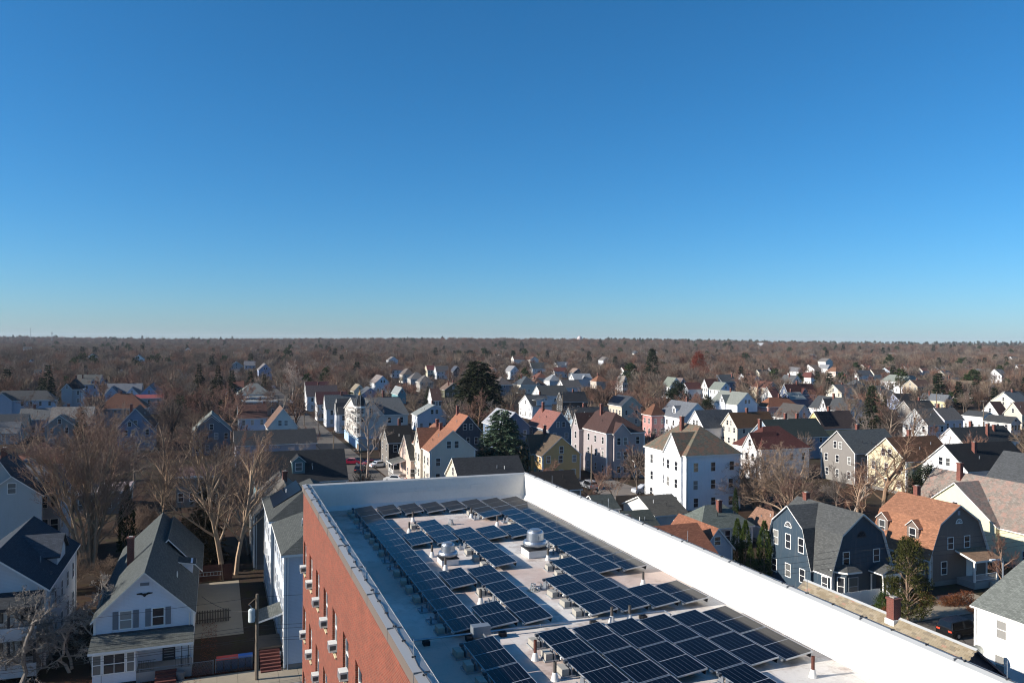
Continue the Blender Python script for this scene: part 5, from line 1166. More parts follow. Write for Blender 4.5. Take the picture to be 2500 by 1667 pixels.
ttop(('gnarl', 0), 58, 1450, 64.4, 'pale gnarled street tree left of the low gnarled tree', 1.0, 1.7); ttop(('gnarl', 1), 292, 1520, 66.2, 'low pale gnarled tree before the bay of the eagle house', .9, .6)
ttop(('bare', 0), 2240, 985, 200, 'brown bare tree in front of the weathered grey roof', 1.0); ttop(('bare', 1), 2292, 1035, 172, 'reddish bare tree above the rusty brown roof', .9); ttop(('bare', 4), 2010, 962, 240, 'many-stemmed bare tree left of the charcoal roof', .9); ttop(('bare', 2), 2480, 1030, 150, 'tan bare tree at the right edge', .9)
rs_ = random.Random(4)
for i in range(22):
    s_, t_ = rs_.uniform(86, 132), rs_.uniform(-30, -6); p_ = G(s_, t_)
    if any(abs(ST(p_ - hh['c'])[1]) < hh['a'] + 1.5 and abs(ST(p_ - hh['c'])[0]) < hh['b'] + 1.5 for hh in HOUSES): continue
    o_ = tree(('bushy', 0) if i % 4 else ('yew', 0), p_, rs_.uniform(2.2, 4.5) if i % 4 else rs_.uniform(1.5, 3), rs_.uniform(0, 6), 'low %s in the left back yards, %s from the street' % ('bare shrub' if i % 4 else 'evergreen bush', ORD[i]), 1.2)

# ------------------------------------------------------------------ yard trees, then the far wood
FOV = 1290 / F
def in_house(p, m=1.5):
    for hh in HOUSES:
        q = p - hh['c']; s, t = ST(q)
        if abs(t) < hh['a'] + m and abs(s) < hh['b'] + m: return True
    s, t = ST(p)
    return (24.5 < t < 33.3 and 60 < s < 620) or (48 < s < 71.5) or (2 < t < 19 and s < 46)
def hides(p, Ht, half):
    """would a tree here stand in front of a house the photograph shows clear?"""
    x, yt = proj((p.x, p.y, Ht)); w = half / p.y * F
    for hh in HOUSES:
        if hh['Y'] < p.y + 4 or (hh['soft'] and p.y < hh['Y'] - 60): continue
        b = hh['box']
        ov = min(x + w, b[2]) - max(x - w, b[0])
        if ov > .30 * (b[2] - b[0]) and yt < b[3] - .45 * (b[3] - b[1]): return True
    return False
random.seed(11); placed = [(t[0].location.x, t[0].location.y) for t in TREES]
def free(p, dmin): return all((p.x - x) ** 2 + (p.y - y) ** 2 > dmin * dmin for x, y in placed)
cnt = 0
for q in range(9000):
    if cnt >= 230: break
    Y = 105 + 470 * random.random() ** .75; X = random.uniform(-FOV, FOV) * Y; p = Vector((X, Y, 0)); Ht = random.uniform(8.5, 15.5) if Y > 200 else random.uniform(7, 12)
    if in_house(p) or not free(p, 5.5 if Y < 300 else 5): continue
    xi = proj(p)[0]; left = xi < 640 and Y < 300
    if left: Ht *= 1.15
    if (not left or (xi < 130 and Y < 230)) and hides(p, Ht, Ht * .30): continue
    r = random.random()
    kind = ('bare', random.choice([0, 1, 1, 2, 4, 5, 6, 3])) if r < .90 else ('spruce', random.choice([0, 1])) if r < .95 else ('pine', 0) if r < .97 else ('yew', 0)
    if kind[0] == 'yew': Ht = random.uniform(3, 5)
    tree(kind, p, Ht, None, None, random.uniform(.85, 1.15)); placed.append((X, Y)); cnt += 1
# labels for the unlabelled trees, from the nearest house in the picture
REL = {}
def short(l):
    w = l.split()
    for stop in ('with', 'behind', 'beside', 'among', 'under', 'in', 'right', 'left', 'directly', 'below', 'half', 'at', 'on', 'beyond', 'between'):
        if stop in w[2:]: w = w[:2 + w[2:].index(stop)]
    return ' '.join(w[:7])
SHORTS = {}
for hh in HOUSES: SHORTS.setdefault(short(hh['label']), []).append(hh)
desc = {('bare', 0): 'brown bare tree', ('bare', 1): 'reddish bare tree', ('bare', 2): 'tan bare tree', ('bare', 3): 'grey bare tree', ('bare', 4): 'dark many-stemmed bare tree', ('bare', 5): 'spreading reddish bare tree', ('bare', 6): 'upright grey bare tree', ('spruce', 0): 'dark spruce', ('spruce', 1): 'ragged dark spruce', ('pine', 0): 'broad green pine', ('yew', 0): 'dark evergreen bush'}
pend = {}
for o, kind, Ht in TREES:
    if o.get('label'): continue
    x, _ = proj(o.location); best = None
    for hh in HOUSES:
        d = (hh['c'] - o.location).length
        if best is None or d < best[0]: best = (d, hh)
    hh = best[1]; s, t = ST(o.location - hh['c'])
    rel = 'behind' if s > abs(t) else 'in front of' if -s > abs(t) else 'right of' if t > 0 else 'left of'
    sh = short(hh['label'])
    if len(SHORTS[sh]) > 1: sh = ' '.join(hh['label'].split()[:9])
    ws_ = ('%s %s the %s' % (desc[kind], rel, sh)).split()[:14]
    pend.setdefault(' '.join(ws_) + (' ' if False else ''), []).append((Ht, o))
for l, os_ in pend.items():
    os_.sort(key=lambda x: -x[0])
    if any(t[0].get('label') == l for t in TREES): l = 'another ' + l
    for i, (Ht, o) in enumerate(os_): o['label'] = l if len(os_) == 1 else ('%s ' % ('tallest', 'second tallest', 'third tallest', 'fourth tallest', 'fifth tallest', 'sixth tallest', 'lowest')[min(i, 6)]) + l
    for Ht, o in os_: o['group'] = 'yard trees between the houses'
# the far wood: instances on points, one object
lib = bpy.data.collections.new('wood_library'); NB = 8
cols_ = ['6a5f56', '6f564a', '72675a', '5c524c', '6f5a4d', '6d645b']
VI = []
for i in range(6):
    A, B = far_bare(100 + i, 13, 300, .065); n = A.n
    B.v = A.v + B.v; B.f = A.f + [tuple(k + n for k in f) for f in B.f]; me = B.mesh('wood_tree', bark(cols_[i])); VI.append(me)
for i, (mt, sp) in enumerate(((LF_SPRUCE, 0), (LF_PINE, 1))):
    A, B = conifer(120 + i, 15, 3.6, 12, .1, .3, 1.3) if sp == 0 else clumpy(121, 14, 5.0, 34, 22, 1.0, .3, False)
    n = A.n; B.v = A.v + B.v; B.f = A.f + [tuple(k + n for k in f) for f in B.f]; VI.append(B.mesh('wood_conifer', mt))
for i, me in enumerate(VI):
    o = bpy.data.objects.new('wood_tree_%s' % 'abcdefgh'[i], me); lib.objects.link(o)
pts = []; rnd = random.Random(5)
bands = [(130, 330, 11, .55), (330, 620, 8.5, .9), (620, 1100, 10, 1), (1100, 1800, 14, 1), (1800, 3000, 21, 1), (3000, 4600, 36, 1)]
for y0, y1, sp, pr in bands:
    Y = y0
    while Y < y1:
        X = -FOV * Y * 1.04 - 20
        while X < FOV * Y * 1.04 + 20:
            x, y = X + rnd.uniform(-.5, .5) * sp, Y + rnd.uniform(-.5, .5) * sp; X += sp
            if rnd.random() > pr: continue
            p = Vector((x, y, 0)); sc = rnd.choice([rnd.uniform(.5, .9), rnd.uniform(.8, 1.15 if y < 700 else 1.45)]) * (1.0 if y < 1500 else 1.15 if y < 3000 else 1.5)
            clump = math.sin(x * .013 + 2) * math.sin(y * .009 + x * .004) + rnd.uniform(-.5, .5)
            con = rnd.random() < (.018 + (.45 if clump > 1.0 else 0) + (.5 if (y > 2300 and x > .12 * y) else 0))
            if y < 800:
                if in_house(p, 3.0) or hides(p, 13 * sc, 3.6 * sc): continue
                if y < 620 and not free(p, 4.5): continue
            pts.append((x, y, terrain(x, y) - .2, sc, rnd.uniform(0, 6.283), rnd.choice([6, 6, 7]) if con else rnd.randrange(6)))
        Y += sp
me = bpy.data.meshes.new('far_wood'); me.from_pydata([p[:3] for p in pts], [], [])
for nm, k, ty in (('sc', 3, 'FLOAT'), ('rz', 4, 'FLOAT'), ('vi', 5, 'INT')):
    a = me.attributes.new(nm, ty, 'POINT'); a.data.foreach_set('value', [p[k] for p in pts])
wood = tag(link('far_wood', me), 'brown mass of bare winter trees reaching to the horizon', 'wood', kind='stuff')
ng = bpy.data.node_groups.new('wood', 'GeometryNodeTree'); ng.interface.new_socket('Geometry', in_out='INPUT', socket_type='NodeSocketGeometry'); ng.interface.new_socket('Geometry', in_out='OUTPUT', socket_type='NodeSocketGeometry')
gi = ng.nodes.new('NodeGroupInput'); go_ = ng.nodes.new('NodeGroupOutput'); ip = ng.nodes.new('GeometryNodeInstanceOnPoints'); ci = ng.nodes.new('GeometryNodeCollectionInfo')
ci.inputs['Collection'].default_value = lib; ci.inputs['Separate Children'].default_value = True; ci.inputs['Reset Children'].default_value = True
def na(nm, ty):
    x = ng.nodes.new('GeometryNodeInputNamedAttribute'); x.data_type = ty; x.inputs['Name'].default_value = nm; return x.outputs['Attribute']
cx = ng.nodes.new('ShaderNodeCombineXYZ'); ng.links.new(na('rz', 'FLOAT'), cx.inputs[2]); e2r = ng.nodes.new('FunctionNodeEulerToRotation'); ng.links.new(cx.outputs[0], e2r.inputs[0])
cs = ng.nodes.new('ShaderNodeCombineXYZ'); sc_ = na('sc', 'FLOAT')
for i in range(3): ng.links.new(sc_, cs.inputs[i])
ip.inputs['Pick Instance'].default_value = True
ng.links.new(gi.outputs[0], ip.inputs['Points']); ng.links.new(ci.outputs[0], ip.inputs['Instance']); ng.links.new(na('vi', 'INT'), ip.inputs['Instance Index']); ng.links.new(e2r.outputs[0], ip.inputs['Rotation']); ng.links.new(cs.outputs[0], ip.inputs['Scale']); ng.links.new(ip.outputs[0], go_.inputs[0])
wood.modifiers.new('wood', 'NODES').node_group = ng
print('WOOD', len(pts), 'TREES', len(TREES))

# ------------------------------------------------------------------ details of the close houses
def fan_window(root, face, x, y, z, r, frame=None, parent_name='fan_window'):
    b = MB(); n = 12
    for i in range(n):
        a0, a1 = math.pi * i / n, math.pi * (i + 1) / n
        b.poly([(r*math.cos(a0), -.05, r*math.sin(a0)), ((r+.09)*math.cos(a0), -.05, (r+.09)*math.sin(a0)), ((r+.09)*math.cos(a1), -.05, (r+.09)*math.sin(a1)), (r*math.cos(a1), -.05, r*math.sin(a1))])
    b.box(-r - .1, r + .1, -.06, -.005, -.09, 0)
    for a in (math.pi / 4, math.pi / 2, 3 * math.pi / 4): b.tube([(0, -.045, 0), (r*math.cos(a), -.045, r*math.sin(a))], .018, 4)
    o = b.build('fan_window', frame or WHITE, root); o.location = (x, y, z); o.rotation_euler = (0, 0, ROT[face])
    g = MB(); g.poly([(r*math.cos(math.pi*i/n), -.02, r*math.sin(math.pi*i/n)) for i in range(n + 1)]); g.build('pane', GLASS, o)
def box_part(name, root, x0, x1, y0, y1, z0, z1, mat, parent=None):
    b = MB(); b.box(x0, x1, y0, y1, z0, z1); return b.build(name, mat, parent or root)
def steps(root, x0, x1, y, n, mat, rise=.18, run=.28, sgn=-1):
    for i in range(n):
        ya, yb = y + sgn * run * i, y + sgn * run * (i + 1)
        box_part('step', root, x0, x1, min(ya, yb), max(ya, yb), 0, rise * (n - i) - .02 * i * 0, mat)
def text_board(name, body, size, loc, rz, mat, parent):
    c = bpy.data.curves.new(name, 'FONT'); c.body = body; c.size = size; c.extrude = .006; c.align_x = 'CENTER'
    tmp = bpy.data.objects.new(name, c); COL.objects.link(tmp); dg = bpy.context.evaluated_depsgraph_get(); me = bpy.data.meshes.new_from_object(tmp.evaluated_get(dg)); bpy.data.objects.remove(tmp)
    me.materials.clear(); me.materials.append(mat); o = link(name, me, parent, loc); o.rotation_euler = (math.pi / 2, 0, rz); return o
# blue gambrel house: fan windows, bay, portico
r_, a_, b_ = BLUE
fan_window(r_, 'l', -a_ - .38, 1.5, 7.0, .5); fan_window(r_, 'f', 0, -b_ - .01, 7.0, .55, DARKTRIM)
bw = siding('2b4354'); bx0 = -a_ + .5
b = MB(); P = [(bx0, -b_), (bx0 + .7, -b_ - .9), (bx0 + 2.5, -b_ - .9), (bx0 + 3.2, -b_)]
for (x0, y0), (x1, y1) in zip(P, P[1:]): b.poly([(x0, y0, .3), (x1, y1, .3), (x1, y1, 3.5), (x0, y0, 3.5)])
bay = b.build('bay', bw, r_)
b = MB(); Q = [(bx0 - .25, -b_ - .01), (bx0 + .6, -b_ - 1.15), (bx0 + 2.6, -b_ - 1.15), (bx0 + 3.45, -b_ - .01)]; top = (bx0 + 1.6, -b_ - .01, 4.3)
for (x0, y0), (x1, y1) in zip(Q, Q[1:]): b.poly([(x0, y0, 3.6), (x1, y1, 3.6), (x1*.3 + top[0]*.7, y1*.25 + top[1]*.75, 4.25), (x0*.3 + top[0]*.7, y0*.25 + top[1]*.75, 4.25)]); b.poly([(x0, y0, 3.42), (x1, y1, 3.42), (x1, y1, 3.6), (x0, y0, 3.6)], 1)
b.build('bay_roof', [shingle('565856'), WHITE], r_)
place_win(r_, 'f', bx0 + 1.6, -b_ - .905, 1.1, 1.15, 1.85, False, GREYTRIM)
m_, p_ = win_mesh(.62, 1.85, False, WHITE); an = math.atan2(-.9, .7)
w_ = link('window', m_, r_, (bx0 + .34, -b_ - .46, 1.1), an); link('pane', p_, w_)
px0 = a_ - 2.9
b = MB(); b.slab([(px0 - .2, -b_ - 2.0, 3.3), (px0 + 1.3, -b_ - 2.0, 4.05), (px0 + 1.3, -b_ - .01, 4.05), (px0 - .2, -b_ - .01, 3.3)], .14, 0, 1); b.slab([(px0 + 1.3, -b_ - 2.0, 4.05), (px0 + 2.8, -b_ - 2.0, 3.3), (px0 + 2.8, -b_ - .01, 3.3), (px0 + 1.3, -b_ - .01, 4.05)], .14, 0, 1); b.build('portico_roof', [shingle('565856'), WHITE], r_)
b = MB(); b.poly([(px0, -b_ - 1.9, 3.2), (px0 + 2.6, -b_ - 1.9, 3.2), (px0 + 1.3, -b_ - 1.9, 3.85)]); b.build('pediment', bw, r_)
box_part('beam', r_, px0, px0 + 2.6, -b_ - 1.92, -b_ - 1.75, 2.85, 3.2, WHITE)
text_board('house_number', '331', .26, (px0 + 1.3, -b_ - 1.93, 2.92), 0, BLACK, r_)
for x, y in ((px0 + .12, -1.82), (px0 + 2.48, -1.82), (px0 + .75, -1.82), (px0 + .12, -.15)):
    b = MB(); b.lathe((x, -b_ + y), [(.11, .7), (.09, .85), (.085, 2.75), (.12, 2.85)], 10); b.build('column', WHITE, r_, True)
box_part('portico_floor', r_, px0 - .05, px0 + 2.65, -b_ - 1.95, -b_ - .02, 0, .7, plain('porch_floor', '8d8a86', .8)); steps(r_, px0 + .5, px0 + 2.1, -b_ - 1.96, 4, CONCRETE)
box_part('door', r_, px0 + 1.0, px0 + 1.95, -b_ - .06, -b_ - .01, .7, 2.75, DARKTRIM)
b = MB()
for x in (px0 + .45, px0 + 2.15):
    b.tube([(x, -b_ - 1.95, 1.55), (x, -b_ - 3.1, .85)], .035, 5)
    for k in range(6): b.tube([(x, -b_ - 1.95 - k*.22, 1.55 - k*.134), (x, -b_ - 1.95 - k*.22, .75 - k*.134)], .016, 4)
b.build('stair_railing', WHITE, r_)
b = MB(); b.tube([(-a_ - .09, -b_ + .35, 3.75), (-a_ - .09, -b_ + .3, .2)], .045, 6); b.build('downpipe', BLACK, r_)
# taupe gambrel house
r_, a_, b_ = TAUPE
fan_window(r_, 'f', 0, -b_ - .01, 7.1, .42); box_part('vent_louvre', r_, -.18, .18, -b_ - .04, -b_ - .005, 8.0, 8.5, plain('lilac_grey', '9a97a2', .6)); steps(r_, 2.0, 3.2, -b_ - 2.45, 4, CONCRETE)
box_part('door', r_, 1.2, 2.2, -b_ - .06, -b_ - .01, .75, 2.8, plain('white_door', 'd0d0cc', .5))
b = MB(); b.tube([(-a_ + .02, -b_ - .12, 3.8), (-a_ + .02, -b_ - .12, .2)], .05, 6); b.build('downpipe', WHITE, r_)
# white house with the eagle: windows with shutters, porch roof, bay, door, steps
r_, a_, b_ = EAGLE; SHUT = plain('grey_shutter', '6f7378', .7)
for x in (-1.42, 1.05):
    place_win(r_, 'f', x, -b_ - .004, 3.95, .85, 1.4, False, WHITE)
    for sg in (-1, 1): box_part('shutter', r_, x + sg * .78 - .21, x + sg * .78 + .21, -b_ - .05, -b_ - .004, 3.93, 5.4, SHUT)
box_part('gable_vent', r_, -.35, .35, -b_ - .04, -b_ - .004, 7.35, 7.6, SHUT)
b = MB(); y = -b_ - .06     # spread eagle
for sg in (-1, 1): b.slab([(0, y, 6.65), (sg*.25, y, 6.78), (sg*.62, y, 6.74), (sg*.6, y, 6.66), (sg*.3, y, 6.62), (sg*.08, y, 6.52)], .03, 0, 0, (0, 1, 0))
b.slab([(-.09, y - .01, 6.72), (.09, y - .01, 6.72), (.12, y - .01, 6.5), (0, y - .01, 6.42), (-.12, y - .01, 6.5)], .03, 0, 0, (0, 1, 0)); b.build('eagle_ornament', BLACK, r_)
b = MB(); pd = 2.1
b.slab([(-a_ - .2, -b_ - pd - .3, 3.0), (a_ + .15, -b_ - pd - .3, 3.0), (a_ + .15, -b_ - .3, 3.62), (-a_ - .2, -b_ - .3, 3.62)], .2, 0, 1); b.slab([(-a_ - .1, -b_ - .3, 3.66), (a_ + .05, -b_ - .3, 3.66), (a_ + .05, -b_ - .01, 3.68), (-a_ - .1, -b_ - .01, 3.68)], .1, 2, 2)
b.build('porch_roof', [shingle('5f635c'), WHITE, DARKTRIM], r_)
b = MB(); b.box(-a_ + .1, -.45, -b_ - pd, -b_ - .01, .3, 2.85); b.build('bay', siding('dfe3ea'), r_)
place_win(r_, 'f', -2.05, -b_ - pd - .004, 1.15, 1.5, 1.5, False, WHITE, 1); place_win(r_, 'f', -3.3, -b_ - pd - .004, 1.15, .55, 1.5, False, WHITE); place_win(r_, 'f', -.85, -b_ - pd - .004, 1.15, .5, 1.5, False, WHITE)
box_part('porch_deck', r_, -.44, a_, -b_ - pd, -b_ - .02, .1, .9, plain('porch_floor', '8d8a86', .8))
d_ = box_part('door', r_, 1.4, 2.4, -b_ - .07, -b_ - .01, .9, 2.95, DARKTRIM)
for k in range(4): box_part('door_bar', r_, 1.52, 2.28, -b_ - .085, -b_ - .072, 1.15 + k*.22, 1.2 + k*.22, GREYTRIM, d_)
box_part('door_pane', r_, 1.55, 2.25, -b_ - .085, -b_ - .072, 2.1, 2.8, GLASS, d_)
for x in (a_ - .25, a_ - .75):
    b = MB(); b.tube([(x, -b_ - pd + .1, .9), (x, -b_ - pd + .1, 2.85)], .03, 5); b.build('post', BLACK, r_)
b = MB()
for x0, x1 in ((-.3, 1.0), (2.5, a_ - .1)):
    for z in (1.05, 1.8): b.tube([(x0, -b_ - pd + .05, z), (x1, -b_ - pd + .05, z)], .02, 4)
    k = x0
    while k < x1: b.tube([(k, -b_ - pd + .05, 1.05), (k, -b_ - pd + .05, 1.8)], .012, 4); k += .13
b.build('railing', BLACK, r_)
steps(r_, 1.0, 2.6, -b_ - pd - .01, 5, plain('red_brown_step', '5d3028', .8))
b = MB(); b.lathe((2.9, -b_ - pd - .5), [(.3, .0), (.34, .75)], 14); b.build('planter_barrel', plain('barrel_grey', '5c5f62', .8), r_)
o = link('rear_wing', None, r_); b = MB(); gw = 3.2; x0, y0, y1 = a_ - 2.6, b_ * .1, b_ + .35
gable_roof(b, lambda c, n, z: (x0 + c, n, z), 'gable', 2.9, y0, y1, 4.9, 3.1, .3, .05); b.build('rear_roof', [shingle('4e5451'), TRIM], r_)
bpy.data.objects.remove(o)
b = MB(); T = frame_fn('r'); n1 = a_ - .6
b.box(a_ - 1.6, a_ - .25, -1.9, .0, 5.3, 6.3); do = b.build('dormer', siding('dfe3ea'), r_); b = MB(); b.slab([(a_ - 2.6, -2.1, 6.75), (a_ + .05, -2.1, 6.2), (a_ + .05, .2, 6.2), (a_ - 2.6, .2, 6.75)], .12, 0, 1); b.build('dormer_roof', [shingle('3c4240'), TRIM], do)
# slate house: two-level porch
r_, a_, b_ = SLATE; pd = 2.2; CREAM = siding('c8ccce')
for z in (3.35, .35): box_part('porch_parapet', r_, -a_, a_ - .25, -b_ - pd, -b_ - pd + .15, z, z + 1.05, CREAM); box_part('porch_floor', r_, -a_, a_ - .25, -b_ - pd + .16, -b_ - .01, z - .1, z + .08, plain('porch_floor', '8d8a86', .8))
b = MB(); b.slab([(-a_ - .2, -b_ - pd - .3, 6.1), (a_ - .05, -b_ - pd - .3, 6.1), (a_ - .05, -b_ - .01, 6.75), (-a_ - .2, -b_ - .01, 6.75)], .25, 0, 1); b.build('porch_roof', [shingle('3a3f44'), DARKTRIM], r_)
for x in (-a_ + .12, -1.0, 1.6, a_ - .38):
    for z in (4.4, 1.4): box_part('post', r_, x - .09, x + .09, -b_ - pd + .02, -b_ - pd + .18, z, z + (1.55 if z > 3 else 1.85), DARKTRIM)
for x in (.2, 2.6): place_win(r_, 'f', x, -b_ - .004, 4.3, 1.0, 1.5, False, DARKTRIM); place_win(r_, 'f', x, -b_ - .004, 1.3, 1.0, 1.6, False, DARKTRIM)
box_part('door', r_, -1.6, -.6, -b_ - .06, -b_ - .01, .5, 2.6, DARKTRIM)
cg = MB(); T = frame_fn('r'); n1 = a_ - .15; gable_roof(cg, T, 'gable', 2.1, .2, n1, 8.15, 1.45, .3, .3, .14, .6); 
cw = MB(); cw.box(.8, n1, .6 - 2.1, .6 + 2.1, 6.6, 8.13); cw.poly([T(.6 - 2.1, n1, 8.13), T(.6 + 2.1, n1, 8.13), T(.6, n1, 9.55)]); q_ = cw.build('cross_gable', CREAM, r_); cg.build('cross_gable_roof', [shingle('4a525c'), DARKTRIM], q_)
# pale blue tall house: side porch, stairs, downpipe, foundation wall
r_, a_, b_ = PALE
b = MB(); b.slab([(-a_ - 2.2, -b_ + 2.0, 3.7), (-a_ - .02, -b_ + 2.0, 4.3), (-a_ - .02, -b_ + 5.2, 4.3), (-a_ - 2.2, -b_ + 5.2, 3.7)], .16, 0, 1); b.build('side_porch_roof', [shingle('5f635c'), TRIM], r_)
for y in (-b_ + 2.15, -b_ + 5.05): box_part('post', r_, -a_ - 2.1, -a_ - 1.98, y - .06, y + .06, 0, 3.6, plain('brown_post', '4a3a30', .8))
box_part('side_deck', r_, -a_ - 2.1, -a_ - .05, -b_ + 2.1, -b_ + 5.1, 1.3, 1.45, WOOD)
for i in range(7): box_part('stair_tread', r_, -a_ - 1.9, -a_ - .25, -b_ + 2.0 - .3 * (i + 1), -b_ + 2.0 - .3 * i, 0, 1.3 - .18 * i, plain('red_brown_step', '5d3028', .8))
b = MB(); b.tube([(-a_ + 2.4, -b_ - .07, 9.8), (-a_ + 2.4, -b_ - .07, .6)], .06, 6); b.build('downpipe', TRIM, r_)
# tan roof: single shingles, ridge cap, chimney
r_, a_, b_, s0_, s1_, tm_ = TAN
def tan_shingles():
    rise, hw = 3.2, a_; sl = math.atan2(rise, hw); ex = .19; wd = .36; import itertools
    me = [];
    for c in ('8f826b', '857760', '978a74', '9a7a66', '7d7260'):
        b = MB(); b.slab([(-wd/2 + .006, 0, .022), (wd/2 - .006, 0, .022), (wd/2 - .006, ex + .03, .008), (-wd/2 + .006, ex + .03, .008)], .012, 0, 0); me.append(b.mesh('shingle', plain('tan_shingle', c, .95, 0.0, .3)))
    rows_ = 9; L_ = 2 * b_ + .5; n = int(L_ / wd); allp = []
    for r in range(rows_):
        d = .12 + ex * (rows_ - r) - ex            # distance down from the ridge
        dd = .06 + r * ex
        for q in range(n):
            y = -b_ - .2 + (q + (.5 if r % 2 else 0.0)) * wd
            allp.append((y, dd, r, q))
    allp.sort(key=lambda p: (p[0]))
    rest = MB(); ro = [c for c in r_.children if c.name.startswith('roof')][0]
    def mat(y, dd):
        x = -(dd + ex) * math.cos(sl); z = 4.4 + rise - (dd + ex) * math.sin(sl) + .05
        return Matrix.Translation((x, y, z)) @ Matrix.Rotation(-sl, 4, 'Y') @ Matrix.Rotation(-math.pi/2, 4, 'Z')
    for i, (y, dd, r, q) in enumerate(allp):
        M = mat(y, dd); k = random.choice([0, 0, 1, 1, 2, 2, 4, 3 if random.random() < .35 else 0])
        if i < 290:
            o = link('shingle', me[k], ro); o.matrix_local = M
        else:
            n0 = len(rest.v); src = me[0]
            for v in src.vertices: rest.v.append(tuple(M @ v.co))
            for f in src.polygons: rest.f.append(tuple(v + n0 for v in f.vertices)); rest.m.append(k)
    tag(rest.build('shingles', [m.materials[0] for m in me], ro), kind='stuff')
    b = MB(); b.slab([(-.16, -b_ - .35, 4.4 + rise + .02), (0, -b_ - .35, 4.4 + rise + .13), (0, b_ + .35, 4.4 + rise + .13), (-.16, b_ + .35, 4.4 + rise + .02)], .02, 0, 0); b.slab([(0, -b_ - .35, 4.4 + rise + .13), (.16, -b_ - .35, 4.4 + rise + .02), (.16, b_ + .35, 4.4 + rise + .02), (0, b_ + .35, 4.4 + rise + .13)], .02, 0, 0); b.build('ridge_cap', plain('ridge_metal', 'a9aaa8', .6), ro)
    P = at(2195, 1515, 7.3); s, t = ST(P); yy = s - (s0_ + s1_) / 2; 
    c = chimney(ro, -.25, yy, 5.6, 9.2, .34, .34); b = MB(); b.box(-.68, .16, yy - .42, yy + .42, 6.6, 7.55); b.build('flashing', WHITE, ro)
tan_shingles()
# ------------------------------------------------------------------ street furniture, vehicles, fences
PWOOD = plain('pole_wood', '6b5f50', .9, 0.0, .25)
def wire(name, label, pts_pairs, r=.012, sag=.4, cat='wire', mat=None, group=None):
    o = None
    b = MB()
    for p, q in pts_pairs:
        p, q = Vector(p), Vector(q); b.tube([p.lerp(q, k / 10) - Vector((0, 0, sag * 4 * (k/10) * (1 - k/10))) for k in range(11)], r, 4)
    return tag(b.build(name, mat or BLACK), label, cat, group)
def pole(px, ytop, Y, label, arm=True, lamp=False, H=None, trans=False, name='utility_pole', lean=0.0):
    eye = 833.5 + (px - 1250) * math.tan(ROLL); Ht = H or (CAMH - (ytop - eye) / F * Y); p = gx(px, Y)
    o = thing(name, label, 'utility pole' if not lamp else 'street lamp', p, AL)
    b = MB(); b.tube([(0, 0, 0), (lean * .5, 0, Ht * .5), (lean, 0, Ht)], [.16, .14, .11], 8, cap=True); b.build('pole', PWOOD, o)
    if arm: b = MB(); b.box(-1.2, 1.2, -.06, .06, Ht - .55, Ht - .42); b.build('crossarm', PWOOD, o); m = MB(); m.lathe((0, 0), [(.05, 0), (.06, .06), (.03, .14)], 8); m = m.mesh('insulator', GALV); [link('insulator', m, o, (x, 0, Ht - .42)) for x in (-1.1, -.5, .5, 1.1)]
    if lamp:
        b = MB(); b.tube([(0, 0, Ht - 1.2), (.5, -.3, Ht - .75), (1.5, -.9, Ht - .6)], .035, 6); b.build('lamp_arm', GALV, o); b = MB(); b.box(1.35, 1.95, -1.15, -.85, Ht - .66, Ht - .54); b.build('lamp_head', TRIM, o)
    if trans:
        b = MB(); b.lathe((-.42, -.1), [(.25, Ht - 2.2), (.27, Ht - 2.1), (.27, Ht - 1.25), (.25, Ht - 1.2), (.12, Ht - 1.12)], 16); t = b.build('transformer', plain('transformer_grey', 'b9c0bd', .5), o, True)
        b = MB(); b.tube([(-.42, -.1, Ht - 1.12), (-.5, -.1, Ht - .9), (-.62, -.1, Ht - .82)], .04, 6); b.build('bushing', GALV, t); b = MB(); b.tube([(-.15, -.05, Ht - .35), (-.7, -.3, Ht - .75)], .035, 5); b.build('cutout_arm', WOOD, o)
    return o, p, Ht
o_, pp_, Ht_ = pole(632, 1449, 65.4, 'wooden utility pole with grey transformer on the pavement', False, False, None, True)
pt = pp_ + Vector((0, 0, Ht_))
wl = []
for dz, t1, z1, t2, z2 in ((-.25, -30, 7.2, 20, 7.2), (-2.6, -30, 5.3, 20, 4.6), (-2.9, -30, 5.0, 20, 4.2), (-3.6, -30, 4.3, 14, 3.6), (-3.75, -30, 4.0, 14, 3.2)):
    a0 = pp_ + Vector((0, 0, Ht_ + dz)); wl += [(G(67.2, t1, z1), a0), (a0, G(68.6, t2, z2))]
wire('overhead_wires', 'thin dark overhead wires running along the pavement from the pole', wl, .014, .35)
wire('service_wire', 'service wire from the pole to the eagle house corner', [(pp_ + Vector((0, 0, Ht_ - 1.3)), G(76.5, -1.1, 5.0))], .02, .6)
for px, yt, Y, l, lm in [(883, 1093, 133, 'utility pole with crossarm beside the cream house', 0), (816, 1050, 168, 'utility pole beside the parking place', 0), (1446, 1086, 151, 'street lamp on a wooden pole left of the lavender house', 1), (744, 1000, 260, 'utility pole on the side street', 0), (1611, 970, 275, 'utility pole beside the pink house', 0), (1374, 957, 300, 'pale utility pole beside the low dark house', 0), (1480, 966, 280, 'utility pole left of the solar roof', 0), (1325, 979, 262, 'utility pole before the blue dormer wall', 0), (2287, 956, 290, 'utility pole left of the low yellow house', 1), (2402, 976, 240, 'tall utility pole near the right edge', 0), (680, 965, 330, 'distant utility pole at the end of the side street', 0), (1095, 900, 420, 'thin distant pole left of the great spruce', 0), (1463, 968, 300, 'white post left of the utility pole by the solar roof', 0)]:
    pole(px, yt, Y, l, not lm, lm, None)
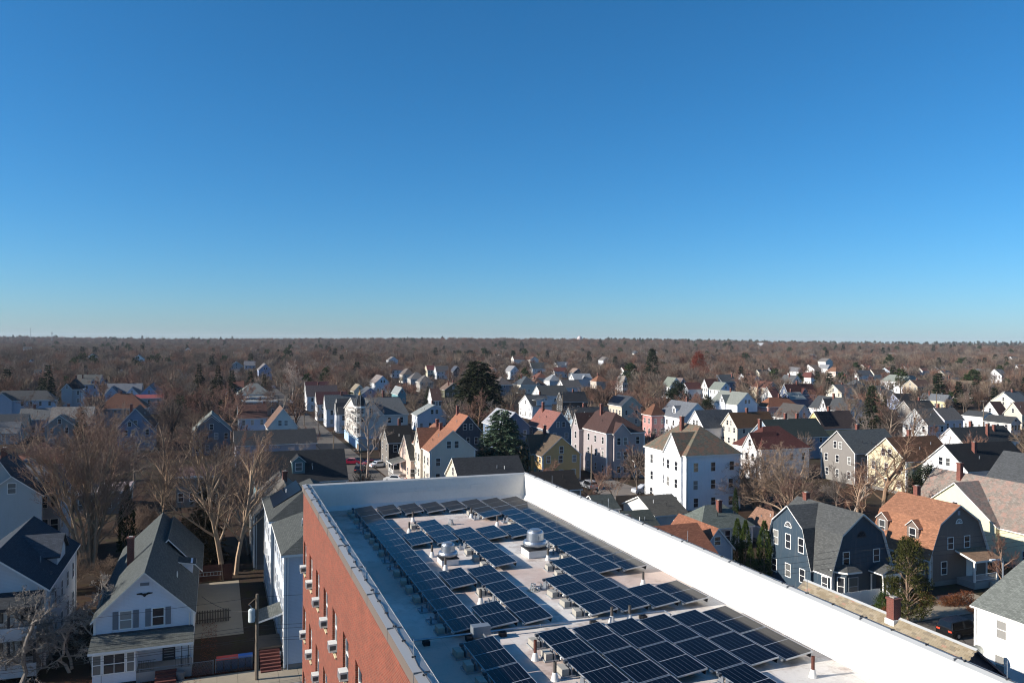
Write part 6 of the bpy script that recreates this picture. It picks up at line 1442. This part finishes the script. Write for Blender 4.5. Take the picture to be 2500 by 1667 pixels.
def fence(label, pts, h, mat, style='board', pitch=.15, name='fence', group=None):
    o = thing(name, label, 'fence', G(*pts[0]), 0); o.location = (0, 0, 0)
    for (sa, ta), (sb, tb) in zip(pts, pts[1:]):
        A, B = G(sa, ta), G(sb, tb); L_ = (B - A).length; d = (B - A) / L_; rz = math.atan2(d.y, d.x)
        if style in ('board', 'picket'):
            n = int(L_ / pitch); bm = MB(); w = pitch * (.46 if style == 'board' else .32)
            if style == 'board': bm.box(-w, w, -.012, .012, .03, h)
            else: bm.slab([(-w, -.012, .03), (w, -.012, .03), (w, -.012, h - .1), (0, -.012, h), (-w, -.012, h - .1)], .024, 0, 0, (0, 1, 0))
            me = bm.mesh('board', mat)
            for i in range(n): link('board', me, o, A + d * (i + .5) * pitch + Vector((0, 0, random.uniform(-.02, .02))), rz)
            for z in (h * .25, h * .8): b = MB(); b.box(0, L_, .014, .05, z - .04, z + .04); q = b.build('rail', mat, o); q.location = A; q.rotation_euler = (0, 0, rz)
        else:
            n = max(1, int(L_ / 2.6)); pm = MB(); pm.tube([(0, 0, 0), (0, 0, h + .05)], .03, 6, cap=True); pm = pm.mesh('post', GALV)
            for i in range(n + 1): link('post', pm, o, A + d * L_ * i / n, rz)
            b = MB(); b.tube([A + Vector((0, 0, h)), B + Vector((0, 0, h))], .022, 5); b.build('top_rail', GALV, o)
            b = MB(); st = .11; x = -h
            while x < L_:
                for sg in (1, -1):
                    x0 = x if sg == 1 else x + h; x1 = x + h if sg == 1 else x
                    p0, p1 = (x0, .05), (x1, h)
                    def cl(xa, za, xb, zb):
                        if xa > xb: xa, za, xb, zb = xb, zb, xa, za
                        if xb <= 0 or xa >= L_: return None
                        m = (zb - za) / (xb - xa)
                        if xa < 0: za -= m * xa; xa = 0
                        if xb > L_: zb -= m * (xb - L_); xb = L_
                        return xa, za, xb, zb
                    c = cl(*p0, *p1)
                    if c: b.tube([A + d * c[0] + Vector((0, 0, c[1])), A + d * c[2] + Vector((0, 0, c[3]))], .006, 3)
                x += st
            tag(b.build('wire_mesh', GALV, o), kind='stuff')
    return o
DKW = plain('dark_red_fence', '4a2a24', .85, 0.0, .25); GRW = plain('grey_picket', '4e463e', .85, 0.0, .25)
fence('chain-link fence along the pavement before the eagle house', [(71.2, -8.5), (71.2, -.1)], 1.15, None, 'mesh'); fence('chain-link fence in front of the waste bins', [(71.2, .1), (71.2, 3.0)], 1.2, None, 'mesh'); fence('short chain-link fence right of the stairs', [(71.2, 5.3), (71.2, 8.0)], 1.15, None, 'mesh')
fence('dark red board fence across the back of the yard', [(98.6, -4.4), (98.6, 2.0)], 1.9, DKW); fence('dark board fence along the side of the yard', [(86, -4.5), (98.5, -4.5)], 1.8, DKW); fence('grey picket fence in the middle of the yard', [(84.2, -4.2), (84.2, 1.5)], 1.3, GRW, 'picket')
fence('white panel fence beside the blue gambrel house', [(66.6, 61.2), (66.6, 67.4)], 1.7, WHITE, 'board', .3); fence('brown board fence behind the garages', [(122, 64.5), (122, 72)], 1.6, WOOD, 'board', .18); fence('grey board fence beside the corner building', [(200, 33.5), (206, 34)], 1.7, WOOD, 'board', .2)
wl = []
for z_, s_ in ((8.3, 61.8), (7.6, 62.0), (7.0, 62.3), (6.6, 62.1)): wl += [(G(s_, 38, z_), G(s_, 62, z_ - .2)), (G(s_, 62, z_ - .2), G(s_ + .4, 96, z_))]
wire('overhead_wires', 'thin dark overhead wires above the street before the gambrel houses', wl, .014, .5)
wire('service_wire', 'service wire running to the blue gambrel house', [(G(62, 64, 7.6), G(72.2, 66.5, 4.6))], .014, .3); wire('service_wire', 'service wire running to the taupe gambrel house', [(G(62, 75, 7.6), G(74.5, 78.5, 5.6))], .014, .3)
# bins
def bin_(s, t, body, lid, label):
    o = thing('waste_bin', label, 'waste bin', G(s, t), AL, 'wheeled bins behind the chain-link fence')
    b = MB(); P = [(-.26, -.3), (.26, -.3), (.26, .3), (-.26, .3)]; q = [(x * .8, y * .8, .08) for x, y in P]; u = [(x, y, .95) for x, y in P]
    for i in range(4): j = (i + 1) % 4; b.poly([q[i], q[j], u[j], u[i]])
    b.poly(list(reversed(q))); b.build('body', body, o)
    b = MB(); b.slab([(-.3, -.35, 1.0), (.3, -.35, 1.0), (.3, .33, 1.08), (-.3, .33, 1.08)], .05, 0, 0); b.build('lid', lid, o)
    for sg in (-1, 1): b = MB(); b.tube([(sg*.2 - .03, .26, .12), (sg*.2 + .03, .26, .12)], .12, 10, cap=True); b.build('wheel', BLACK, o)
RED = plain('red_plastic', 'e0492e', .5); BLU = plain('blue_plastic', '3a74bc', .5); DBL = plain('dark_bin', '394058', .6)
for i, (m_, n) in enumerate(((RED, 'red lidded bin, leftmost of the row'), (RED, 'red lidded bin, second of the row'), (RED, 'red lidded bin beside the blue lids'), (BLU, 'blue lidded bin beside the red lids'), (BLU, 'blue lidded bin at the right end of the row'))): bin_(71.85, .45 + i * .58, DBL, m_, n + ' behind chain-link fence')
bin_(88.0, -3.6, BLU, RED, 'bin with red lid standing in the back yard'); bin_(87.2, -3.7, DBL, BLU, 'bin with blue lid standing in the back yard')
o = thing('ladder', 'long ladder hung on its side along the red fence', 'ladder', G(98.3, -1.8, .75), AL); b = MB()
for z in (0, .42): b.tube([(-2.6, 0, z), (2.6, 0, z)], .03, 5)
b.build('rail_pair', GALV, o) if False else None
for z in (0, .42): b = MB(); b.tube([(-2.6, 0, z), (2.6, 0, z)], .03, 5); b.build('rail', GALV, o)
m = MB(); m.tube([(0, 0, 0), (0, 0, .42)], .018, 5); m = m.mesh('rung', GALV); [link('rung', m, o, (-2.4 + i * .37, 0, 0)) for i in range(14)]
# cars
def car_mesh(kind):
    sec = {'sedan': [(-2.2, .55, .62), (-2.1, .8, .62), (-1.3, .95, .62), (-.75, 1.4, .58), (.55, 1.43, .58), (1.25, .98, .62), (2.1, .84, .62), (2.25, .5, .6)], 'suv': [(-2.2, .6, .66), (-2.15, 1.0, .66), (-1.95, 1.6, .60), (.35, 1.68, .60), (1.1, 1.1, .66), (2.1, .95, .66), (2.25, .55, .62)]}[kind]
    b = MB(); W2 = .9; rings = []
    for x, z, tw in sec: rings.append([(x, -W2, .32), (x, -W2, min(z, .92)), (x, -W2 * (tw / .66 if z > 1 else 1) * (.82 if z > 1.2 else 1), z), (x, W2 * (tw / .66 if z > 1 else 1) * (.82 if z > 1.2 else 1), z), (x, W2, min(z, .92)), (x, W2, .32)])
    for a, c in zip(rings, rings[1:]):
        for i in range(5): b.poly([a[i], c[i], c[i+1], a[i+1]])
        b.poly([a[5], c[5], c[0], a[0]])
    b.poly(rings[0]); b.poly(list(reversed(rings[-1])))
    g = MB(); zs = [s for s in sec if s[1] > 1.2]; x0, x1 = zs[0][0], zs[-1][0]; zt = 1.36 if kind == 'sedan' else 1.58
    for sg in (-1, 1): g.poly([(x0 - .2, sg * .905 * .985, .98), (x1 + .4, sg * .905 * .985, .98), (x1 - .02, sg * .80, zt), (x0 + .05, sg * .80, zt)])
    ws = MB(); ws.poly([(x1 + .62, -.72, 1.03), (x1 + .62, .72, 1.03), (x1 + .06, .62, zt + .03), (x1 + .06, -.62, zt + .03)])
    rw = MB(); rw.poly([(x0 - (.5 if kind == 'sedan' else .2), -.7, 1.06 if kind == 'sedan' else 1.1), (x0 - .03, -.62, zt), (x0 - .03, .62, zt), (x0 - (.5 if kind == 'sedan' else .2), .7, 1.06 if kind == 'sedan' else 1.1)])
    w = MB(); w.tube([(0, -.11, 0), (0, .11, 0)], .33, 16, cap=True); r = MB(); r.tube([(0, -.118, 0), (0, .118, 0)], .19, 10, cap=True); l = MB(); l.box(-.04, .04, -.18, .18, -.07, .07)
    return b, g, ws, rw, w, r, l
CARG = plain('car_glass', '0d1013', .08)
CARM = {}
def car(kind, col, pos, rz, label):
    if kind not in CARM: CARM[kind] = car_mesh(kind)
    b, g, ws, rw, w, r, l = CARM[kind]; paint = plain('car_paint', col, .25, .2, .04); o = thing('parked_car', label, 'car', pos, rz)
    b.build('body', paint, o, False); g.build('side_window', CARG, o); ws.build('windscreen', CARG, o); rw.build('rear_window', CARG, o)
    for x in (-1.38, 1.4):
        for y in (-.82, .82): q = w.build('wheel', BLACK, o); q.location = (x, y, .33); z = r.build('rim', STEEL, q)
    for y in (-.62, .62): q = l.build('headlight', TRIM, o); q.location = (2.2, y, .68); q = l.build('tail_light', RED, o); q.location = (-2.19, y, .78)
car('sedan', '8f1f38', at(858, 1133, 0), AL + 2.8, 'dark pink red car in the lot below the corner building'); car('sedan', '7a1c20', at(905, 1138, 0), AL + .2, 'red car behind the leaning street tree'); car('sedan', 'd2d4d6', at(925, 1140, 0), AL + .3, 'white car beside the black shingled house'); car('suv', '262b38', at(880, 1152, 0), AL + 1.2, 'dark blue car by the utility pole')
car('suv', 'b9bcc0', at(1572, 1204, 0), AL + math.pi, 'silver car parked beside the lavender house'); car('suv', '9a9da2', at(1438, 1192, 0), AL + math.pi / 2, 'grey van parked left of the lavender house'); car('suv', '141517', G(57.0, 67.5), AL + .05, 'black car on the street behind the tan roof')
car('suv', '1c2433', at(736, 1012, 0), AL + math.pi / 2, 'dark blue car on the side street'); car('sedan', 'c9ccd0', at(712, 985, 0), AL + math.pi / 2, 'pale car far along the side street'); car('sedan', 'd8d8d6', at(965, 1176, 0), AL + 2.6, 'white car close behind the far parapet'); car('suv', 'c4c8cc', at(668, 948, 0), AL + math.pi / 2, 'white van at the far end of the side street')
# satellite dishes
def dish(pos, rz, label, r=.38):
    o = thing('satellite_dish', label, 'satellite dish', pos, rz); b = MB(); b.lathe((0, 0), [(.02, 0), (r * .5, .03), (r * .85, .09), (r, .14)], 18, cap=False); q = b.build('reflector', plain('dish_grey', '8b8d86', .5), o, True); q.rotation_euler = (math.radians(62), 0, 0)
    b = MB(); b.tube([(0, .1, -.02), (0, .25, -.3), (0, .35, -.3)], .03, 6); b.build('mount', GALV, o); b = MB(); b.tube([(0, -.05, -.1), (0, -.55, .05)], .015, 5); b.build('feed_arm', GALV, o)
dish(at(2392, 1585, 3.2) + Vector((-.3, -.2, 0)), AL - .7, 'grey satellite dish on the white house corner, right bottom', .42); dish(at(1018, 1130, 4.6) + Vector((-.25, 0, 0)), AL - 1.2, 'upper satellite dish on the cream house wall', .36); dish(at(1021, 1150, 3.2) + Vector((-.25, 0, 0)), AL - 1.2, 'lower satellite dish on the cream house wall', .36)
# street lamp reaching out beside the white house on the right
o = thing('street_lamp', 'white street lamp arm above the taupe house garden', 'street lamp', gx(2452, 75), AL); b = MB(); b.tube([(0, 0, 0), (0, 0, 7.6)], .09, 7); b.build('pole', GALV, o); b = MB(); b.tube([(0, 0, 7.5), (-.7, -.1, 7.9), (-1.4, -.2, 7.95)], .035, 6); b.build('lamp_arm', GALV, o); b = MB(); b.box(-1.9, -1.3, -.32, -.1, 7.9, 8.02); b.build('lamp_head', WHITE, o)
# garden planting on the right
random.seed(3)
tree(('shrub', 2), at(2254, 1512, .1), 2.6, 0, 'small round topped street tree with tan leaves'); tree(('shrub', 0), at(2155, 1490, 0), 1.8, 0, 'round green bush beside the white panel fence'); tree(('shrub', 0), at(2196, 1480, 0), 1.5, 1, 'green bush behind the brick chimney'); tree(('shrub', 1), at(2170, 1508, 0), 1.0, 1, 'low brown bush left of the brick chimney'); tree(('shrub', 1), at(2330, 1478, 0), 1.1, 2, 'brown bush by the garden path, left one'); tree(('shrub', 1), at(2358, 1476, 0), 1.3, 3, 'brown bush by the garden path, right one'); tree(('shrub', 1), at(2375, 1494, 0), .7, 4, 'low rusty plant at the kerb'); tree(('shrub', 1), at(2305, 1478, 0), .9, 5, 'small dark bush before the taupe house')
# fallen leaves along the pavement and under hedges
def leaves():
    b = Twigs(); R = np.random.default_rng(9); V = []; Fc = []
    for q in range(9000):
        r = R.uniform()
        if r < .75: s, t, z = 71.0 + abs(R.normal(0, 1.0)), R.uniform(-12, 5.5), .03
        elif r < .9: s, t, z = R.uniform(67.2, 71), R.uniform(-14, -1), .14
        else: s, t, z = R.uniform(72, 84), R.uniform(-1.2, .2), .03
        p = np.array(G(s, t, z + R.uniform(0, .06))); a = R.uniform(0, 6.28); d = np.array((math.cos(a), math.sin(a), R.uniform(-.4, .4))) * R.uniform(.03, .07); e = np.array((-math.sin(a), math.cos(a), R.uniform(-.4, .4))) * R.uniform(.02, .05)
        i = len(V); V += [p - d, p - e, p + d, p + e]; Fc.append((i, i + 1, i + 2, i + 3))
    b.add(V, Fc); o = link('fallen_leaves', b.mesh('fallen_leaves', leafmat('4a2414', '8a4a28'))); tag(o, 'rust brown fallen leaves along the fence and pavement', 'leaves', kind='stuff')
leaves()
# far marks on the horizon
def water_tower():
    p = gx(1415, 2350); z = terrain(p.x, p.y); o = thing('water_tower', 'pale water tower on legs at the horizon', 'water tower', (p.x, p.y, z), 0)
    top = CAMH + (834.6 - 820) / F * 2350 - z; b = MB(); R_ = 7; b.lathe((0, 0), [(1, top - 15), (R_ * .8, top - 13), (R_, top - 10), (R_, top - 6), (R_ * .8, top - 2.5), (R_ * .35, top - .5), (.3, top)], 20); b.build('tank', plain('tank_pink_grey', 'c9b8b4', .6), o, True)
    for i in range(6):
        a = i * math.pi / 3; b = MB(); b.tube([(R_ * 1.05 * math.cos(a), R_ * 1.05 * math.sin(a), 0), (R_ * .9 * math.cos(a), R_ * .9 * math.sin(a), top - 10)], .45, 6); b.build('leg', plain('tank_pink_grey', 'c9b8b4', .6), o)
    b = MB(); b.tube([(0, 0, 0), (0, 0, top - 14)], .8, 8); b.build('riser', plain('tank_pink_grey', 'c9b8b4', .6), o)
water_tower()
def mast(px, yt, Y, label, w=.9, head=False):
    p = gx(px, Y); z = terrain(p.x, p.y); eye = 833.5 + (px - 1250) * math.tan(ROLL); top = CAMH + (eye - yt) / F * Y - z; o = thing('radio_mast', label, 'mast', (p.x, p.y, z), 0); b = MB()
    for i in range(3): a = i * 2.094; b.tube([(w * math.cos(a), w * math.sin(a), 0), (w * .4 * math.cos(a), w * .4 * math.sin(a), top)], .16, 4)
    n = int(top / 4)
    for k in range(n):
        for i in range(3):
            a, c = i * 2.094, (i + 1) * 2.094; r0, r1 = w * (1 - .6 * k / n), w * (1 - .6 * (k + 1) / n); b.tube([(r0*math.cos(a), r0*math.sin(a), top*k/n), (r1*math.cos(c), r1*math.sin(c), top*(k+1)/n)], .1, 3)
    b.build('lattice', GALV, o)
    if head: b = MB(); [b.box(2.2*math.cos(i*1.05) - .4, 2.2*math.cos(i*1.05) + .4, 2.2*math.sin(i*1.05) - .4, 2.2*math.sin(i*1.05) + .4, top - 4 - 3*(i % 2), top - 1.5 - 3*(i % 2)) for i in range(6)]; b.build('antennas', plain('antenna_grey', '9a9da0', .5), o)
mast(75, 800, 2500, 'thin tall radio mast at the left horizon', .9); mast(127, 810, 2400, 'short antenna tower at the left horizon', 1.6, True)
for px, w, Y, y0, l, c in [(1868, 26, 1900, 850, 'square office block with dark front on the right horizon', '8c9096'), (2012, 16, 3300, 844, 'white warehouse, first of three on the right horizon', 'e6e6e4'), (2030, 10, 3300, 844, 'white warehouse, second of three on the right horizon', 'e6e6e4'), (2056, 18, 3300, 845, 'white warehouse, third of three on the right horizon', 'e6e6e4'), (1941, 34, 2900, 843, 'long pinkish brick building on the right horizon', 'a88478')]:
    p = gx(px, Y); wd = w / F * Y; z = terrain(p.x, p.y); eye = 833.5 + (px - 1250) * math.tan(ROLL); top = CAMH + (eye - y0) / F * Y + 12; o = thing('far_building', l, 'building', (p.x, p.y, z), AL); hh_ = max(14, top - z)
    b = MB(); b.box(-wd/2, wd/2, -12, 12, 0, hh_); b.build('wall', plain('far_wall', c, .8), o); b = MB(); b.box(-wd/2 - .5, wd/2 + .5, -12.5, 12.5, hh_, hh_ + 1); b.build('roof_slab', GREYTRIM, o)
    for k in range(3): b = MB(); b.box(-wd/2 + 1, wd/2 - 1, -12.12, -12.02, hh_ - 3.5 - 4 * k, hh_ - 1.8 - 4 * k); b.build('window_band', CARG, o)
# tiny houses showing through the far wood
rnd2 = random.Random(21); k_ = 0
for px in sorted(rnd2.uniform(60, 2480) for q in range(26)):
    Y = rnd2.uniform(640, 1200)
    p = gx(px, Y); z = terrain(p.x, p.y); o = thing('far_house', 'tiny pale house in the far wood, %s from the left' % ORD[k_], 'house', (p.x, p.y, z + 5.5), AL + rnd2.choice([0, math.pi / 2]), 'tiny far houses in the wood'); k_ += 1
    b = MB(); b.box(-4, 4, -5, 5, -6, 6); b.poly([(-4, -5, 6), (4, -5, 6), (0, -5, 9)]); b.poly([(-4, 5, 6), (4, 5, 6), (0, 5, 9)]); b.build('wall', siding(rnd2.choice(['e6e6e4', 'dcd8ce', 'd2d6dc'])), o)
    b = MB(); gable_roof(b, lambda c, n, z: (c, -n, z), 'gable', 4, -5.3, 5, 6, 3); b.build('roof', [shingle(rnd2.choice(['55585a', '6a4a3c', '77706a'])), TRIM], o)

# ------------------------------------------------------------------ thin winter haze over the whole place
def haze():
    b = MB(); b.box(-5400, 5400, -90, 8100, -12, 75); m = bpy.data.materials.new('haze'); m.use_nodes = True; t = m.node_tree; t.nodes.clear()
    o = t.nodes.new('ShaderNodeOutputMaterial'); v = t.nodes.new('ShaderNodeVolumePrincipled'); v.inputs['Color'].default_value = (.86, .92, 1.0, 1); v.inputs['Density'].default_value = .00005; v.inputs['Anisotropy'].default_value = .0; t.links.new(v.outputs[0], o.inputs['Volume'])
    tag(b.build('haze', m), 'thin pale haze over the town', 'haze', kind='stuff')
haze()
